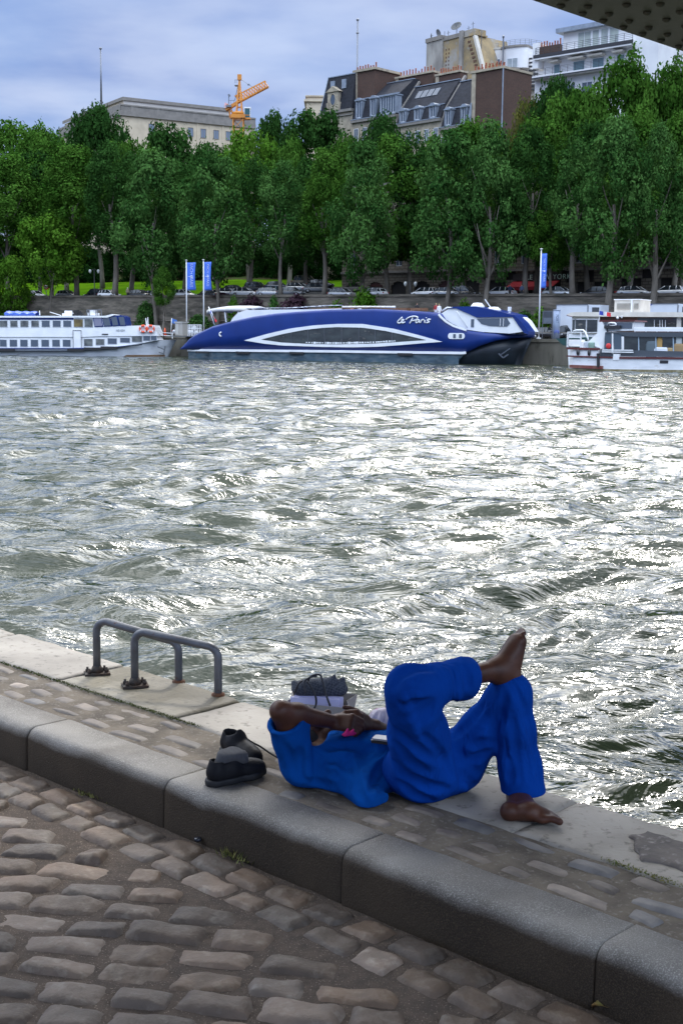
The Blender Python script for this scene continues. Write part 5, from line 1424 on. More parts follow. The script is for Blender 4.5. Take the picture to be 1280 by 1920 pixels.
    for a, b in zip(P[:-1], P[1:]): m.bar((a.x, -.02, a.z), (b.x, -.02, b.z), .18, .2)
    m.build('swept_trim', M_BWHITE, hull)
    # deck gear on the bridge: radar, lockers, aerials
    m = MB(); 
    for (x, y, w, h) in ((868, 574, 2.4, .35), (895, 571, 1.8, .7), (925, 577, 1.9, .6), (856, 573, 1.0, .3)):
        p = s.at(x, y, 3); m.lathe([(w * .5, 0), (w * .5, h * .5), (w * .3, h), (.05, h * 1.05)], 10, (p.x, 3, p.z - .5), Matrix.Diagonal((1, .6, 1)))
    m.build('deck_dome', M_BWHITE, root)
    m = MB(); a, b = s.at(920, 577, 3), s.at(909, 561, 3); m.bar(a, b, .1); a, b = s.at(955, 590, 3), s.at(955, 579, 3); m.bar(a, b, .22); m.box(b, (.35, .3, .5)); m.build('aerial', M_BWHITE, root)
    m = MB(); P = [s.at(x, y, 2) for x, y in ((828, 583), (838, 576), (848, 576.5), (854, 588), (852, 600))]
    m.tube(P, .09, 6); P = [s.at(x, y, .8) for x, y in ((856, 583), (862, 592), (876, 614))]; m.tube(P, .04, 5); m.build('stair_rail', M_BWHITE, root)
    m = MB(); p = s.at(957, 614, 2); m.box(p, (2.2, .6, .5)); m.build('red_locker', M_RED, root)
    m = MB(); P = [s.at(x, y, -.3) for x, y in ((917, 667), (917, 660), (912, 656))]; 
    a = s.at(945, 661, 1.2); m.bar(a - Vector((.5, 0, .3)), a + Vector((.7, 0, .5)), .12); m.bar(a - Vector((.7, 0, .1)), a - Vector((.1, 0, .6)), .14); m.bar(a - Vector((.1, 0, .6)), a + Vector((.5, 0, -.2)), .14); m.build('anchor', MAT('anchor_grey', (.07, .08, .10), rough=.5), root)
    # stern canopy
    m = MB(); m.smooth = True; rings = []
    for px, py in ((391, 583), (395, 579.5), (410, 577.6), (430, 577), (450, 577), (468, 578)):
        p = s.at(px, py, 2); rings.append([Vector((p.x, 1.5, p.z)), Vector((p.x, 4.5, p.z + .35)), Vector((p.x, 7.5, p.z)), Vector((p.x, 7.5, p.z - .18)), Vector((p.x, 4.5, p.z + .1)), Vector((p.x, 1.5, p.z - .45))])
    m.loft(rings); m.build('stern_canopy', M_CANV, root)
    m = MB()
    for px, y in ((421, 1.7), (446, 1.7), (421, 7.2), (446, 7.2)):
        a = s.at(px, 580, y); b = s.at(px + 3, 604, y); m.bar(a, b, .14)
    m.build('canopy_post', M_BWHITE, root)
    # raised white side and the furniture along the top deck
    r_ = random.Random(9)
    poly('deck_coaming', [(432, 603), (436, 596), (446, 586), (462, 581), (530, 580), (590, 579.5), (640, 578), (640, 581), (590, 582.5), (530, 586.5), (474, 594), (452, 599)], .8, 1.0, M_BWHITE)
    tb = empty('deck_table', s.world(s.at(470, 582, 2)), 0, 'white table set on the stern deck of the blue boat', 'table', 'white tables on the top deck of the blue boat')
    m = MB(); m.box((0, 0, .3), (1.1, .8, .05)); m.build('table_top', M_BWHITE, tb); m = MB(); m.bar((0, 0, -.3), (0, 0, .3), .08); m.build('table_leg', M_STEELP, tb)
    for k, px in enumerate(range(482, 640, 11)):
        zt = interp(top, px) - 3.2; t2 = copy_tree(tb); t2.location = s.world(s.at(px, min(zt, 581.5), 2 + (k % 3))); 
        t2.rotation_euler.z = k
        t2['label'] = 'small white table on the top deck of the blue boat'
    tb['label'] = 'small white table on the top deck of the blue boat'
    m = MB(); P = [s.at(px, interp(top, px) - 2.2, .9) for px in range(560, 745, 8)]
    for a, b in zip(P[:-1], P[1:]): m.bar(a, b, .10, .12)
    for p in P: m.bar(p - Vector((0, 0, .8)), p, .06)
    m.build('teak_rail', M_TEAK, root)
    m = MB()
    for k, px in enumerate(range(646, 744, 9)):
        p = s.at(px, 575.8, 2.5); m.tube([p + Vector((-.35, 0, 0)), p + Vector((.35, 0, .02))], .16, 7)
    m.build('rolled_awning', M_CANV, root)
    m = MB(); 
    for x0, x1 in ((742, 763), (770, 795)): a, b = s.at(x0, 577, 1.5), s.at(x1, 580, 1.5); m.bbox(a.x, b.x, 1.4, 2.6, a.z - .35, a.z)
    m.build('bench', M_TEAK, root)
    # ensign on the stern
    a, b = s.at(402, 609, 1), s.at(391, 575, 1); m = MB(); m.tube([a, b], .06, 6); fp = m.build('ensign_staff', M_BWHITE, root)
    m = MB()
    for k, c in enumerate(((.03, .05, .30), (.75, .75, .78), (.65, .02, .03))):
        mm = MB(); mm.smooth = True; p0 = b.lerp(a, .04); vs = []
        for i in range(4):
            t = (k + i / 3) / 3
            for j in range(4): q = b.lerp(a, .03 + .17 * j / 1.5 * (1 - .25 * t) + .5 * t * .9) + Vector((.55 * t * (1 + .2 * math.sin(j)), .1 * math.sin(j * 2 + t * 5), -.3 * t)); vs.append(q)
        mm.add(vs, [(i * 4 + j, (i + 1) * 4 + j, (i + 1) * 4 + j + 1, i * 4 + j + 1) for i in range(3) for j in range(3)]); mm.build('flag_stripe', MAT('flag_cloth', c, rough=.8), fp, fix=False)
    return s
S_BLUE = blue_boat()

def left_boat():
    s = Side('river_boat', 'white two deck river cruiser with rows of square windows and orange life rings', 'boat', 0, 184, 317, 184)
    root = s.root; BE = 6.0
    z = lambda X, Y: (X * .328, 460 + Y * .328)
    A = lambda X, Y, y=0: s.at(*z(X, Y), y)
    U0 = -14.0
    # hull
    top = [(-600, 592), (0, 592), (300, 592), (470, 590), (600, 583), (700, 573), (820, 556), (900, 542), (995, 538)]
    rings = []
    for X in (-500, 0, 200, 400, 500, 600, 700, 780, 850, 900, 940, 970, 992):
        p = A(X, interp(top, X)); w = 1 if X < 700 else max(.03, 1 - ((X - 700) / 300) ** 2.0); c = BE / 2; h = BE / 2 * w
        fx = max(0, X - 850) / 145 * 1.6
        rings.append([Vector((p.x - fx, c - h * .8, -.7)), Vector((p.x - fx * .5, c - h * .92, p.z * .5)), Vector((p.x, c - h, p.z)), Vector((p.x, c + h, p.z)), Vector((p.x - fx * .5, c + h * .92, p.z * .5)), Vector((p.x - fx, c + h * .8, -.7))])
    m = MB(); m.smooth = False; m.loft(rings); hull = m.build('hull', MAT('greyish_hull_paint', (.58, .60, .63), (.48, .50, .53), .6, .5, c3=(.25, .2, .15), s3=.7, lo3=.62, hi3=.75, stretch=(1, 1, 4)), root)
    def strip(name, pts, th, y, mat, hgt, par=root):
        m = MB(); P = [A(X, Y) for X, Y in pts]
        for a, b in zip(P[:-1], P[1:]): m.bar((a.x, y, a.z), (b.x, y, b.z), th, hgt)
        return m.build(name, mat, par)
    strip('rubbing_strake', [(-500, 588), (405, 588), (640, 584), (745, 572)], .14, -.06, M_NAVY, .12)
    strip('rubbing_strake', [(-500, 605), (400, 604), (620, 592), (720, 577), (812, 566)], .16, -.08, M_DKHULL, .18)
    strip('waterline_band', [(-500, 628), (400, 631), (830, 632), (940, 630)], .05, .45, MAT('rust_band', (.14, .08, .04), rough=.9), .30)
    for X in (38, 435, 530, 625):
        m = MB(); p = A(X, 597 if X < 500 else 592 - (X - 500) * .06); m.box((p.x, -.2, p.z), (2.4, .18, .38)); m.build('fender', M_RUBB, root)
    # lower cabin and bulwark
    def slab(name, pts, y0, y1, mat, par=root):
        m = MB(); P = [A(X, Y, y0) for X, Y in pts]; m.prism([(p.x, p.z) for p in P], -y0, -y1, ax=AXY); return m.build(name, mat, par)
    cab = slab('lower_cabin', [(-500, 520), (470, 520), (560, 515), (885, 512), (905, 540), (820, 556), (700, 573), (600, 583), (470, 590), (-500, 590)], .25, BE - .25, M_BWHITE)
    up = slab('upper_cabin', [(-500, 408), (600, 408), (628, 400), (632, 462), (880, 455), (888, 470), (903, 516), (560, 519), (470, 523), (-500, 523)], .1, BE - .1, M_BWHITE)
    slab('roof', [(-500, 402), (600, 402), (640, 392), (655, 397), (612, 412), (-500, 412)], -.15, BE + .15, M_BWHITE)
    strip('navy_band', [(-500, 417), (420, 417)], .05, .07, M_NAVY, .34, up)
    g = M_GLASS
    def win(X0, X1, Y0, Y1, y, par, rounded=False, glass=g):
        a, b = A(X0, Y0, y), A(X1, Y1, y); m = MB(); m.bbox(a.x - .07, b.x + .07, y - .05, y + .02, b.z - .07, a.z + .07); w = m.build('window', MAT('window_trim', (.5, .52, .55), rough=.4) if 'window_trim' not in bpy.data.materials else bpy.data.materials['window_trim'], par)
        m = MB(); m.bbox(a.x, b.x, y - .08, y - .03, b.z, a.z); m.build('pane', glass, w)
    gw = MAT('curtained_boat_glass', (.16, .17, .16), (.05, .055, .06), 1.2, .15)
    for X0, X1 in ((-245, -200), (-185, -140), (-125, -80), (-60, -18), (0, 42), (60, 100), (118, 162), (180, 222), (240, 284), (303, 346), (363, 407)): win(X0, X1, 430, 464, .1, up, glass=gw if X0 < 200 else g)
    win(423, 474, 421, 465, .1, up, glass=MAT('amber_curtain_glass', (.20, .15, .05), (.06, .04, .02), 1, .3)); win(484, 530, 421, 465, .1, up, glass=gw)  # first tall pane has a mottled amber-brown curtain colour
    for X0, X1 in ((-245, -200), (-185, -140), (-125, -80), (-60, -18), (0, 38), (57, 98), (117, 158), (177, 218), (238, 280), (300, 342), (360, 403)): win(X0, X1, 539, 577, .25, cab)
    for X0, X1, Y0, Y1 in ((482, 529, 535, 574), (549, 596, 535, 568), (617, 667, 531, 562), (688, 742, 528, 554), (755, 812, 519, 550), (820, 858, 516, 543), (863, 895, 515, 541)): win(X0, X1, Y0, Y1, .25, cab, glass=gw if X0 in (482, 755, 549) else g)
    # wheelhouse with slanted navy framed windows
    for k, (X0, X1) in enumerate(((535, 585), (588, 632), (637, 675), (680, 716))):
        m = MB(); P = [A(X0 + 6, 466 - k * 2, .05), A(X1 + 6, 464 - k * 2, .05), A(X1 - 6, 402 if k > 1 else 405, .05), A(X0 - 6, 404, .05)]; m.prism([(p.x, p.z) for p in P], -.02, -.10 , ax=AXY); w = m.build('wheelhouse_frame', M_NAVY, up)
        m = MB(); c = sum(P, Vector()) / 4; m.prism([(c.x + (p.x - c.x) * .84, c.z + (p.z - c.z) * .84) for p in P], .03, -.0, ax=AXY); m.build('pane', MAT('violet_glass', (.20, .20, .28), rough=.15) if k == 0 else g, w)
    slab('wheelhouse', [(628, 400), (690, 398), (712, 408), (722, 460), (632, 462)], .6, BE - .6, M_NAVY, up)
    m = MB(); a, b = A(418, 484, .05), A(466, 588, .05); m.bbox(a.x, b.x, -.0, .1, b.z, a.z); d = m.build('cabin_door', M_BWHITE, up)
    m = MB(); m.bar((a.x, -.04, a.z), (a.x, -.04, b.z), .06); m.bar((b.x, -.04, a.z), (b.x, -.04, b.z), .06); m.bar((a.x, -.04, a.z), (b.x, -.04, a.z), .06); m.build('door_frame', M_STEELP, d)
    for X in (818, 862):
        p = A(X, 476, -.05); m = MB(); ring = [(p.x + .46 * math.cos(t), -.12, p.z + .46 * math.sin(t)) for t in np.linspace(0, 6.283, 15)]; m.tube(ring, .14, 7, cap=False); lr = m.build('life_ring', MAT('life_ring_orange', (.75, .09, .03), rough=.6), root)
        m = MB()
        for t in (.78, 2.35, 3.93, 5.5): m.box((p.x + .46 * math.cos(t), -.14, p.z + .46 * math.sin(t)), (.14, .34, .30)); 
        m.build('ring_band', M_BWHITE, lr)
    # faint name on the bow bulwark, small plate
    m = MB(); 
    for k, X in enumerate((668, 678, 690, 700, 710)): a = A(X, 484, .05); m.box((a.x, .05, a.z), (.22, .04, .3 if k % 2 else .2))
    m.build('faint_name', MAT('faded_letters', (.42, .44, .46), rough=.6), root)
    m = MB(); p = A(600, 507, .05); m.box((p.x, .03, p.z), (.9, .05, .15)); m.build('name_plate', M_BLACK, root)
    # bow gear
    m = MB(); p = A(925, 595, .3)
    m.bar(p + Vector((-.6, -.2, .4)), p + Vector((.4, -.2, .0)), .16); m.bar(p + Vector((.5, -.2, .5)), p + Vector((.3, -.2, -.6)), .2); m.bar(p + Vector((.3, -.2, -.6)), p + Vector((-.4, -.2, -.4)), .18); m.build('anchor', MAT('anchor_steel', (.10, .11, .12), rough=.6), root)
    m = MB(); m.bar(A(833, 415, 1), A(850, 540, 1), .12); m.bar(A(845, 410, 1), A(848, 540, 1), .1); m.bar(A(850, 450, 1), A(875, 520, 1), .08); m.build('bow_mast', M_BWHITE, root)
    railing(root, [tuple(A(895, 515, 1.2)), tuple(A(935, 530, 2.4)), tuple(A(985, 533, 2.9))], 0, .8, 2, 1.0, M_BWHITE, r=.04)
    # roof deck gear
    m = MB()
    for (X0, X1, Y0, Y1) in ((355, 430, 372, 402), (500, 550, 368, 400)): a, b = A(X0, Y0, 1.5), A(X1, Y1, 1.5); m.bbox(a.x, b.x, 1.5, 4, b.z, a.z - .4); m.bbox(a.x + .3, b.x - .4, 1.7, 3.8, a.z - .4, a.z)
    m.build('deck_locker', M_BWHITE, root)
    m = MB(); a = A(500, 368, 1.4)
    for X in (500, 512, 550, 560, 582): m.bar(A(X, 402, 1.4), A(X - 4, 368, 1.4), .09)
    m.bar(A(496, 368, 1.4), A(580, 368, 1.4), .09); m.build('windscreen_frame', M_STEELP, root)
    r_ = random.Random(2); m = MB()
    for k in range(14): p = A(r_.uniform(425, 465), r_.uniform(378, 402), 1.2); m.box(p, (r_.uniform(.3, .9), .5, r_.uniform(.2, .6)), rz=r_.random())
    m.build('black_gear', M_RUBB, root)
    m = MB(); m.bar(A(285, 380, 2), A(350, 400, 2), .08); m.bar(A(228, 398, 2), A(226, 372, 2), .1); m.build('deck_pole', M_BWHITE, root)
    a, b = A(28, 376, 1.5), A(205, 402, 1.5); m = MB(); m.smooth = False
    n = 12; vs = []
    for i in range(n + 1):
        x = a.x + (b.x - a.x) * i / n; sag = .12 * math.sin(i * 1.9) 
        vs += [(x, 1.2, b.z), (x, 1.0, a.z - .25 + sag), (x, 2.6, a.z + .05 + sag * .5), (x, 4.2, a.z - .2 + sag), (x, 4.2, b.z)]
    m.add(vs, [(i * 5 + j, (i + 1) * 5 + j, (i + 1) * 5 + j + 1, i * 5 + j + 1) for i in range(n) for j in range(4)]); m.build('blue_tarpaulin', MAT('blue_tarpaulin', (.05, .13, .50), (.035, .09, .38), 1.5, .5, bump=.5, bscale=3), root, fix=False)
left_boat()

M_OXB = MAT('oxblood_trim', (.10, .018, .018), rough=.5)
M_DGREY = MAT('dark_grey_panel', (.055, .065, .08), rough=.45)
def right_boats():
    s = Side('restaurant_barge', 'white hulled restaurant barge with a dark glass saloon at the right edge', 'boat', 1062, 127, 1280, 120.5)
    root = s.root; BE = 5.5
    z = lambda X, Y: (1040 + X * .1875, 550 + Y * .1875)
    A = lambda X, Y, y=0: s.at(*z(X, Y), y)
    XE = 2150
    def slab(name, pts, y0, y1, mat, par=root):
        m = MB(); P = [A(X, Y, y0) for X, Y in pts]; m.prism([(p.x, p.z) for p in P], -y0, -y1, ax=AXY); return m.build(name, mat, par)
    def strip(name, pts, th, y, mat, hgt, par=root):
        m = MB(); P = [A(X, Y, y) for X, Y in pts]
        for a, b in zip(P[:-1], P[1:]): m.bar(a, b, th, hgt)
        return m.build(name, mat, par)
    rings = []
    for X, Yt, w in ((117, 550, .55), (122, 550, .72), (135, 550, .86), (180, 551, .97), (300, 552, 1), (428, 553, 1), (430, 636, 1), (900, 638, 1), (XE, 640, 1)):
        p = A(X, Yt); c = BE / 2; h = BE / 2 * w
        rings.append([Vector((p.x, c - h, -.6)), Vector((p.x, c - h, p.z)), Vector((p.x, c + h, p.z)), Vector((p.x, c + h, -.6))])
    m = MB(); m.loft(rings); hull = m.build('hull', MAT('barge_white_paint', (.76, .76, .78), (.64, .65, .67), .8, .5, c3=(.30, .24, .16), s3=.9, lo3=.60, hi3=.76, stretch=(1, 1, 3)), root)
    strip('rub_rail', [(117, 547), (300, 553), (450, 556)], .14, -.06, M_OXB, .20); strip('rub_rail', [(117, 625), (430, 636), (575, 641)], .12, -.06, M_OXB, .13); strip('rub_rail', [(645, 643), (XE, 655)], .12, -.06, M_OXB, .16)
    strip('lower_rub_rail', [(145, 728), (480, 740)], .16, -.08, MAT('worn_red_rail', (.16, .035, .03), (.2, .1, .07), 2, .7), .30)
    strip('water_stain', [(117, 762), (600, 772), (XE, 790)], .03, -.02, MAT('algae_stain', (.16, .13, .06), (.30, .27, .18), 2, .9), .28)
    for X, Y in ((233, 588), (344, 592)):
        p = A(X, Y, -.04); m = MB(); m.lathe([(.09, 0), (.16, .04), (.16, .1)], 10, p, Matrix.Rotation(R(90), 3, 'X') @ Matrix.Diagonal((1, 2.0, 1))); m.build('porthole', M_BLACK, hull)
    m = MB(); m.bar(A(432, 598, -.15), A(434, 735, -.15), .28, .2); m.build('tyre_fender', M_RUBB, root)
    m = MB(); p = A(1090, 684, -.02); m.box(p, (.8, .05, .28)); m.build('vent_plate', M_BLACK, hull)
    # saloon
    slab('saloon_base', [(455, 560), (XE, 600), (XE, 645), (455, 628)], .25, BE - .3, M_DGREY)
    rf = slab('saloon_roof', [(505, 385), (XE, 392), (XE, 440), (840, 432), (700, 428), (640, 400), (500, 398)], .15, BE, M_DGREY)
    sg = slab('saloon_glass', [(690, 425), (XE, 436), (XE, 618), (690, 605)], .42, BE - .5, M_SALGLASS)
    cw = slab('curved_side_panel', [(500, 395), (640, 395), (700, 430), (660, 430), (660, 560), (590, 560), (585, 430), (575, 560), (492, 560), (495, 450)], .22, .34, MAT('steel_blue_panel', (.06, .085, .115), rough=.4))
    slab('brown_door', [(590, 400), (655, 405), (655, 600), (590, 595)], .36, .44, MAT('varnished_door', (.20, .075, .035), (.12, .045, .02), 2, .4))
    m = MB()
    for X in (838, 1010, 1185, 1360, 1535, 1710): m.bar(A(X, 432, .38), A(X + 2, 615, .38), .14, .1)
    m.build('mullion', MAT('pale_mullion', (.32, .40, .48), rough=.4), sg)
    m = MB(); m.bar(A(577, 400, .2), A(577, 600, .2), .14); m.build('door_post', M_BWHITE, root)
    # things seen through the glass: tables and baskets, real pieces just behind it are hidden, so pale furniture stands against it
    r_ = random.Random(6)
    for X, Y, w, h, c in ((1045, 515, .55, 1.5, (.42, .26, .09)), (1055, 585, 1.6, .9, (.62, .64, .68)), (1150, 580, .7, .7, (.35, .25, .12)), (965, 560, 1.2, 1.6, (.10, .13, .15)), (1245, 560, 1.3, 1.1, (.30, .20, .10)), (1240, 470, .6, 1.2, (.45, .48, .48)), (1225, 540, .5, .9, (.55, .55, .52))):
        p = A(X, Y, .40); m = MB(); m.lathe([(w * .4, -h * .5), (w * .5, -h * .3), (w * .5, h * .3), (w * .35, h * .5)], 8, p, Matrix.Diagonal((1, .12, 1))); m.build('saloon_furniture', MAT('saloon_furniture', c, rough=.8), sg)
    strip('white_rail', [(470, 565), (780, 568)], .08, -.02, M_BWHITE, .1); strip('white_rail', [(470, 583), (785, 588)], .08, -.02, M_BWHITE, .1)
    slab('gang_box', [(583, 605), (645, 605), (640, 668), (578, 668)], -.05, .25, M_BWHITE)
    p = A(537, 525, .2); m = MB(); m.lathe([(.26, 0), (.28, .05), (.2, .1)], 10, p, Matrix.Rotation(R(90), 3, 'X')); m.build('red_sticker', M_RED, root)
    # white stair wall and wheelhouse
    slab('stair_wall', [(440, 290), (470, 280), (520, 385), (500, 395), (490, 560), (330, 500), (345, 470), (425, 395)], .7, 1.2, M_BWHITE)
    wh = slab('wheelhouse', [(445, 282), (790, 278), (778, 370), (480, 382), (440, 380)], .9, 3.8, M_BWHITE)
    slab('wheelhouse_roof', [(435, 266), (795, 268), (800, 280), (435, 284)], .7, 4.0, M_OXB)
    for X0, X1, Y0, Y1 in ((455, 475, 292, 348), (495, 518, 292, 348), (528, 602, 290, 352), (622, 772, 294, 350)):
        a, b = A(X0, Y0, .9), A(X1, Y1, .9); m = MB(); m.bbox(a.x, b.x, .84, .95, b.z, a.z); m.build('window', M_GLASS, wh)
    m = MB(); m.tube([A(X, Y, .7) for X, Y in ((535, 300), (560, 292), (600, 296), (612, 310), (600, 322), (545, 324))], .09, 6); m.build('handrail', M_BWHITE, wh)
    m = MB(); m.tube([A(X, Y, 0) for X, Y in ((185, 378), (215, 368), (280, 366), (300, 385), (325, 440), (335, 475))], .10, 6); m.build('curved_handrail', M_BWHITE, root)
    m = MB(); m.bar(A(525, 320, .6), A(525, 385, .6), .08); m.box(A(575, 335, .6), (1.6, .3, .3)); m.build('black_gear', M_BLACK, root)
    m = MB(); p = A(795, 340, .5); q = A(XE, 350, .5); m.bar(p, q, .1, .12); p = A(790, 352, .5); q = A(XE, 380, .5); 
    for k in range(13):
        X = 800 + k * 110; m.bar(A(X, 340, .5), A(X, 385, .5), .07)
    m.bar(A(795, 362, .5), A(XE, 368, .5), .16, .3); m.build('roof_rail', M_BWHITE, root)
    railing(root, [tuple(A(122, 545, .6)), tuple(A(128, 545, 0)), tuple(A(255, 547, 0))], 0, 1.55, 3, 1.1, M_BWHITE, r=.045)
    m = MB(); a, b = A(140, 460, .8), A(250, 530, .8); m.bbox(a.x, b.x, .8, 2.0, b.z, a.z); a, b = A(255, 490, .8), A(430, 545, .8); m.bbox(a.x, b.x, 1.0, 2.2, b.z, a.z); m.build('deck_chest', M_BWHITE, root)
    for X, Y, c in ((322, 510, (.45, .50, .56)), (365, 518, (.20, .30, .25))):
        p = A(X, Y, .7); m = MB(); m.lathe([(.3, -.4), (.36, .2), (.3, .3)], 10, p); o = m.build('deck_pot', MAT('deck_pot', c, rough=.6)); o.parent = root
    fl = empty('ensign', s.world(A(440, 262, .5)), root.rotation_euler.z, 'small tricolour flag above the barge wheelhouse', 'flag')
    m = MB(); m.bar((0, 0, -.4), (.05, 0, .9), .05); m.build('staff', M_BWHITE, fl); french_flag(fl, (.05, -.05, .85), .38, 1.15, .5)
    # cream roofed boat moored behind
    t = Side('houseboat', 'cream roofed passenger boat with a box shaped roof unit, moored behind the barge', 'boat', 1063, 137, 1280, 130.5)
    B = lambda X, Y, y=0: t.at(*z(X, Y), y)
    def slab2(name, pts, y0, y1, mat, par=t.root):
        m = MB(); P = [B(X, Y, y0) for X, Y in pts]; m.prism([(p.x, p.z) for p in P], -y0, -y1, ax=AXY); return m.build(name, mat, par)
    M_CR = MAT('cream_boat_paint', (.66, .62, .55), (.55, .51, .45), 1, .6)
    slab2('roof', [(118, 212), (125, 206), (160, 190), (220, 185), (XE, 188), (XE, 238), (900, 234), (450, 230), (170, 228), (140, 224)], -.2, 6.2, M_CR)
    slab2('roof_edge', [(116, 212), (130, 220), (170, 228), (170, 234), (130, 226), (115, 218)], -.25, 6.2, M_OXB)
    cb = slab2('cabin', [(172, 232), (445, 234), (445, 400), (172, 400)], .2, 5.8, M_CR)
    for X0, X1 in ((178, 198), (212, 308), (325, 424)):
        a, b = B(X0, 262, .2), B(X1, 384, .2); m = MB(); m.bbox(a.x - .1, b.x + .1, .14, .22, b.z - .1, a.z + .1); w = m.build('window', M_BWHITE, cb); m = MB(); m.bbox(a.x, b.x, .10, .2, b.z, a.z); m.build('pane', M_SALGLASS, w)
    c2 = slab2('long_cabin', [(445, 234), (XE, 238), (XE, 500), (445, 500)], .5, 5.8, MAT('brown_boat_side', (.12, .05, .035), (.08, .04, .03), 1, .6))
    a, b = B(830, 246, .5), B(1220, 338, .5); m = MB(); m.bbox(a.x, b.x, .42, .5, b.z, a.z); w = m.build('window', M_SALGLASS, c2)
    m = MB()
    for X in (995, 1050, 1075, 1105): m.bar(B(X, 265, .38), B(X, 335, .38), .16, .05)
    m.build('curtain', M_BWHITE, w)
    m = MB(); a, b = B(1222, 236, .4), B(1262, 345, .4); m.bbox(a.x, b.x, .3, .5, b.z, a.z); m.build('roof_post', M_CR, t.root)
    a, b = B(1275, 246, .5), B(XE, 338, .5); m = MB(); m.bbox(a.x, b.x, .42, .5, b.z, a.z); m.build('window', M_SALGLASS, c2)
    a, b = B(597, 66, 1.2), B(768, 180, 1.2); c, d = B(856, 66, 1.2), None
    m = MB(); m.bbox(a.x, c.x, 1.2, 4.4, b.z - .1, a.z); hv = m.build('roof_unit', M_CR, t.root)
    m = MB(); n = 22
    for k in range(n): zz_ = b.z + .25 + (a.z - b.z - .6) * k / n; m.bbox(a.x + .3, b.x - .15, 1.12, 1.2, zz_, zz_ + .05); m.bbox(b.x + .25, c.x - .2, 1.12, 1.2, zz_, zz_ + .05)
    m.build('louvre', MAT('louvre_beige', (.46, .43, .38), rough=.6), hv)
    m = MB(); m.bbox(b.x - .1, b.x + .05, 1.08, 1.2, b.z - .1, a.z); m.bbox(a.x - .05, c.x + .05, 1.1, 4.5, a.z, a.z + .1); m.build('unit_frame', M_BWHITE, hv)
    slab2('hull', [(120, 400), (XE, 400), (XE, 790), (140, 790)], .4, 5.6, M_BWHITE)
    m = MB(); p = B(20, 450, .4); q = B(370, 440, .4)
    m.prism([(x, z_) for x, z_ in ((p.x, p.z), (q.x, p.z + .2), (q.x, p.z - 1.2), (p.x + .8, p.z - .7))], -.1, -2.4, ax=AXY); m.build('green_tarpaulin', MAT('green_tarpaulin', (.012, .06, .055), (.008, .04, .04), 2, .6), t.root)
    # person-sized bird-like finial and small lamps on the roof edge
    m = MB(); p = B(625, 258, -.2); m.lathe([(.02, 0), (.14, .08), (.14, .2), (.02, .3)], 8, p); m.bar(B(668, 245, -.2), B(672, 225, -.2), .1); m.bar(B(655, 232, -.2), B(675, 224, -.2), .1); m.build('roof_lamp', M_BWHITE, t.root)
right_boats()
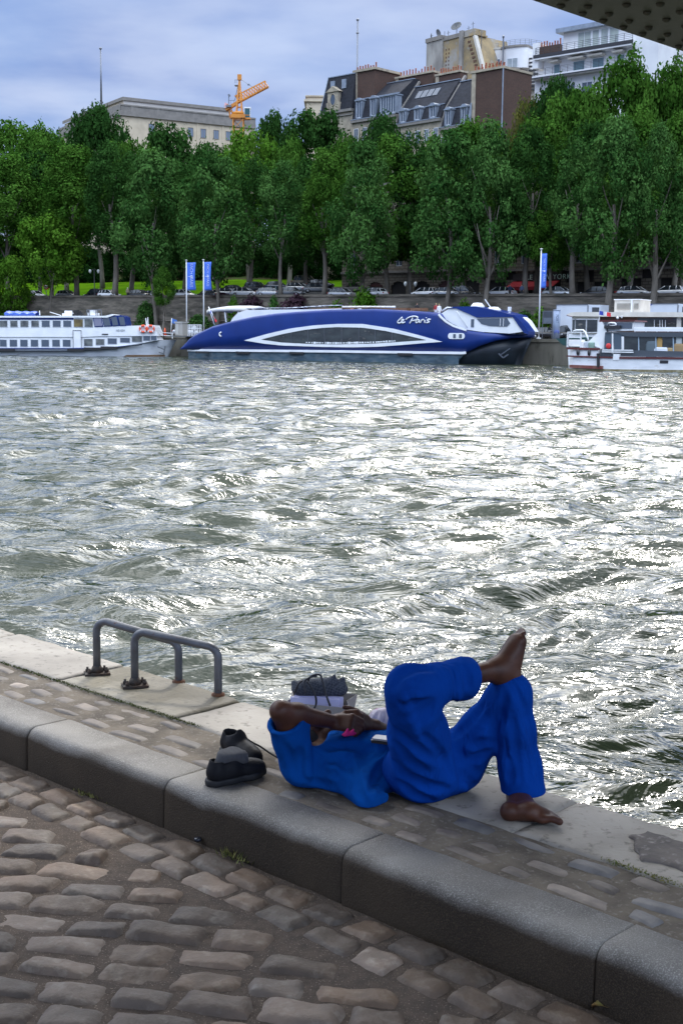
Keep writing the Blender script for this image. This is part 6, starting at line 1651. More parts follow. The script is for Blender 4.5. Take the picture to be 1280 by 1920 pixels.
# ---------------------------------------------------------------- cars
M_TYRE = MAT('tyre_rubber', (.018, .018, .018), rough=.85)
M_RIM = MAT('alloy_rim', (.35, .35, .36), rough=.35, metal=.7)
M_CGLASS = MAT('car_glass', (.02, .025, .03), rough=.06, spec=.8)
M_LAMPG = MAT('headlamp_glass', (.6, .62, .65), rough=.15)
M_TAIL = MAT('tail_lamp', (.35, .01, .01), rough=.25)
PAINT = {k: MAT(k, c, rough=.25, spec=.7, metal=mt) for k, c, mt in (('white_paint', (.72, .72, .72), 0), ('silver_paint', (.42, .43, .44), .4), ('black_paint', (.012, .012, .014), 0), ('dark_blue_paint', (.012, .02, .045), 0), ('grey_paint', (.11, .115, .12), .2), ('bronze_paint', (.20, .17, .13), .3), ('teal_paint', (.10, .22, .27), 0))}
def make_car(tall=1.46, length=4.3, name='parked_car'):
    root = empty(name, (0, 0, 0), 0, 'x', 'car'); w = .88; h = tall
    # lower body: side sections along x
    xs = [-.5, -.485, -.44, -.34, -.2, 0, .2, .33, .42, .475, .5]
    top = [.62, .80, .92, .93, .92, .90, .89, .86, .78, .66, .55]; bot = [.38, .30, .24, .2, .2, .2, .2, .2, .22, .28, .36]; wd = [.72, .84, .95, 1, 1, 1, 1, 1, .96, .86, .70]
    m = MB(); m.smooth = True; rings = []
    for x, t, b, q in zip(xs, top, bot, wd):
        W = w * q; rings.append([Vector((x * length, -W * .93, b)), Vector((x * length, -W, b + .15)), Vector((x * length, -W, (t + b) / 2 + .1)), Vector((x * length, -W * .9, t - .03)), Vector((x * length, -W * .7, t + .02)), Vector((x * length, W * .7, t + .02)), Vector((x * length, W * .9, t - .03)), Vector((x * length, W, (t + b) / 2 + .1)), Vector((x * length, W, b + .15)), Vector((x * length, W * .93, b))])
    m.loft(rings)
    body = m.build('body', PAINT['white_paint'], root); body.material_slots[0].link = 'OBJECT'; body.material_slots[0].material = PAINT['white_paint']
    # glasshouse
    prof = [(-.40, .90), (-.34, h - .14), (-.22, h - .03), (-.02, h), (.12, h - .06), (.30, .90)]
    m = MB(); m.smooth = False; L = length
    sec = lambda x, z, k: [Vector((x * L, -k, z)), Vector((x * L, k, z))]
    ks = [.76, .63, .58, .58, .60, .76]
    vs = []
    for (x, z), k in zip(prof, ks): vs += [Vector((x * L, -k, z)), Vector((x * L, k, z))]
    n = len(prof); fs = [(2 * i, 2 * i + 2, 2 * i + 3, 2 * i + 1) for i in range(n - 1)] + [tuple(2 * i for i in range(n)), tuple(2 * i + 1 for i in range(n))[::-1]]
    m.add(vs, fs); m.build('windows', M_CGLASS, root)
    m = MB(); m.smooth = True
    rv = [Vector((x * L, y, z + .02)) for (x, z, k) in ((-.345, h - .13, .62), (-.22, h - .03, .585), (-.02, h, .585), (.115, h - .06, .60)) for y in (-k, -k * .6, k * .6, k)]
    m.add(rv, [(i * 4 + j, (i + 1) * 4 + j, (i + 1) * 4 + j + 1, i * 4 + j + 1) for i in range(3) for j in range(3)])
    for sy in (-1, 1):
        for (a, b) in (((.30, .90, .77), (.115, h - .06, .61)), ((-.40, .90, .77), (-.34, h - .14, .64)), ((-.03, .90, .79), (-.04, h - .02, .61)), ((-.23, .9, .79), (-.23, h - .04, .61))):
            m.bar((a[0] * L, sy * a[2], a[1]), (b[0] * L, sy * b[2], b[1]), .07)
    r_ = m.build('roof', PAINT['white_paint'], root, fix=False); r_.material_slots[0].link = 'OBJECT'; r_.material_slots[0].material = PAINT['white_paint']
    for x in (-.30, .32):
        for sy in (-1, 1):
            m = MB(); M = Matrix.Rotation(R(90), 3, 'X'); m.lathe([(.20, -.1), (.31, -.1), (.325, -.06), (.325, .06), (.31, .1), (.20, .1)], 16, (x * L, sy * .82, .325), M); wl = m.build('wheel', M_TYRE, root)
            m = MB(); m.lathe([(.02, -.115), (.19, -.105), (.2, 0), (.19, .105), (.02, .115)], 12, (x * L, sy * .82, .325), M); m.build('rim', M_RIM, wl)
    for sy in (-1, 1):
        m = MB(); m.box((.47 * L, sy * .60, .66), (.12, .32, .14), rz=-sy * .3); m.build('headlight', M_LAMPG, root)
        m = MB(); m.box((-.487 * L, sy * .66, .74), (.08, .2, .18)); m.build('tail_light', M_TAIL, root)
        m = MB(); m.box((.17 * L, sy * .95, .98), (.12, .16, .12)); m.build('mirror', M_BLACK, root)
    return root
CAR = make_car(); SUV = make_car(1.72, 4.6)
used = set()
def place_car(proto, px, b, paint, label, zoff=0, flip=False, z=None, rot=0.0, group='cars parked along the quay street'):
    a, zz_, Y = FX(px, b)
    if proto.name not in used: used.add(proto.name); o = proto
    else: o = copy_tree(proto)
    o.location = F(a, b, (zst(a) if z is None else z) + zoff); o.rotation_euler.z = FANG + (math.pi if flip else 0) + rot
    o['label'] = label; o['category'] = 'car'; o['group'] = group
    for c in o.children:
        if c.name.startswith(('body', 'roof')): c.material_slots[0].link = 'OBJECT'; c.material_slots[0].material = PAINT[paint]
CZ = .12
cars = [
 (CAR, 66, 16, 'white_paint', 'white car behind the leaning sapling on the left, seen over the wall', False),
 (CAR, 126, 16, 'grey_paint', 'dark grey car seen over the wall above the left boat, nearest the pale trunk', False),
 (SUV, 180, 17, 'black_paint', 'tall black car just left of the thick grey trunk', True),
 (CAR, 205, 15.4, 'white_paint', 'white car half hidden by the thick grey trunk', False),
 (CAR, 262, 16, 'black_paint', 'black car with a pale windscreen left of the slim young tree', False),
 (CAR, 282, 20, 'white_paint', 'white car right behind the slim young tree', True),
 (CAR, 343, 16, 'white_paint', 'white car crossed by the left banner pole', False),
 (CAR, 392, 17, 'black_paint', 'black car right of the two banner poles', True),
 (CAR, 640, 16, 'silver_paint', 'silver car roof seen between the shrubs above the blue boat', False),
 (CAR, 700, 16, 'white_paint', 'white car right of the tall bright shrub', True),
 (CAR, 797, 16, 'white_paint', 'white hatchback directly above the people on the boat deck', True),
 (CAR, 838, 15.6, 'silver_paint', 'silver car behind the forked poplar trunk', False),
 (SUV, 868, 17, 'black_paint', 'tall black van-like car left of the restaurant', False),
 (CAR, 938, 16, 'white_paint', 'white car beside the two pedestrians', True),
 (CAR, 1045, 16, 'silver_paint', 'silver car in front of the red awning restaurant', False),
 (CAR, 1118, 17, 'black_paint', 'black car in front of the wide dark shopfront', True),
 (CAR, 1186, 16, 'silver_paint', 'silver car between the two bare trunks on the right', False),
 (CAR, 1254, 16, 'white_paint', 'pale car at the right edge seen over the wall', True),
]
for (pr, px, b, pt, lab, fl) in cars: place_car(pr, px, b, pt, lab, CZ, fl)
ramp = [
 (CAR, 425, 19, 'silver_paint', 'silver car at the left end of the car park slope', .3, .5), (CAR, 440, 22, 'black_paint', 'black car in the second row of the car park slope', .9, .6), (CAR, 458, 18, 'white_paint', 'white car in the front row of the car park slope', .3, .4),
 (SUV, 480, 23, 'black_paint', 'tall black car with a domed roof on the car park slope', 1.2, .2), (CAR, 505, 18, 'silver_paint', 'silver car in front of the bare forked trunk', .3, .5), (CAR, 520, 24, 'dark_blue_paint', 'dark blue car left of the bronze one on the slope', 1.5, .6),
 (CAR, 517, 20, 'teal_paint', 'pale teal car low on the car park slope', .5, .9), (SUV, 572, 27, 'bronze_paint', 'large bronze estate car highest on the car park slope', 2.3, .1), (CAR, 558, 21, 'silver_paint', 'large silver saloon in the middle of the car park slope', 1.1, .1),
 (CAR, 545, 17, 'grey_paint', 'grey car in the front row below the silver saloon', .3, .2), (CAR, 592, 20, 'grey_paint', 'grey car at the right end of the car park slope', .9, .7), (CAR, 600, 27, 'black_paint', 'black car in the shade at the top right of the slope', 1.9, .3),
]
for (pr, px, b, pt, lab, zo, rot) in ramp: place_car(pr, px, b, pt, lab, zo + .1, False, None, rot)
a0 = FX(405, 20)[0]; a1 = FX(625, 20)[0]
mb = MB(); mb.add([F(a, b, zst(a) + dz) for a in (a0, a1) for b, dz in ((16.5, .03), (19, .25), (24, 1.3), (30, 2.35), (33, 2.45), (33.2, 0))], [(j, j + 6, j + 7, j + 1) for j in range(5)] + [(0, 1, 2, 3, 4, 5), (6, 7, 8, 9, 10, 11)])
o = mb.build('car_park_slope', M_ASPH); o['kind'] = 'structure'
low = [(SUV, 352, 5, 'silver_paint', 'silver car on the lower quay behind the twin banner poles', .4, False), (CAR, 1002, 7, 'grey_paint', 'grey car half hidden behind the bow of the blue boat', .3, False), (CAR, 1026, 4.5, 'black_paint', 'shiny black car between the single banner pole and the round column', .2, False), (SUV, 1062, 6, 'black_paint', 'black car behind the round column on the lower quay', .3, True), (CAR, 985, 5, 'dark_blue_paint', 'dark blue car beside the bow of the blue boat', .2, True)]
for (pr, px, b, pt, lab, rot, fl) in low: place_car(pr, px, b, pt, lab, 0, fl, ZQ, rot, 'cars parked on the lower quay')

# ---------------------------------------------------------------- banners, column, panels, trucks
M_BAN = MAT('banner_blue', (.05, .15, .62), (.04, .12, .52), .8, .6)
M_WTXT = MAT('white_print', (.75, .78, .85), rough=.6)
M_ALU = MAT('white_aluminium', (.68, .69, .70), rough=.35)
def text_mesh(body, size, extrude=.005, sx=1.0):
    c = bpy.data.curves.new('lettering', 'FONT'); c.body = body; c.size = size; c.extrude = extrude; c.align_x = 'CENTER'; c.align_y = 'CENTER'
    to = bpy.data.objects.new('lettering', c); COL.objects.link(to); dg = bpy.context.evaluated_depsgraph_get()
    me = bpy.data.meshes.new_from_object(to.evaluated_get(dg)); bpy.data.objects.remove(to); return me
def banner(px, b, ytop, ybot, y0, y1, w, label, turn=0.0):
    a, _, Y = FX(px, b); p = F(a, b, ZQ); root = empty('banner_pole', p, turn, label, 'banner')
    H = PY(px, ytop, p.y).z - p.z
    zt = PY(px, y0, p.y).z - p.z; zb = PY(px, y1, p.y).z - p.z
    m = MB(); m.tube([(0, 0, 0), (0, 0, H)], [.10, .07], 10); m.lathe([(.18, 0), (.18, .06), (.1, .1)], 10, (0, 0, H)); m.box((0, 0, .1), (.4, .4, .2)); m.build('pole', M_ALU, root)
    m = MB(); m.smooth = True; n, k = 10, 14; vs = []
    f = lambda t, s_: .10 * math.sin(s_ * 4 + t * 3) * t
    wid = lambda s_: w * (1 - .10 * math.sin(math.pi * s_))
    for i in range(n + 1):
        for j in range(k + 1):
            t, s_ = i / n, j / k; vs.append((.09 + wid(s_) * t, f(t, s_), zt + (zb - zt) * s_ + .05 * t))
    m.add(vs, [(i * (k + 1) + j, (i + 1) * (k + 1) + j, (i + 1) * (k + 1) + j + 1, i * (k + 1) + j + 1) for i in range(n) for j in range(k)])
    fl = m.build('banner_cloth', M_BAN, root, fix=False); sd_ = fl.modifiers.new('thick', 'SOLIDIFY'); sd_.thickness = .01
    Hh = zt - zb
    for body, zc in (('YACHTS', zt - Hh * .29), ('PARIS', zt - Hh * .70)):
        me = text_mesh(body, .62 * (w / 1.3) * (1.0)); me.materials.append(M_WTXT)
        for v in me.vertices:      # follow the cloth
            x, z = -v.co.y, v.co.x; v.co = (x, z, v.co.z)
        o = bpy.data.objects.new('lettering', me); COL.objects.link(o); o.parent = fl
        for v in me.vertices:
            X = .09 + w * .5 + v.co.x * -1; Z = zc - v.co.y * (-1) * -1; v.co = (X, f((X - .09) / w, (zt - Z) / Hh) - .025, Z)
    m = MB(); zc = zt - Hh * .5; cx_ = .09 + w * .5; s_ = w * .13
    yy = lambda x, z: f((x - .09) / w, (zt - z) / Hh) - .04
    ring = [(cx_ + s_ * .5 + s_ * .8 * math.cos(t), yy(cx_, zc), zc + s_ * .8 * math.sin(t)) for t in np.linspace(0, 6.283, 11)]; m.tube(ring, .025, 5, cap=False)
    m.tube([(cx_ - s_ * 3, yy(cx_, zc), zc), (cx_ - s_ * 1.2, yy(cx_, zc), zc), (cx_, yy(cx_, zc), zc + s_), (cx_ + s_ * .5, yy(cx_, zc), zc), (cx_, yy(cx_, zc), zc - s_), (cx_ - s_ * 1.2, yy(cx_, zc), zc)], .025, 5)
    m.tube([(cx_ + s_ * 1.3, yy(cx_, zc), zc), (cx_ + s_ * 3, yy(cx_, zc), zc)], .02, 5); m.build('emblem', M_WTXT, fl)
banner(350, 1.5, 488, 632, 492, 544, 1.28, 'left one of the twin white poles with blue banners')
banner(382, 1.2, 487, 610, 491, 544, 1.05, 'right one of the twin blue banners, nearest the tricolour flag')
banner(1010.5, 1.0, 467, 634, 475, 540, .72, 'single white pole with a narrow blue banner beside the bow of the blue boat', .35)
def column():
    a, _, Y = FX(1043, 1.2); p = F(a, 1.2, ZQ); root = empty('info_column', p, 0, 'pale blue-grey round information column on the quay edge', 'column')
    H = PY(1043, 581, p.y).z - p.z; r_ = .43
    m = MB(); m.lathe([(r_, 0), (r_, H), (r_ * .9, H + .03)], 24); m.build('shaft', MAT('column_grey_blue', (.30, .36, .47), (.26, .31, .42), 1.5, .4), root)
    m = MB(); m.lathe([(r_ + .02, H - .1), (r_ + .02, H + .04), (.1, H + .06)], 24); m.build('cap', MAT('column_cap', (.20, .24, .32), rough=.4), root)
    me = text_mesh('PORT', .42); me.materials.append(MAT('column_dark_print', (.03, .05, .12), rough=.6))
    for v in me.vertices:
        x, z = v.co.y, -v.co.x; th = x / r_; v.co = (math.sin(th) * (r_ + .012), -math.cos(th) * (r_ + .012), H * .70 + z)
    o = bpy.data.objects.new('lettering', me); COL.objects.link(o); o.parent = root
    m = MB(); 
    pts = [(-.25, 0), (-.25, .35), (-.12, .5), (0, .35), (.12, .5), (.25, .35), (.25, 0)]
    Pq = [(math.sin(x / r_) * (r_ + .02), -math.cos(x / r_) * (r_ + .02), H * .17 + z) for x, z in pts]; m.tube(Pq, .04, 5); m.tube([(q[0], q[1], q[2] - .18) for q in Pq[1:-1]], .03, 5); m.build('emblem', MAT('column_blue_print', (.10, .14, .55), rough=.6), root)
column()
def panel():
    a, _, Y = FX(1026, 3); p = F(a, 3, ZQ); root = empty('info_panel', p, FANG * .3, 'dark framed notice panel left of the round column', 'sign')
    zt = PY(1026, 583, p.y).z - p.z; zb = PY(1026, 606, p.y).z - p.z; w = 1.15
    m = MB()
    for x in (-w / 2, w / 2): m.bar((x, 0, 0), (x, 0, zt), .07)
    m.bar((-w / 2, 0, zt), (w / 2, 0, zt), .07); m.bar((-w / 2, 0, zb), (w / 2, 0, zb), .07); m.build('frame', M_STEELP, root)
    m = MB(); m.box((0, 0, (zt + zb) / 2), (w - .06, .05, zt - zb - .06)); pn = m.build('board', MAT('notice_dark', (.05, .06, .075), (.035, .04, .05), 2, .4), root)
    m = MB(); m.box((0, -.035, zb + (zt - zb) * .25), (w - .15, .02, (zt - zb) * .42)); m.build('notice', MAT('notice_grey', (.10, .12, .15), rough=.5), pn)
panel()
def trailer(name, px0, px1, ytop, ybot, b, label, cat, dep=2.5, cab=True, logo=False):
    a0, _, Y0 = FX(px0, b); a1, _, Y1 = FX(px1, b); L = a1 - a0; p = F(a0, b, ZQ); zt = PY(px0, ytop, p.y).z - ZQ; zb = .9
    root = empty(name, p, FANG, label, cat)
    fr = .72
    mw = MAT('trailer_white', (.60, .64, .70), (.55, .58, .63), .6, .45)
    m = MB(); m.bbox(0, L * fr, 0, dep, zb, zt); bx = m.build('box_body', mw, root)
    m = MB(); m.bbox(L * fr + .06, L, .05, dep - .05, zb - .3, zt - .05); cb = m.build('cab', mw, root)
    m = MB(); a = L * fr + .06; m.bbox(a + .5, L - .15, .02, .06, zt - 1.1, zt - .35); m.build('cab_window', M_CGLASS, cb)
    m = MB(); m.bar((.02, -.02, zt), (L * fr, -.02, zt), .08); m.bar((.02, -.02, zb), (L * fr, -.02, zb), .08); m.bar((0, -.02, zb), (0, -.02, zt), .06); m.bar((L * fr, -.02, zb), (L * fr, -.02, zt), .06); m.build('edge_trim', M_STEELP, bx)
    m = MB(); m.bbox(.1, L - .1, .3, dep - .3, .5, zb); m.build('chassis', M_BLACK, root)
    for x in (L * .12, L * .24, L * .88):
        for y in (.15, dep - .15):
            m = MB(); m.lathe([(.25, -.13), (.46, -.13), (.48, -.05), (.48, .05), (.46, .13), (.25, .13)], 16, (x, y, .48), Matrix.Rotation(R(90), 3, 'X')); w = m.build('wheel', M_TYRE, root)
            m = MB(); m.lathe([(.02, -.1), (.26, -.08), (.26, .08), (.02, .1)], 12, (x, y, .48), Matrix.Rotation(R(90), 3, 'X')); m.build('rim', M_RIM, w)
    if logo:
        m = MB(); zc = zt - .75; 
        m.prism([(.05, zt - .08), (2.0, zt - .08), (1.5, zt - .35), (1.1, zt - 1.3), (.05, zt - 1.5)], .01, .05, ax=AXY); lg = m.build('blue_graphic', MAT('graphic_blue', (.02, .06, .42), rough=.5), bx)
        m = MB(); m.tube([(.7 + .42 * math.cos(t), -.07, zt - .95 + .42 * math.sin(t)) for t in np.linspace(-.4, 3.5, 12)], .09, 6); m.build('white_ring', M_BWHITE, lg)
trailer('box_truck', 1042, 1124, 571, 606, 5.5, 'white box truck parked on the quay behind the round column', 'truck')
trailer('box_truck', 1192, 1300, 569.5, 600, 7.5, 'white truck with a blue printed corner, behind the cream roof unit', 'truck', logo=True)
def sign_round():
    a, _, Y = FX(88, 13.6); p = F(a, 13.6, zst(a)); root = empty('road_sign', p, 0, 'round red and white road sign on a post at the left', 'sign')
    z = PY(88, 537, p.y).z - p.z
    m = MB(); m.bar((0, .05, 0), (0, .05, z + .4), .07); m.build('post', M_STEELP, root)
    m = MB(); m.lathe([(.5, -.02), (.52, 0), (.5, .02)], 20, (0, 0, z), Matrix.Rotation(R(90), 3, 'X')); d = m.build('disc', M_RED, root)
    m = MB(); m.lathe([(.30, -.012), (.30, .035)], 20, (0, 0, z), Matrix.Rotation(R(90), 3, 'X')); m.build('white_centre', M_BWHITE, d)
sign_round()
def lamp_post(px, b, ytop, label, z=None):
    a, _, Y = FX(px, b); p = F(a, b, zst(a) if z is None else z); root = empty('street_lamp', p, 0, label, 'street lamp', 'street lamps along the quay street'); H = PY(px, ytop, p.y).z - p.z
    m = MB(); m.tube([(0, 0, 0), (0, 0, .8), (0, 0, H)], [.14, .09, .06], 8); m.lathe([(.2, 0), (.2, .2), (.1, .5)], 8); m.build('post', M_BLACK, root)
    m = MB(); m.tube([(-.7, 0, H - .2), (0, 0, H + .1), (.7, 0, H - .2)], .05, 6); m.build('arm', M_BLACK, root)
    for s_ in (-.7, .7):
        m = MB(); m.lathe([(.05, .3), (.22, .15), (.24, -.05), (.12, -.35), (.03, -.4)], 10, (s_, 0, H - .25)); m.build('lantern', MAT('lantern_glass', (.5, .52, .5), rough=.3), root)
lamp_post(178, 13.8, 505, 'black double street lamp left of the thick grey trunk')
lamp_post(392, 13.8, 520, 'black double street lamp right of the twin banners')
lamp_post(768, 13.8, 528, 'black double street lamp above the script name of the blue boat')
def cone():
    a, _, Y = FX(309, 1.5); root = empty('traffic_cone', F(a, 1.5, ZQ), 0, 'orange and white traffic cone on the quay beside the white boat bow', 'traffic cone')
    co = MAT('cone_orange', (.75, .10, .02), rough=.5)
    m = MB(); m.box((0, 0, .03), (.55, .55, .06)); m.build('foot', co, root)
    m = MB(); m.lathe([(.24, .06), (.06, 1.15), (.02, 1.16)], 12); c = m.build('cone_body', co, root)
    m = MB(); m.lathe([(.205, .28), (.155, .52)], 12); m.build('reflective_band', M_BWHITE, c); m = MB(); m.lathe([(.13, .68), (.095, .85)], 12); m.build('reflective_band', M_BWHITE, c)
cone()
def small_flag():
    a, _, Y = FX(320, .8); p = F(a, .8, ZQ); root = empty('flag_on_pole', p, 0, 'small blue flag on a thin pole between the two boats', 'flag')
    H = PY(320, 596, p.y).z - p.z; m = MB(); m.tube([(0, 0, 0), (.15, 0, H)], .05, 6); m.build('pole', M_BWHITE, root)
    m = MB(); m.smooth = True; m.add([(.15 + .8 * i / 4, .08 * math.sin(i * 1.7), H - .05 - .65 * j - .06 * i) for i in range(5) for j in (0, 1)], [(i * 2, i * 2 + 2, i * 2 + 3, i * 2 + 1) for i in range(4)]); m.build('flag_cloth', MAT('flag_blue', (.05, .14, .40), rough=.8), root, fix=False)
small_flag()
def gangway():
    a, _, Y = FX(341, .6); root = empty('ticket_kiosk', F(a, .4, ZQ), FANG, 'grey beige cabinet on the quay at the foot of the left banner pole', 'cabinet')
    m = MB(); m.bbox(-.9, .6, -.3, .8, 0, 1.9); m.build('cabinet_body', MAT('cabinet_beige', (.34, .32, .29), rough=.7), root); m = MB(); m.bbox(-1.0, .7, -.4, .9, 1.9, 2.05); m.bbox(-.75, -.2, -.34, -.3, .2, 1.7); m.build('cabinet_lid', MAT('cabinet_lid', (.42, .41, .38), rough=.7), root)
    a, _, Y = FX(357, -.6); r2 = empty('gangway_gate', F(a, -.4, ZQ), FANG, 'white railed gate beside the stern of the blue boat', 'gate')
    railing(r2, [(-.6, 0, 0), (1.9, 0, 0)], 0, 1.6, 3, .28, M_BWHITE, r=.035, name='rail_frame')
    m = MB(); m.bbox(-1.4, 2.6, -3.0, .6, -.12, -.02); m.build('platform', M_STEELP, r2)
gangway()
# ---------------------------------------------------------------- bridge overhead
def bridge():
    Hb = 3.9; P1 = PZ(1000, 0, Hb); ue = toq(P1)[0]
    root = empty('bridge', (0, 0, 0), 0, 'grey riveted steel bridge girder overhead in the top right corner', 'bridge')
    M_RIV = MAT('riveted_steel', (.16, .15, .13), (.11, .105, .095), .9, .6, c3=(.10, .075, .055), s3=3, lo3=.6, hi3=.75, bump=.3, bscale=12)
    w = 1.05
    m = MB()
    P = [Q(ue, -9), Q(ue, 150), Q(ue - w, 150), Q(ue - w, -9)]
    m.add([p + Vector((0, 0, z)) for z in (Hb, Hb + .035) for p in P], [(0, 1, 2, 3), (7, 6, 5, 4), (0, 1, 5, 4), (1, 2, 6, 5), (2, 3, 7, 6), (3, 0, 4, 7)])
    mf = m; m = MB()
    for du, th in ((.25, .03), (w - .25, .03)):
        P = [Q(ue - du, -9), Q(ue - du, 150), Q(ue - du - th, 150), Q(ue - du - th, -9)]
        m.add([p + Vector((0, 0, z)) for z in (Hb + .036, Hb + 1.3) for p in P], [(0, 1, 2, 3), (7, 6, 5, 4), (0, 1, 5, 4), (1, 2, 6, 5), (2, 3, 7, 6), (3, 0, 4, 7)])
    m.build('girder_web', M_RIV, root)
    # rivets: domes in pairs of rows, spaced along the flange
    m = mf; n = 8
    v = 2.0
    for i in range(36):
        vv = v + i * .27
        for row, (du, off) in enumerate(((.07, 0), (.20, .135), (.42, 0), (.60, .135), (.82, 0), (.97, .135))):
            c = Q(ue - du, vv + off, Hb)
            m.lathe([(.030, .0), (.028, -.013), (.018, -.024), (.004, -.027)], n, c)
    m.build('bottom_flange', M_RIV, root)
    m = MB()
    P = [Q(ue - w - .02, -9), Q(ue - w - .02, 150), Q(ue - 8, 150), Q(ue - 8, -9)]
    m.add([p + Vector((0, 0, z)) for z in (Hb + .9, Hb + 1.2) for p in P], [(0, 1, 2, 3), (7, 6, 5, 4), (0, 1, 5, 4), (1, 2, 6, 5), (2, 3, 7, 6), (3, 0, 4, 7)])
    for i in range(12):
        a, b = Q(ue - w, -8 + i * 2.6, Hb + .7), Q(ue - 8, -8 + i * 2.6, Hb + .7); m.bar(a, b, .25, .38)
    m.build('deck', MAT('bridge_soffit', (.07, .065, .06), (.045, .04, .04), .6, .9), root)
bridge()

# ---------------------------------------------------------------- signed distance modelling for soft bodies
class SDF:
    def __init__(s, lo, hi, h):
        s.lo = np.array(lo, float); s.h = h; s.n = np.ceil((np.array(hi) - s.lo) / h).astype(int) + 1
        s.D = np.full(s.n, .5, dtype=np.float32)
        s.ax = [s.lo[i] + h * np.arange(s.n[i]) for i in range(3)]
    def _box(s, lo, hi):
        i0 = np.clip(np.floor((np.array(lo) - s.lo) / s.h).astype(int), 0, s.n); i1 = np.clip(np.ceil((np.array(hi) - s.lo) / s.h).astype(int) + 1, 0, s.n)
        sl = tuple(slice(a, b) for a, b in zip(i0, i1))
        X, Y, Z = np.meshgrid(s.ax[0][sl[0]], s.ax[1][sl[1]], s.ax[2][sl[2]], indexing='ij', sparse=True)
        return sl, X, Y, Z
    def comb(s, sl, d, k, mode):
        A = s.D[sl]
        if A.size == 0: return
        if mode == 'add':
            h = np.clip(.5 + .5 * (A - d) / k, 0, 1); s.D[sl] = A * (1 - h) + d * h - k * h * (1 - h)
        elif mode == 'sub':
            h = np.clip(.5 - .5 * (A + d) / k, 0, 1); s.D[sl] = A * (1 - h) - d * h + k * h * (1 - h)
    def cone(s, a, b, ra, rb, k=.02, mode='add', sq=None):
        """tapered capsule; sq = (unit axis, factor): flattened along that axis"""
        a = np.array(a, float); b = np.array(b, float); R_ = max(ra, rb) + k + .012
        sl, X, Y, Z = s._box(np.minimum(a, b) - R_, np.maximum(a, b) + R_)
        ab = b - a; L2 = float(ab @ ab) + 1e-9
        px, py, pz = X - a[0], Y - a[1], Z - a[2]
        t = np.clip((px * ab[0] + py * ab[1] + pz * ab[2]) / L2, 0, 1)
        dx, dy, dz = px - t * ab[0], py - t * ab[1], pz - t * ab[2]
        if sq is not None:
            n, f = np.array(sq[0], float), sq[1]; n = n / np.linalg.norm(n)
            q = dx * n[0] + dy * n[1] + dz * n[2]; e2 = dx * dx + dy * dy + dz * dz + q * q * (1 / f ** 2 - 1)
            r = ra + (rb - ra) * t; l = np.sqrt(np.maximum(e2, 1e-9)); l0 = np.sqrt(np.maximum(dx * dx + dy * dy + dz * dz, 1e-9))
            d = (l - r) * np.clip(l0 / l, f, 1)
        else: d = np.sqrt(dx * dx + dy * dy + dz * dz) - (ra + (rb - ra) * t)
        s.comb(sl, d.astype(np.float32), k, mode)
    def chain(s, pts, rs, k=.02, mode='add', sq=None):
        for i in range(len(pts) - 1): s.cone(pts[i], pts[i + 1], rs[i], rs[i + 1], k, mode, sq)
    def ell(s, c, r, k=.02, mode='add', M=None):
        """ellipsoid with radii r along the columns of M"""
        c = np.array(c, float); r = np.array(r, float); R_ = r.max() + k + .012
        sl, X, Y, Z = s._box(c - R_, c + R_)
        x, y, z = X - c[0], Y - c[1], Z - c[2]
        if M is not None: 
            M = np.array(M, float); x, y, z = (x * M[0][0] + y * M[1][0] + z * M[2][0]), (x * M[0][1] + y * M[1][1] + z * M[2][1]), (x * M[0][2] + y * M[1][2] + z * M[2][2])
        k0 = np.sqrt((x / r[0]) ** 2 + (y / r[1]) ** 2 + (z / r[2]) ** 2); k1 = np.sqrt((x / r[0] ** 2) ** 2 + (y / r[1] ** 2) ** 2 + (z / r[2] ** 2) ** 2)
        d = k0 * (k0 - 1) / np.maximum(k1, 1e-6)
        s.comb(sl, d.astype(np.float32), k, mode)
    def plane(s, p, n, k=.005, reach=None, keep=True):
        """cut away the side the normal points to, within reach of p"""
        p = np.array(p, float); n = np.array(n, float); n /= np.linalg.norm(n)
        R_ = reach or 9
        sl, X, Y, Z = s._box(p - R_, p + R_)
        d = (X - p[0]) * n[0] + (Y - p[1]) * n[1] + (Z - p[2]) * n[2]
        if reach: 
            rr = np.sqrt((X - p[0]) ** 2 + (Y - p[1]) ** 2 + (Z - p[2]) ** 2) - reach * .8
            d = np.minimum(d, -rr)
        A = s.D[sl]; s.D[sl] = np.maximum(A, d.astype(np.float32))
    def val(s, P):
        P = np.atleast_2d(P); g = (P - s.lo) / s.h; i = np.floor(g).astype(int); f = g - i; i = np.clip(i, 0, s.n - 2); v = 0
        for a in (0, 1):
            for b in (0, 1):
                for c in (0, 1):
                    v = v + s.D[i[:, 0] + a, i[:, 1] + b, i[:, 2] + c] * np.where(a, f[:, 0], 1 - f[:, 0]) * np.where(b, f[:, 1], 1 - f[:, 1]) * np.where(c, f[:, 2], 1 - f[:, 2])
        return v
    def hit(s, px, py):
        """first surface point under a place of the photo, as seen from where it was taken"""
        d = np.array(ray(px, py)); d /= np.linalg.norm(d); o = np.array([0, 0, CAM_H]); t = 3.2
        for _ in range(300):
            p = o + d * t
            if np.all(p > s.lo) and np.all(p < s.lo + s.h * (s.n - 1)):
                v = float(s.val(p)[0])
                if v < .001: return p
                t += max(.0015, min(v * .7, .05))
            else: t += .02
            if t > 6.5: return None
        return None
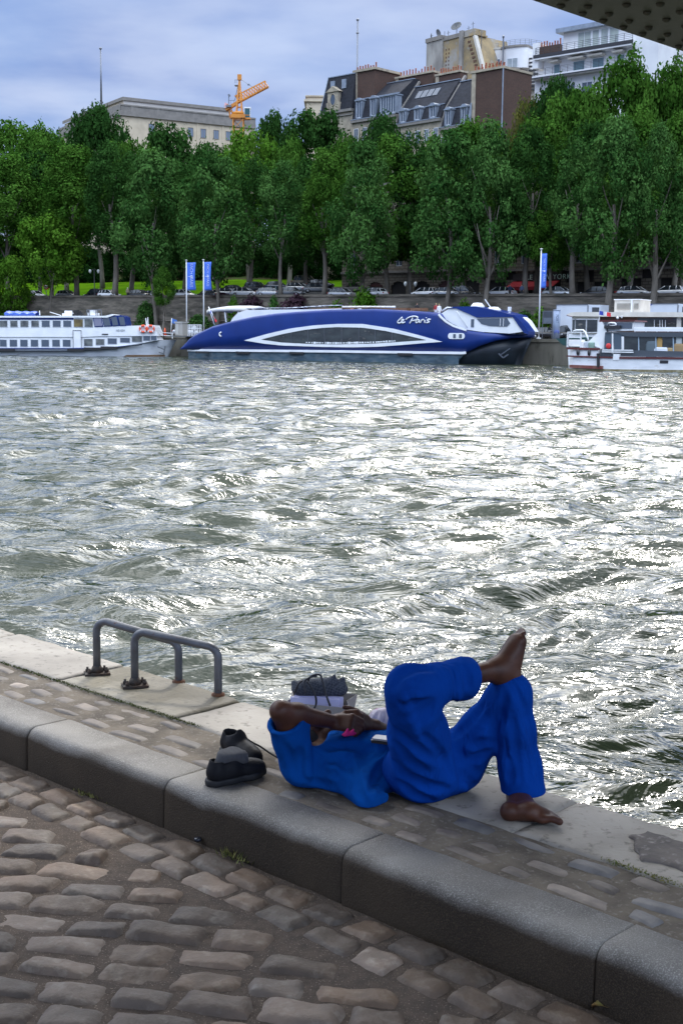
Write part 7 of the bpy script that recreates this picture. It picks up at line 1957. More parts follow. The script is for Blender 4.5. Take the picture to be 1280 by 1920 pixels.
    def fold(s, pts, r=.010, depth=.5, mode='sub', k=.02, sub=4):
        r = r * 1.9
        """a crease (sub) or a ridge (add) along a line on the surface"""
        H = []
        for i in range(len(pts) - 1):
            for j in range(sub): t = j / sub; H.append((pts[i][0] * (1 - t) + pts[i + 1][0] * t, pts[i][1] * (1 - t) + pts[i + 1][1] * t))
        H.append(pts[-1]); Q_ = []
        for (x, y) in H:
            h = s.hit(x, y)
            if h is None: continue
            d = np.array(ray(x, y)); d /= np.linalg.norm(d); Q_.append(h + d * r * (depth if mode == 'add' else -depth))
        n = len(Q_)
        if n < 2: return
        for i in range(n - 1):
            if np.linalg.norm(Q_[i + 1] - Q_[i]) > .12: continue
            f = lambda q: r * (.35 + .65 * math.sin(math.pi * min(1, max(0, (q + .3) / (n - .4)))))
            s.cone(Q_[i], Q_[i + 1], f(i), f(i + 1), k, mode)
    def mesh(s, name, mat, parent=None, relax=1):
        D = s.D; nx, ny, nz = D.shape; I = D < 0
        c = I[:-1, :-1, :-1].astype(np.int8)
        for a in (0, 1):
            for b in (0, 1):
                for e in (0, 1):
                    if a or b or e: c = c + I[a:nx - 1 + a, b:ny - 1 + b, e:nz - 1 + e]
        act = (c > 0) & (c < 8); idx = np.full(act.shape, -1, dtype=np.int64); A = np.argwhere(act); idx[act] = np.arange(len(A))
        P = np.zeros((len(A), 3)); W = np.zeros(len(A))
        cor = [(0, 0, 0), (1, 0, 0), (0, 1, 0), (1, 1, 0), (0, 0, 1), (1, 0, 1), (0, 1, 1), (1, 1, 1)]
        V = {q: D[A[:, 0] + q[0], A[:, 1] + q[1], A[:, 2] + q[2]] for q in cor}
        for q in cor:
            for ax in range(3):
                if q[ax] == 0:
                    r = list(q); r[ax] = 1; r = tuple(r); v0, v1 = V[q], V[r]; m = (v0 < 0) != (v1 < 0)
                    t = np.where(m, v0 / np.where(m, v0 - v1, 1), 0); p = np.tile(np.array(q, float), (len(A), 1)); p[:, ax] = t; P[m] += p[m]; W[m] += 1
        P = (P / W[:, None] + A) * s.h + s.lo
        Fs = []
        for ax in range(3):
            sl0 = [slice(None)] * 3; sl1 = [slice(None)] * 3; sl0[ax] = slice(0, -1); sl1[ax] = slice(1, None)
            m = I[tuple(sl0)] != I[tuple(sl1)]; E = np.argwhere(m); o = [k for k in range(3) if k != ax]
            ok = (E[:, o[0]] > 0) & (E[:, o[1]] > 0) & (E[:, o[0]] < D.shape[o[0]] - 1) & (E[:, o[1]] < D.shape[o[1]] - 1); E = E[ok]
            fl = I[tuple(sl0)][E[:, 0], E[:, 1], E[:, 2]]
            q = []
            for da, db in ((0, 0), (1, 0), (1, 1), (0, 1)):
                C_ = E.copy(); C_[:, o[0]] -= da; C_[:, o[1]] -= db; q.append(idx[C_[:, 0], C_[:, 1], C_[:, 2]])
            q = np.stack(q, 1); flip = fl if ax != 1 else ~fl; q[~flip] = q[~flip][:, ::-1]; Fs.append(q)
        Fs = np.concatenate(Fs); Fs = Fs[(Fs >= 0).all(1)]
        for _ in range(relax):
            S = np.zeros_like(P); N_ = np.zeros(len(P))
            for a, b in ((0, 1), (1, 2), (2, 3), (3, 0)):
                np.add.at(S, Fs[:, a], P[Fs[:, b]]); np.add.at(N_, Fs[:, a], 1); np.add.at(S, Fs[:, b], P[Fs[:, a]]); np.add.at(N_, Fs[:, b], 1)
            P = P * .5 + .5 * S / np.maximum(N_, 1)[:, None]
        return np_mesh(name, P, Fs[:, ::-1], mat, parent)

# ---------------------------------------------------------------- the man lying on the quay
def cloth_mat(name, c, c2):
    m = MAT(name, c, c2, 6, 1.0, bump=.5, bscale=300, bdist=.0015, spec=.04)
    t = m.node_tree; b = t.nodes['Principled BSDF'] if 'Principled BSDF' in t.nodes else [n for n in t.nodes if n.type == 'BSDF_PRINCIPLED'][0]
    src = b.inputs['Normal'].links[0].from_socket; tcn = [n for n in t.nodes if n.type == 'TEX_COORD'][0]
    for sc_, st, ds in (((1, 1, .4), 11, .008),):
        mp = t.nodes.new('ShaderNodeMapping'); mp.inputs['Scale'].default_value = sc_; mp.inputs['Rotation'].default_value = (.3, .7, .2); t.links.new(tcn.outputs['Object'], mp.inputs[0])
        nz = t.nodes.new('ShaderNodeTexNoise'); nz.inputs['Scale'].default_value = st; nz.inputs['Detail'].default_value = 2; nz.inputs['Distortion'].default_value = 1.1; t.links.new(mp.outputs[0], nz.inputs['Vector'])
        ab = t.nodes.new('ShaderNodeMath'); ab.operation = 'SUBTRACT'; ab.inputs[1].default_value = .5; t.links.new(nz.outputs[0], ab.inputs[0]); a2 = t.nodes.new('ShaderNodeMath'); a2.operation = 'ABSOLUTE'; t.links.new(ab.outputs[0], a2.inputs[0])
        bp = t.nodes.new('ShaderNodeBump'); bp.inputs['Strength'].default_value = .8; bp.inputs['Distance'].default_value = ds * 3; t.links.new(a2.outputs[0], bp.inputs['Height']); t.links.new(src, bp.inputs['Normal']); src = bp.outputs[0]
    t.links.new(src, b.inputs['Normal']); return m
M_SKIN = MAT('dark_brown_skin', (.090, .034, .018), (.055, .020, .012), 14, .48, bump=.35, bscale=160, bdist=.0012, spec=.32)
M_NAIL = MAT('finger_nail', (.16, .075, .05), rough=.35)
M_SOLE = MAT('lighter_sole_skin', (.20, .085, .055), (.13, .05, .032), 20, .55)
M_HAIR = MAT('short_black_hair', (.010, .008, .008), (.018, .015, .014), 60, .65, bump=1.0, bscale=260, bdist=.003)
M_TROU = cloth_mat('blue_cotton', (.003, .050, .30), (.003, .041, .25))
M_SHIRT = cloth_mat('blue_shirt_cotton', (.003, .074, .33), (.003, .060, .27))
def J(px, py, Y): return np.array(PY(px, py, Y))
EUn, EVn, UP = np.array(EU), np.array(EV), np.array([0, 0, 1.0])
hipN = np.array([.298, 4.38, .108]); hipF = np.array([.425, 4.47, .095]); hipC = (hipN + hipF) / 2
kneeN = J(772, 1292, 4.15); ankN = J(930, 1256, 4.36)
kneeF = J(958, 1300, 4.38); ankF = J(972, 1496, 4.38)
shN = np.array([-.128, 4.53, .092]); shF = np.array([.09, 4.77, .085]); shC = (shN + shF) / 2
elbN = J(526, 1334, 4.44); wrN = J(628, 1354, 4.56)
elbF = J(748, 1392, 4.86); wrF = J(704, 1362, 4.66)
headC = J(600, 1386, 4.70)
def man():
    root = empty('person', (hipC[0], hipC[1], 0), 0, 'barefoot person in blue shirt and trousers lying on the quay edge', 'person')
    off = np.array([hipC[0], hipC[1], 0])
    B = SDF((-.36, 3.92, -.02), (.78, 5.06, .66), .0042)
    # torso and pelvis, under the clothes
    B.cone(shC + [0, 0, -.01], hipC, .065, .075, .03, sq=(UP, .8)); B.cone(shN, shF, .045, .045, .03)
    B.cone(hipN, hipF, .07, .07, .03)
    # legs
    def leg(hip, knee, ank, r=(.055, .034, .05, .04, .031)):
        m = hip * .5 + knee * .5; B.chain([hip, m, knee], [r[0], .042, r[1]], .03)
        c = knee * .68 + ank * .32; B.chain([knee, c, ank], [r[1], .034, .035], .025)
    leg(hipN, kneeN, ankN); leg(hipF, kneeF, ankF)
    # feet: heel, arch, ball, five toes
    def foot(ank, heel, ball_c, toe_dir, side, up, L=.0):
        """heel, ball_c: centres; side: unit towards the big toe; up: dorsal direction"""
        heel = np.array(heel); ball = np.array(ball_c)
        B.cone(ank, heel, .031, .029, .02); B.cone(ank, heel * .45 + ball * .55 + up * .014, .032, .026, .025)
        B.cone(heel, heel * .7 + ball * .3, .028, .025, .02)
        inst = heel * .35 + ball * .65 + up * .012
        B.cone(ank + up * .004, inst, .030, .027, .03, sq=(up, .8)); B.cone(inst, ball + up * .001, .030, .026, .03, sq=(up, .6))
        B.cone(heel * .6 + ball * .4 - side * .010, ball - side * .020, .022, .021, .02)
        B.cone(ball + side * .020, ball - side * .026, .021, .017, .015, sq=(up, .75))
        tips = []
        for i, (o, ln, r) in enumerate(((.027, .052, .0125), (.011, .050, .0088), (-.003, .044, .0082), (-.016, .036, .0078), (-.028, .028, .0078))):
            a = ball + side * o * .9 + toe_dir * .006; b = a + toe_dir * ln * .55 + up * .006 + side * o * .06; c = a + toe_dir * ln + up * (-.001) + side * o * .10
            B.cone(a, b, r * 1.02, r * .92, .006); B.cone(b, c, r * .95, r, .004); tips.append((c, r, up, toe_dir))
        return tips
    # crossed foot: sole to the right, toes up
    heelN = J(958, 1270, 4.38); ballN = J(970, 1206, 4.43)
    tdN = J(986, 1170, 4.47) - ballN; tdN /= np.linalg.norm(tdN)
    upN = np.array([-.93, -.12, .25]); upN -= upN @ tdN * tdN; upN /= np.linalg.norm(upN)
    sdN = np.cross(tdN, upN); sdN = sdN / np.linalg.norm(sdN)
    if sdN[1] < 0: sdN = -sdN       # big toe on the far side (right foot, sole away to the right)
    B.cone(ankN, heelN, .033, .030, .03)
    B.cone(ankN + (heelN - ankN) * .3 + upN * .004, ballN + upN * .008, .040, .030, .03); t1 = foot(ankN + (heelN - ankN) * .35, heelN, ballN, tdN, sdN, upN)
    # planted foot
    heelF = np.array(PZ(955, 1522, .026)); ballF = np.array(PZ(1018, 1532, .020)); tdF = ballF - heelF; tdF[2] = 0; tdF /= np.linalg.norm(tdF)
    sdF = np.cross(UP, tdF); sdF = -sdF if sdF[1] > 0 else sdF       # left foot: big toe towards us
    t2 = foot(ankF, heelF, ballF, tdF, sdF, UP)
    # arms
    B.chain([shN, shN * .5 + elbN * .5, elbN], [.052, .047, .036], .03)
    B.chain([elbN, elbN * .7 + wrN * .3, wrN], [.036, .040, .024], .02)
    B.chain([shF, shF * .5 + elbF * .5, elbF], [.050, .045, .036], .03)
    B.chain([elbF, elbF * .7 + wrF * .3, wrF], [.036, .038, .024], .02)
    # hands: palm + bent fingers + thumb, clasping on the chest
    def hand(wr, pc, fd, nrm, curl, sidev, ksc=1.0):
        """wr wrist, pc palm centre, fd finger direction, nrm back-of-hand direction, sidev towards the thumb"""
        fd = fd / np.linalg.norm(fd); nrm = nrm - nrm @ fd * fd; nrm /= np.linalg.norm(nrm); sv = np.cross(fd, nrm); sv = sv if sv @ sidev > 0 else -sv
        B.cone(wr, pc - fd * .028, .024, .025, .015, sq=(nrm, .72))
        for o in (-.024, -.008, .008, .024): B.cone(pc - fd * .03 + sv * o * .7, pc + fd * .030 + sv * o, .015, .0135, .010)
        tips = []
        for i, (o, l, c) in enumerate(((.027, .98, curl), (.009, 1.07, curl * 1.05), (-.009, 1.0, curl * 1.12), (-.026, .80, curl * 1.2))):
            p = pc + fd * .034 + sv * o; d = fd.copy(); a = 0
            B.cone(p - fd * .006, p + nrm * .002, .0115, .0112, .004)
            for seg, (L, r0, r1) in enumerate(((.040, .0105, .0095), (.026, .0095, .0087), (.021, .0087, .0076))):
                a += c * (.9, 1.1, .6)[seg]; d = fd * math.cos(a) - nrm * math.sin(a) + sv * o * .8; d /= np.linalg.norm(d); q = p + d * L * l; B.cone(p, q, r0, r1, .0025); p = q
            tips.append(p)
        p = pc - fd * .018 + sv * .026 - nrm * .004
        for L, r0, r1, ang in ((.034, .0145, .0115, .55), (.028, .0112, .0100, .25), (.022, .0100, .0085, .1)):
            d = fd * math.cos(ang) + sv * math.sin(ang) - nrm * .35; d /= np.linalg.norm(d); q = p + d * L; B.cone(p, q, r0, r1, .005); p = q
    # near (right) hand reaches over the face to the other hand
    pcN = J(642, 1355, 4.55); fdN = pcN - wrN; hand(wrN, pcN, fdN, np.array([-.1, -.65, .7]), .85, np.array([0, .5, .3]))
    pcF = J(678, 1352, 4.60); hand(wrF, pcF, pcF - wrF, np.array([.15, -.75, .62]), .9, np.array([0, .3, .8]))
    # head: face to the sky, chin tipped to the chest
    fz = np.array([.10, -.10, .985]); fz /= np.linalg.norm(fz); cr = np.array([-.93, -.22, .1]); cr = cr - cr @ fz * fz; cr /= np.linalg.norm(cr); rt = np.cross(fz, cr)
    H_ = lambda a, b, c: headC + rt * a + cr * b + fz * c        # a sideways, b towards the crown, c out of the face
    B.ell(H_(0, .022, -.010), (.076, .098, .092), .02, M=np.stack([rt, cr, fz], 1)); B.ell(H_(0, -.035, .022), (.058, .075, .062), .025, M=np.stack([rt, cr, fz], 1))
    B.cone(H_(0, -.075, .036), H_(0, -.055, .03), .030, .040, .02); B.cone(H_(0, -.10, -.03), shC + [0, 0, -.03],   .040, .032, .03)
    B.cone(H_(0, .018, .080), H_(0, -.018, .108), .009, .014, .010); B.cone(H_(-.014, -.022, .094), H_(.014, -.022, .094), .010, .010, .008)
    B.cone(H_(-.022, -.052, .084), H_(.022, -.052, .084), .007, .007, .008); B.cone(H_(-.018, -.064, .083), H_(.018, -.064, .083), .0085, .0085, .006)
    B.cone(H_(-.042, .030, .076), H_(.042, .030, .076), .010, .010, .015)
    for s_ in (-1, 1):
        B.ell(H_(s_ * .031, .008, .078), (.017, .012, .010), .008, 'sub', M=np.stack([rt, cr, fz], 1)); B.ell(H_(s_ * .031, .008, .070), (.0135, .011, .0135), .004, M=np.stack([rt, cr, fz], 1))
        B.cone(H_(s_ * .078, .018, .0), H_(s_ * .082, -.02, .006), .014, .010, .006, sq=(rt, .5)); B.cone(H_(s_ * .050, -.028, .052), H_(s_ * .058, .0, .035), .022, .022, .02)
    body = B.mesh('body', M_SKIN, None, 1); body.parent = root; body.matrix_parent_inverse = Matrix.Translation((-off[0], -off[1], 0))
    def adopt(o, par=body):
        o.parent = par
        if par is root: o.matrix_parent_inverse = Matrix.Translation((-off[0], -off[1], 0))
        return o
    # hair: a cap over the skull
    S = SDF(headC - .15, headC + .15, .004); S.ell(H_(0, .020, -.014), (.084, .106, .100), .02, M=np.stack([rt, cr, fz], 1)); S.plane(H_(0, .050, .062), fz * .80 - cr * .60); S.plane(H_(0, -.062, -.02), -cr * .9 + fz * .25)
    adopt(S.mesh('hair', M_HAIR, None, 1))
    m = MB()
    for tips in (t1, t2):
        for c, r, u, td in tips:
            s1 = np.cross(td, u); p = c + u * r * .86 - td * r * .05; q = [p + s1 * r * .45 - td * r * .4, p + s1 * r * .4 + td * r * .35 - u * r * .18, p - s1 * r * .4 + td * r * .35 - u * r * .18, p - s1 * r * .45 - td * r * .4]
            q = [v + u * .0004 for v in q]; m.add(q + [v - u * r * .25 for v in q], [(0, 1, 2, 3), (0, 1, 5, 4), (1, 2, 6, 5), (2, 3, 7, 6), (3, 0, 4, 7)])
    adopt(m.build('toe_nail', M_NAIL))
    # ---- trousers
    T = SDF((.02, 3.95, -.004), (.75, 4.80, .62), .0048)
    T.cone(hipN + [0, 0, .0], hipF + [0, 0, .0], .108, .095, .04)
    waist = hipC + EUn * .10 + [0, 0, -.02]; T.cone(hipC, waist, .108, .088, .05, sq=(UP, .88)); T.cone(waist - EVn * .07, waist + EVn * .07, .080, .080, .04); T.cone(hipN - EVn * .0, waist - EVn * .07, .108, .078, .04)
    lerp = lambda a, b, t: a * (1 - t) + b * t
    T.chain([hipN + [0, 0, .01], lerp(hipN, kneeN, .45), lerp(hipN, kneeN, .85), kneeN + [-.005, 0, .0]], [.116, .100, .086, .077], .04)
    kb = kneeN + [-.010, 0, .004]
    T.chain([kb, lerp(kneeN, ankN, .28), lerp(kneeN, ankN, .50)], [.075, .063, .062], .035)
    # rolled bulky hem of the crossed leg
    ad = (ankN - kneeN) / np.linalg.norm(ankN - kneeN); c0 = lerp(kneeN, ankN, .50)
    T.cone(c0, c0 + ad * .045 + [0, 0, -.006], .070, .074, .012)
    hang = np.array([0, 0, -1.0]); T.cone(c0 + ad * .02, c0 + ad * .02 + hang * .038, .046, .036, .02)
    T.cone(c0 + ad * .03 + [0, 0, .048], c0 + ad * .065 + [0, 0, .052], .026, .010, .012)
    cut = c0 + ad * .062; T.plane(cut, ad * .95 + np.array([0, 0, -.25]) * .8, reach=.20)
    T.cone(c0 + ad * .035, c0 + ad * .15, .042, .052, .006, 'sub')
    # planted leg
    T.chain([hipF + [0, 0, .01], lerp(hipF, kneeF, .5), lerp(hipF, kneeF, .88), kneeF], [.100, .078, .070, .066], .035)
    cuffF = lerp(kneeF, ankF, .93); fwd = np.array([.012, -.006, 0])
    T.chain([kneeF, lerp(kneeF, ankF, .35) + fwd * .5, lerp(kneeF, ankF, .7) + fwd, cuffF + fwd * 1.4], [.068, .066, .072, .080], .035)
    T.plane(cuffF + fwd, (ankF - kneeF) + np.array([0, 0, .0]) + np.array([-.03, 0, 0]), reach=.20)
    T.cone(lerp(kneeF, ankF, .84) + fwd, cuffF + fwd * 1.4 + (ankF - kneeF) * .2, .046, .066, .006, 'sub')
    # seat pressed on the stone
    T.plane((0, 0, .002), (0, 0, -1))
    # creases followed from the photograph
    for pts, r, md in (
        ([(812, 1318), (790, 1330), (768, 1330), (752, 1322)], .012, 'sub'), ([(806, 1330), (780, 1345), (760, 1350)], .010, 'sub'), ([(815, 1322), (800, 1345), (778, 1368)], .010, 'sub'),
        ([(742, 1370), (770, 1400), (800, 1420), (830, 1432)], .009, 'sub'), ([(738, 1395), (765, 1430), (800, 1452)], .010, 'sub'), ([(735, 1430), (760, 1462), (800, 1480), (840, 1482)], .012, 'sub'),
        ([(745, 1470), (775, 1496), (820, 1508)], .010, 'sub'), ([(760, 1500), (800, 1514), (840, 1512)], .008, 'sub'), ([(790, 1380), (815, 1400), (838, 1430), (850, 1460)], .007, 'sub'),
        ([(845, 1385), (862, 1420), (872, 1455), (868, 1490)], .012, 'sub'), ([(852, 1400), (880, 1440), (905, 1460)], .011, 'sub'), ([(868, 1450), (890, 1475), (900, 1490)], .009, 'sub'),
        ([(930, 1330), (925, 1365), (935, 1400), (940, 1420)], .013, 'sub'), ([(945, 1300), (938, 1340), (932, 1370)], .008, 'sub'), ([(925, 1395), (900, 1400), (878, 1395)], .009, 'sub'), ([(920, 1410), (895, 1425), (880, 1428)], .008, 'sub'),
        ([(965, 1290), (985, 1330), (1000, 1390), (1010, 1440), (1012, 1465)], .0045, 'sub'), ([(958, 1340), (965, 1400), (972, 1440), (975, 1466)], .008, 'sub'), ([(948, 1420), (955, 1450), (955, 1468)], .006, 'sub'), ([(985, 1400), (995, 1440), (996, 1466)], .007, 'sub'),
        ([(865, 1400), (890, 1370), (915, 1340)], .010, 'sub'), ([(840, 1390), (880, 1355), (905, 1320)], .006, 'sub'),
        ([(853, 1248), (860, 1275), (864, 1300)], .005, 'sub'), ([(872, 1250), (878, 1270), (880, 1290)], .004, 'sub'), ([(735, 1290), (750, 1262), (778, 1250), (810, 1252)], .007, 'sub'),
        ([(756, 1300), (766, 1340), (785, 1385)], .005, 'add'), ([(850, 1252), (856, 1285), (858, 1312)], .005, 'add'), ([(944, 1350), (946, 1400), (948, 1440)], .005, 'add'), ([(862, 1470), (885, 1492), (880, 1505)], .006, 'add')):
        T.fold(pts, r, .45, md)
    adopt(T.mesh('trousers', M_TROU, None, 2))
    # ---- shirt
    S = SDF((-.34, 4.12, -.004), (.42, 5.05, .40), .0048)
    chest = shC * .6 + hipC * .4; w1 = hipC + EUn * .17
    S.cone(shN + EVn * .04 + [0, 0, -.01], shF - EVn * .05 + [0, 0, -.01], .086, .080, .05); S.cone(shC, chest, .100, .100, .05, sq=(UP, .75))
    S.cone(shN + EVn * .045, w1 - EVn * .06 + [0, 0, -.02], .080, .080, .05); S.cone(shF - EVn * .045, w1 + EVn * .06 + [0, 0, -.03], .080, .080, .05); S.cone(shC, w1 + [0, 0, -.03], .078, .080, .05)
    # loose side draped on the stone towards us, and the tail
    a1 = np.array(PZ(572, 1440, .065)); a2 = np.array(PZ(640, 1448, .062)); a3 = np.array(PZ(688, 1497, .024)); a4 = np.array(PZ(726, 1498, .018))
    S.chain([a1, a2], [.064, .062], .07); S.chain([a2, a3, a4], [.056, .028, .016], .05); S.cone(a3, J(732, 1440, 4.50), .026, .040, .05); S.cone(a2, J(700, 1455, 4.47), .055, .045, .06); S.cone(a2 * .4 + a3 * .6, J(712, 1465, 4.45), .040, .034, .05)
    S.cone(J(655, 1435, 4.50), a3 + [0, .0, .0], .055, .020, .04); S.cone(J(715, 1425, 4.53), J(706, 1486, 4.45), .048, .024, .045); S.cone(J(728, 1420, 4.50), J(736, 1478, 4.46), .035, .022, .04)
    # sleeve of the raised arm
    sa = (elbN - shN); sl = np.linalg.norm(sa); sa = sa / sl
    S.chain([shN + [0, 0, 0.0], lerp(shN, elbN, .40), lerp(shN, elbN, .74)], [.092, .074, .066], .04)
    S.cone(lerp(shN, elbN, .66), lerp(shN, elbN, .84), .067, .071, .006)
    S.plane(lerp(shN, elbN, .80), sa + np.array([.12, 0, 0]), reach=.13); S.cone(lerp(shN, elbN, .70), lerp(shN, elbN, 1.2), .050, .056, .006, 'sub')
    S.chain([shF, lerp(shF, elbF, .6)], [.088, .066], .04)
    # neck opening, waist cut
    S.cone(shC + EUn * .10 + [0, 0, .05], shC + EUn * .02 + [0, 0, .12], .065, .05, .02, 'sub'); S.cone(headC, headC + [0, 0, .05], .108, .11, .02, 'sub'); S.cone(J(600, 1372, 4.84), J(590, 1380, 4.48), .058, .036, .015, 'sub')
    S.plane((0, 0, .002), (0, 0, -1)); S.plane(hipC + EUn * .085, -EUn + EVn * .08)
    for pts, r, md in (
        ([(598, 1400), (590, 1425), (592, 1450), (604, 1470)], .013, 'sub'), ([(562, 1408), (566, 1430), (562, 1465)], .010, 'sub'), ([(534, 1400), (545, 1428), (550, 1460)], .008, 'sub'),
        ([(612, 1400), (640, 1395), (680, 1396), (710, 1400)], .010, 'sub'), ([(600, 1420), (640, 1420), (665, 1432)], .010, 'sub'), ([(650, 1420), (645, 1450), (655, 1475)], .008, 'sub'),
        ([(735, 1420), (715, 1445), (698, 1470)], .008, 'sub'), ([(725, 1400), (690, 1415), (665, 1440)], .010, 'sub'), ([(735, 1445), (722, 1470), (712, 1485)], .005, 'sub'), ([(610, 1450), (630, 1462), (650, 1478)], .009, 'sub'), ([(575, 1462), (600, 1474), (630, 1476)], .008, 'sub'),
        ([(577, 1405), (577, 1430), (580, 1460)], .005, 'add'), ([(655, 1425), (664, 1455), (672, 1488), (684, 1508)], .006, 'sub'), ([(722, 1425), (708, 1455), (694, 1485)], .006, 'sub'), ([(700, 1400), (680, 1412), (655, 1420)], .005, 'sub')):
        S.fold(pts, r, .45, md)
    adopt(S.mesh('shirt', M_SHIRT, None, 2)); Sh = S
    # belt with an olive patch, between shirt and trousers
    b = hipC + EUn * .105; S = SDF(b - .2, b + .2, .004); b2 = b.copy(); b2[2] = .09
    S.cone(b2 - EVn * .07, b2 + EVn * .07, .090, .090, .02); S.plane(b2 + EUn * .020, EUn); S.plane(b2 - EUn * .020, -EUn); S.plane((0, 0, .004), (0, 0, -1)); belt = adopt(S.mesh('belt', MAT('dark_belt', (.02, .02, .018), rough=.6), None, 1))
    near = lambda x, y: min((h for h in (T.hit(x, y), Sh.hit(x, y)) if h is not None), key=lambda h: h[1] - .0 * h[0], default=None)
    h1 = [near(x, y) for x, y in ((730, 1466), (742, 1470), (746, 1506), (734, 1504))]
    global PHN; PHN = Sh.hit(717, 1390)
    if all(h is not None for h in h1):
        q = [h - np.array(ray(736, 1490)) * .004 for h in h1]; m = MB(); mid = [np.array(q[i]) * .5 + np.array(q[(i + 1) % 4]) * .5 for i in range(4)]
        d = np.array(ray(736, 1490)); d = d / np.linalg.norm(d) * .006; loop = [q[0], mid[0], q[1], mid[1], q[2], mid[2], q[3], mid[3]]
        m.add(loop + [v + d for v in loop], [tuple(range(8))] + [(i, (i + 1) % 8, (i + 1) % 8 + 8, i + 8) for i in range(8)]); adopt(m.build('belt_patch', MAT('olive_patch', (.16, .15, .06), (.05, .05, .03), 60, .6)), belt)
man()
# ---------------------------------------------------------------- belongings
M_BLEA = MAT('black_shoe_leather', (.012, .012, .014), (.016, .016, .018), 12, .5, spec=.10, bump=.6, bscale=80, bdist=.002)
M_BSOLE = MAT('black_rubber_sole', (.010, .010, .011), rough=.65)
def shoe(label, heel, toe, sock=False):
    heel = np.array(heel, float); toe = np.array(toe, float); d = toe - heel; L = np.linalg.norm(d); d /= L; s_ = np.array([-d[1], d[0], 0]); u = UP
    root = empty('shoe', Vector(heel * .5 + toe * .5) - Vector((0, 0, float(heel[2]))), 0, label, 'shoe', 'pair of black shoes')
    off = Vector(root.location)
    P = lambda a, b, c: heel + d * a * L + s_ * b * L + u * c
    S = SDF(np.minimum(heel, toe) - [.10, .10, .004], np.maximum(heel, toe) + [.10, .10, .17], .0038)
    S.cone(P(.10, 0, .045), P(.36, 0, .045), .036, .034, .02); S.cone(P(.12, 0, .050), P(.12, 0, .085), .034, .031, .02); S.cone(P(.30, 0, .05), P(.38, 0, .085), .034, .028, .02)
    S.cone(P(.36, 0, .05), P(.68, .005, .036), .036, .034, .03); S.cone(P(.66, -.04, .034), P(.86, -.03, .030), .030, .027, .025); S.cone(P(.66, .05, .034), P(.86, .03, .030), .030, .027, .025); S.cone(P(.80, 0, .03), P(.92, 0, .028), .032, .026, .02)
    S.cone(P(.13, 0, .075), P(.30, 0, .075), .026, .024, .008, 'sub'); S.cone(P(.13, 0, .10), P(.33, 0, .105), .028, .026, .006, 'sub')
    S.cone(P(.36, 0, .075), P(.42, 0, .102), .018, .014, .010, sq=(d, .45))
    for t in (.46, .53, .60): S.cone(P(t, -.09, .072 - (t - .46) * .12), P(t, .09, .072 - (t - .46) * .12), .0045, .0045, .002)
    for b in (-.13, .13): S.cone(P(.12, b * .8, .060), P(.40, b, .052), .003, .003, .003, 'sub')
    S.plane((0, 0, heel[2] + .012), (0, 0, -1))
    o = S.mesh('upper', M_BLEA, None, 1); o.parent = root; o.matrix_parent_inverse = Matrix.Translation(-off)
    S = SDF(np.minimum(heel, toe) - [.10, .10, .004], np.maximum(heel, toe) + [.10, .10, .06], .0038)
    S.cone(P(.08, 0, .014), P(.36, 0, .014), .039, .036, .02); S.cone(P(.36, 0, .014), P(.72, 0, .014), .034, .044, .03); S.cone(P(.72, 0, .014), P(.93, 0, .016), .044, .030, .02)
    S.plane((0, 0, heel[2] + .026), (0, 0, 1)); S.plane((0, 0, heel[2] + .001), (0, 0, -1))
    o = S.mesh('sole', M_BSOLE, None, 1); o.parent = root; o.matrix_parent_inverse = Matrix.Translation(-off)
    return root, P
h1 = PZ(396, 1474, 0); t1 = h1 + Vector((.150, .115, 0)) * 1.18
sh1, P1_ = shoe('black shoe nearest the kerb edge with a grey sock stuffed in it', h1, t1)
h2 = PZ(424, 1415, 0) + Vector((.0, .03, 0)); t2 = h2 + Vector((.125, -.16, 0)) * 1.05
sh2, P2_ = shoe('black shoe behind the sock-filled one, its lace trailing towards the sleeve', h2, t2)
def sock():
    c = P1_(.22, 0, .10); S = SDF(c - .13, c + .13, .0036)
    pts = [P1_(.18, .02, .075), P1_(.28, 0, .100), P1_(.40, -.04, .108), P1_(.54, -.06, .090), P1_(.62, -.05, .070)]
    S.chain(pts, [.022, .026, .026, .022, .014], .02); S.chain([P1_(.30, .10, .10), P1_(.48, .07, .108), P1_(.62, .05, .08)], [.022, .022, .014], .015)
    for k in range(5): S.cone(P1_(.18 + k * .09, -.16, .125), P1_(.24 + k * .09, .12, .13), .010, .010, .014, 'sub')
    m = bpy.data.materials.new('striped_grey_sock'); m.use_nodes = True; t = m.node_tree; b = t.nodes['Principled BSDF']; b.inputs['Roughness'].default_value = .95
    tcn = t.nodes.new('ShaderNodeTexCoord'); w = t.nodes.new('ShaderNodeTexWave'); w.inputs['Scale'].default_value = 70; w.inputs['Distortion'].default_value = 3; t.links.new(tcn.outputs['Object'], w.inputs[0]); cr = t.nodes.new('ShaderNodeMix'); cr.data_type = 'RGBA'
    cr.inputs[6].default_value = (.05, .05, .055, 1); cr.inputs[7].default_value = (.09, .09, .095, 1); t.links.new(w.outputs[1], cr.inputs[0]); t.links.new(cr.outputs[2], b.inputs['Base Color'])
    o = S.mesh('sock', m, None, 1); tag(o, 'crumpled dark grey ribbed sock stuffed in the nearer shoe', 'sock')
sock()
m = MB(); pts = [(462, 1385, .075), (472, 1392, .06), (488, 1400, .03), (505, 1412, .012), (520, 1421, .006), (530, 1424, .006)]
P = [PZ(x, y, z) for x, y, z in pts]; Pp = []
for i in range(len(P) - 1):
    for k in range(4): Pp.append(P[i].lerp(P[i + 1], k / 4))
Pp.append(P[-1])
for i in range(2, len(Pp) - 2): Pp[i] = (Pp[i - 1] + Pp[i] * 2 + Pp[i + 1]) / 4
m.tube(Pp, .0035, 6); o = m.build('shoe_lace', M_BLEA); tag(o, 'thin black lace lying on the stones between the shoe and the blue sleeve', 'lace')

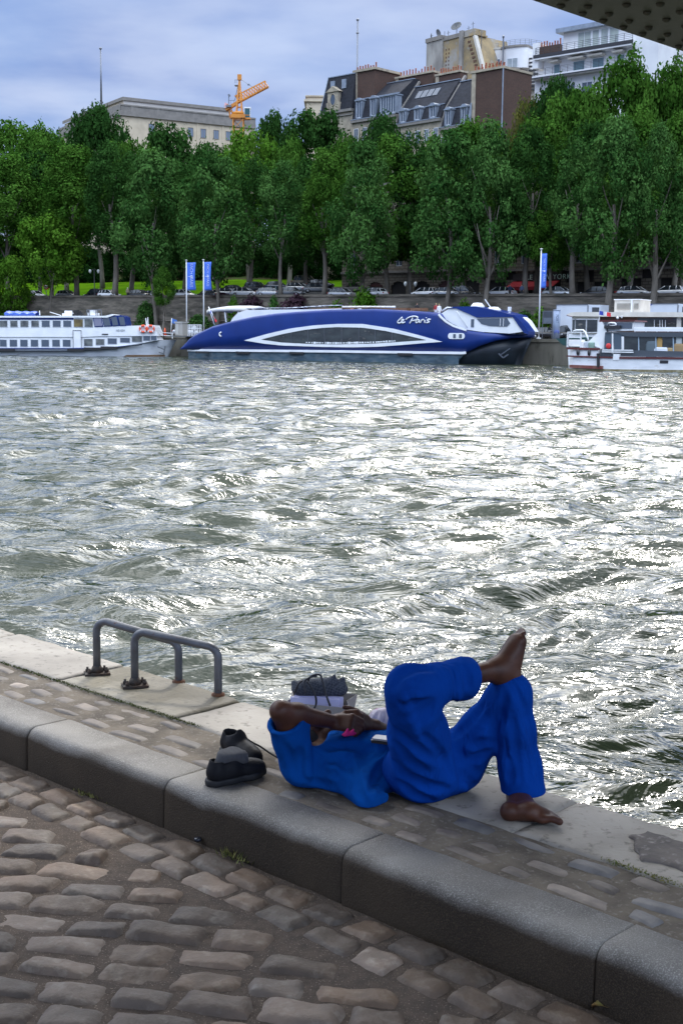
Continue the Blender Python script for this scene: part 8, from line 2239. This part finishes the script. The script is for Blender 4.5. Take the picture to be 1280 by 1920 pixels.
def paper_bag():
    p = PZ(598, 1376, 0); p = p + Vector((0, .0, 0)); rz = R(-8)
    root = empty('carrier_bag', p, rz, 'stiff grey-beige carrier bag standing behind the raised elbow', 'bag')
    Y = p.y; s_ = Y / FPX; w = 118 * s_; h = (1376 - 1311) * s_ * 1.08; d = .13
    mt = MAT('bag_paper', (.34, .315, .29), (.27, .25, .23), 6, .7)
    m = MB(); x0, x1 = -w / 2, w / 2; tp = .012
    V = [(x0 + .01, -d / 2, 0), (x1 - .012, -d / 2, 0), (x1 - .012, d / 2, 0), (x0 + .01, d / 2, 0), (x0 - tp, -d / 2 - .004, h * .98), (x1 + tp, -d / 2 - .004, h * .90), (x1 + tp + .012, d / 2, h * 1.06), (x0 - tp + .01, d / 2, h * 1.06), (x1 + .0, 0, 0.0), (x1 - .01, .0, h * .98), (x0 + .018, 0, h)]
    m.add(V[:8] + V[8:], [(3, 2, 1, 0), (0, 1, 5, 4), (1, 8, 9, 5), (8, 2, 6, 9), (2, 3, 7, 6), (3, 0, 4, 10, 7)])
    b = m.build('bag_body', mt, root, fix=False); sd_ = b.modifiers.new('t', 'SOLIDIFY'); sd_.thickness = .003
    m = MB()
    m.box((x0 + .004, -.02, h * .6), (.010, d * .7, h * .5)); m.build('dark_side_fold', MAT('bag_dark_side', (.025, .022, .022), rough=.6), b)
    # purple-white papers standing in the bag
    m = MB(); m.box((-.012, -d * .30, h * .95), (w * .80, .012, .040)); m.box((-.0, -d * .12, h * .95), (w * .8, .02, .045)); o = m.build('papers', MAT('lilac_paper', (.62, .60, .86), (.68, .66, .88), 9, .6)); o.location = p; o.rotation_euler.z = rz; tag(o, 'bundle of lilac papers standing in the carrier bag', 'papers')
    # checked drawstring pouch on top
    c = np.array(p) + np.array([0, .01, h + .05]); S = SDF(c - .17, c + .17, .0042)
    X = lambda a, b_, z: c + np.array([a, b_, z])
    S.cone(X(-.075, 0, -.012), X(.080, 0, -.012), .040, .038, .02, sq=(UP, .75)); S.cone(X(-.05, 0, .002), X(.05, 0, .012), .034, .032, .02, sq=(UP, .8))
    S.cone(X(.045, -.01, .005), X(.062, -.01, .048), .030, .006, .015); S.cone(X(.085, 0, .0), X(.095, 0, .028), .026, .012, .012); S.cone(X(-.095, 0, .0), X(-.105, 0, .012), .02, .012, .012)
    for a in (-.07, -.035, .0, .03, .06, .09): S.cone(X(a, -.05, -.03), X(a + .03, -.03, .05), .006, .006, .012, 'sub')
    m = bpy.data.materials.new('checked_cloth'); m.use_nodes = True; t = m.node_tree; bs = t.nodes['Principled BSDF']; bs.inputs['Roughness'].default_value = .9
    tcn = t.nodes.new('ShaderNodeTexCoord'); mp = t.nodes.new('ShaderNodeMapping'); mp.inputs['Rotation'].default_value = (0, .5, .2); t.links.new(tcn.outputs['Object'], mp.inputs[0]); ck = t.nodes.new('ShaderNodeTexChecker'); ck.inputs['Scale'].default_value = 120; t.links.new(mp.outputs[0], ck.inputs[0]); ck.inputs[1].default_value = (.035, .04, .055, 1); ck.inputs[2].default_value = (.075, .085, .105, 1); t.links.new(ck.outputs[0], bs.inputs['Base Color'])
    o = S.mesh('drawstring_pouch', m, None, 1); tag(o, 'dark checked cloth pouch with black cords stuffed in the top of the carrier bag', 'pouch')
    m = MB()
    def arc(pts):
        P = [Vector(X(*q)) for q in pts]; Q_ = []
        for i in range(len(P) - 1):
            p0 = P[max(i - 1, 0)]; p1 = P[i]; p2 = P[i + 1]; p3 = P[min(i + 2, len(P) - 1)]
            for t in (0, .25, .5, .75): Q_.append(.5 * ((2 * p1) + (-p0 + p2) * t + (2 * p0 - 5 * p1 + 4 * p2 - p3) * t * t + (-p0 + 3 * p1 - 3 * p2 + p3) * t ** 3))
        Q_.append(P[-1]); m.tube(Q_, .0042, 6)
    f = -.075
    arc([(-.10, -.04, -.02), (-.085, -.05, .022), (-.07, -.03, .030)])
    arc([(-.045, -.03, .03), (-.035, -.05, .055), (.0, -.05, .062), (.012, -.055, .04), (.03, f, -.02), (.045, f - .005, -.060)])
    arc([(-.05, -.05, .03), (-.035, -.06, .015), (-.015, f, -.02), (-.012, f, -.055), (-.022, f - .004, -.075)])
    arc([(-.01, -.05, .055), (-.04, -.055, .050), (-.06, -.05, .03), (-.055, f, -.01)])
    o2 = m.build('cord', M_BLACK); o2.parent = o
paper_bag()
def small_things():
    # flat phone-like case on the belly
    c = Vector(PHN) + Vector((0, -.008, .010)); root = empty('phone', c, R(-20), 'pale phone with a dark rim lying on the shirt against the raised thigh', 'phone')
    m = MB(); rr = []
    def rbox(x, y, r, z0, z1, n=4):
        pts = []
        for cx_, cy_, a0 in ((x - r, y - r, 0), (-x + r, y - r, 90), (-x + r, -y + r, 180), (x - r, -y + r, 270)):
            for k in range(n + 1): a = R(a0 + 90 * k / n); pts.append((cx_ + r * math.cos(a), cy_ + r * math.sin(a)))
        m.prism(pts, z0, z1)
    rbox(.038, .028, .010, -.010, .0); m.build('case', MAT('phone_black', (.02, .02, .022), rough=.3), root)
    m = MB(); rbox(.034, .024, .009, .0005, .007); m.build('cover', MAT('phone_pale', (.42, .41, .40), rough=.3), root)
    # pink cloth under the hands
    c = np.array(PY(652, 1375, 4.50)); S = SDF(c - .09, c + .09, .0036)
    S.cone(c + [-.010, 0, -.006], c + [.022, .01, -.004], .012, .010, .01, sq=(UP, .55)); S.cone(c + [-.004, 0, .0], c + [.0, .0, .016], .009, .004, .006); S.cone(c + [.014, .004, .0], c + [.020, .0, .014], .009, .004, .006)
    tag(S.mesh('pink_cloth', MAT('bright_pink_cloth', (.55, .01, .16), rough=.8), None, 1), 'bright pink cloth held under the clasped hands', 'cloth')
    # pale bag with a pink print behind the far forearm
    c = np.array(PY(722, 1368, 4.98)); c[2] = .10; S = SDF(c - .16, c + .16, .0042)
    S.cone(c + [-.045, 0, -.05], c + [.06, 0, -.05], .05, .05, .03); S.cone(c + [-.02, 0, .0], c + [.03, 0, .0], .05, .045, .03); S.cone(c + [.02, 0, .03], c + [.03, 0, .05], .03, .02, .02)
    for k in range(4): S.cone(c + [-.06 + k * .035, -.06, -.05], c + [-.03 + k * .03, -.03, .05], .006, .005, .014, 'sub')
    o = S.mesh('plastic_bag', MAT('pale_pink_plastic', (.48, .42, .50), (.45, .16, .30), 14, .4, lo=.52, hi=.56), None, 1); tag(o, 'pale plastic bag with pink print between the forearm and the raised thigh', 'bag')
    # bottle cap, dry leaf, grit on the cobbles
    m = MB(); p = PZ(371, 1577, Z_COB + .012); m.lathe([(.012, 0), (.0145, .004), (.013, .011), (.004, .013)], 14, p); tag(m.build('bottle_cap', MAT('dark_cap', (.02, .022, .03), rough=.2)), 'small dark shiny cap lying on the cobbles near the kerb', 'cap')
    m = MB(); m.smooth = True; p = PZ(1138, 1892, Z_COB + .014); vs = []
    for i in range(7):
        t = i / 6; w = .022 * math.sin(math.pi * min(1, t * .95 + .04)); 
        for j in (-1, 0, 1): vs.append(p + Vector((.085 * (t - .5), .0, 0)) + Vector((.2 * w * j, w * j, .010 * abs(j) + .008 * math.sin(t * 5))))
    m.add(vs, [(i * 3 + j, (i + 1) * 3 + j, (i + 1) * 3 + j + 1, i * 3 + j + 1) for i in range(6) for j in range(2)]); tag(m.build('dry_leaf', MAT('dry_leaf', (.16, .15, .04), (.20, .10, .03), 40, .7), fix=False), 'curled yellowish leaf on the cobbles at the lower right', 'leaf')
small_things()

# ---------------------------------------------------------------- ladder handrails on the quay edge
def handrail(b0, z0, b1, z1, label):
    M_PIPE = MAT('worn_grey_pipe', (.17, .175, .19), (.11, .115, .125), 14, .42, metal=.35, c3=(.14, .06, .03), s3=30, lo3=.62, hi3=.72, bump=.4, bscale=60, bdist=.002) if 'worn_grey_pipe' not in bpy.data.materials else bpy.data.materials['worn_grey_pipe']
    P0 = PZ(*b0, 0); P1 = PZ(*b1, 0); root = empty('handrail', P0, 0, label, 'handrail', 'pair of ladder handrails')
    A = Vector((0, 0, 0)); B = P1 - P0; d = B.normalized(); rad = .055; pts = [A + Vector((0, 0, -.0)), A + Vector((0, 0, z0 - rad))]
    for k in range(1, 8):
        t = math.pi / 2 * k / 8; pts.append(A + Vector((0, 0, z0 - rad)) + d * rad * (1 - math.cos(t)) + Vector((0, 0, rad * math.sin(t))))
    pts.append(A + d * rad + Vector((0, 0, z0))); e = B - d * rad
    pts.append(A.lerp(B, .5) + Vector((0, 0, (z0 + z1) / 2)))
    pts.append(e + Vector((0, 0, z1)))
    for k in range(1, 8):
        t = math.pi / 2 * k / 8; pts.append(e + Vector((0, 0, z1 - rad)) + d * rad * math.sin(t) + Vector((0, 0, rad * math.cos(t))))
    pts.append(B + Vector((0, 0, z1 - rad))); pts.append(B + Vector((0, 0, -.45)))
    m = MB(); m.tube(pts, .0185, 14); m.build('pipe', M_PIPE, root)
    rust = bpy.data.materials.get('rusted_plate') or MAT('rusted_plate', (.06, .055, .048), (.09, .055, .035), 25, .8, bump=.8, bscale=80)
    m = MB(); m.box((0, 0, .005), (.12, .075, .010), rz=.3); pl = m.build('base_plate', rust, root)
    for x, y in ((-.044, .016), (.044, -.014), (.038, .024), (-.038, -.024)):
        m = MB(); q = Matrix.Rotation(.3, 3, 'Z') @ Vector((x, y, .012)); m.lathe([(.010, 0), (.010, .012), (.006, .013), (.006, .022)], 6, q); m.build('bolt', rust, pl)
    m = MB(); m.lathe([(.030, 0), (.026, .018), (.020, .03)], 14, (0, 0, .012)); m.build('weld_collar', rust, root)
    m = MB(); m.lathe([(.034, -.02), (.030, .006), (.02, .012)], 14, B); m.build('rust_ring', MAT('rust_orange', (.22, .08, .03), (.10, .05, .03), 30, .9) if 'rust_orange' not in bpy.data.materials else bpy.data.materials['rust_orange'], root)
handrail((182, 1264), .262, (335, 1279), .20, 'farther of the two grey pipe handrails on the mossy slab')
handrail((253, 1287), .262, (409, 1303), .225, 'nearer of the two grey pipe handrails on the mossy slab')

# ---------------------------------------------------------------- distant people
def mini_person(p, rz, shirt, trou, hair, label, h=1.72, scale_pose=0, sit=False):
    root = empty('person', p, rz, label, 'person')
    k = h / 1.75
    S = SDF((-.42, -.32, 0), (.42, .32, 1.85), .024)
    S.cone((0, 0, 1.02 * k), (0, 0, 1.40 * k), .13, .15, .05, sq=((0, 1, 0), .65)); S.cone((-.17, 0, 1.42 * k), (.17, 0, 1.42 * k), .055, .055, .04); S.cone((0, 0, 1.45 * k), (0, 0, 1.56 * k), .05, .05, .03); S.ell((0, .01, 1.64 * k), (.078, .095, .118), .03)
    for s_ in (-1, 1):
        S.chain([(s_ * .20, 0, 1.40 * k), (s_ * .25, .02, 1.14 * k), (s_ * .23, -.08, .92 * k), (s_ * .23, -.10, .84 * k)], [.05, .04, .033, .04], .02)
        S.chain([(s_ * .085, 0, .94 * k), (s_ * .10, -.02, .52 * k), (s_ * .11, .02 * s_, .08), (s_ * .12, -.12, .035)], [.085, .058, .042, .04], .03)
    S.mesh('body', MAT('far_skin', (.35, .2, .14), rough=.6) if 'far_skin' not in bpy.data.materials else bpy.data.materials['far_skin'], root, 1)
    S = SDF((-.42, -.32, .7), (.42, .32, 1.6), .024); S.cone((0, 0, .98 * k), (0, 0, 1.38 * k), .155, .17, .05, sq=((0, 1, 0), .68))
    for s_ in (-1, 1): S.chain([(s_ * .19, 0, 1.40 * k), (s_ * .25, .02, 1.14 * k), (s_ * .235, -.05, .99 * k)], [.072, .060, .052], .03)
    S.mesh('shirt', shirt, root, 1)
    S = SDF((-.42, -.32, 0), (.42, .32, 1.15), .024)
    for s_ in (-1, 1): S.chain([(s_ * .085, 0, .95 * k), (s_ * .10, -.02, .52 * k), (s_ * .11, .02 * s_, .10)], [.105, .08, .065], .03)
    S.mesh('trousers', trou, root, 1)
    S = SDF((-.15, -.15, 1.5), (.15, .15, 1.85), .02); S.ell((0, .025, 1.67 * k), (.09, .10, .115), .02); S.plane((0, -.04, 1.62 * k), (0, -.8, -.6)); S.mesh('hair', hair, root, 1)
C_ = lambda n, c: bpy.data.materials.get(n) or MAT(n, c, rough=.85)
navy, white_, redc, dark, beige, brownh, blond, pinkc = C_('navy_cloth', (.02, .03, .07)), C_('white_cloth', (.65, .65, .66)), C_('red_cloth', (.35, .04, .04)), C_('dark_cloth', (.02, .02, .022)), C_('beige_cloth', (.35, .29, .20)), C_('brown_hair', (.05, .03, .02)), C_('blond_hair', (.35, .24, .10)), C_('salmon_cloth', (.45, .18, .14))
def stand(px, b, z, *a, **k):
    q, zz_, Y = FX(px, b); mini_person(F(q, b, zst(q) + .1 if z is None else z), *a, **k)
stand(954, 14.2, None, .2, navy, dark, brownh, 'left of two pedestrians, dressed in dark navy, near the red awning')
stand(976, 14.2, None, -.4, C_('slate_cloth', (.06, .08, .14)), dark, brownh, 'right of two pedestrians, in slate blue, near the red awning')
stand(240, 14.0, None, .5, beige, dark, white_, 'person with a white helmet among the parked cars on the left')
stand(364, 2.2, ZQ, .1, white_, navy, brownh, 'person in a white shirt on the quay between the twin banner poles')
stand(372, 3.0, ZQ, .8, dark, dark, brownh, 'person in black beside the white shirted one at the banner poles')
stand(337, 2.8, ZQ, -.6, dark, dark, brownh, 'person in dark clothes beside the grey quay cabinet')
stand(247 + 0, 6.0, ZQ, .3, dark, dark, brownh, 'dark figure on the quay behind the white wheelhouse')
def aboard(px, py, y, *a, **k):
    p = S_BLUE.world(S_BLUE.at(px, py, y)); mini_person(p - Vector((0, 0, 1.12)), *a, **k)
aboard(781.5, 577, 3, .3, dark, dark, brownh, 'person in a dark suit standing on the top deck of the blue boat')
aboard(817, 578, 3, -.4, redc, white_, blond, 'fair haired person in red on the top deck above the script name')
aboard(823, 579, 2.2, .5, white_, white_, blond, 'person in white beside the one in red on the top deck')
aboard(969, 614, 3.2, .2, redc, dark, brownh, 'crew member in red on the foredeck of the blue boat')
aboard(659, 583, 4, 0, pinkc, dark, brownh, 'person in salmon pink behind the middle of the blue boat roof')
aboard(674, 583, 4, .4, white_, dark, brownh, 'person in white behind the rolled awnings of the blue boat')
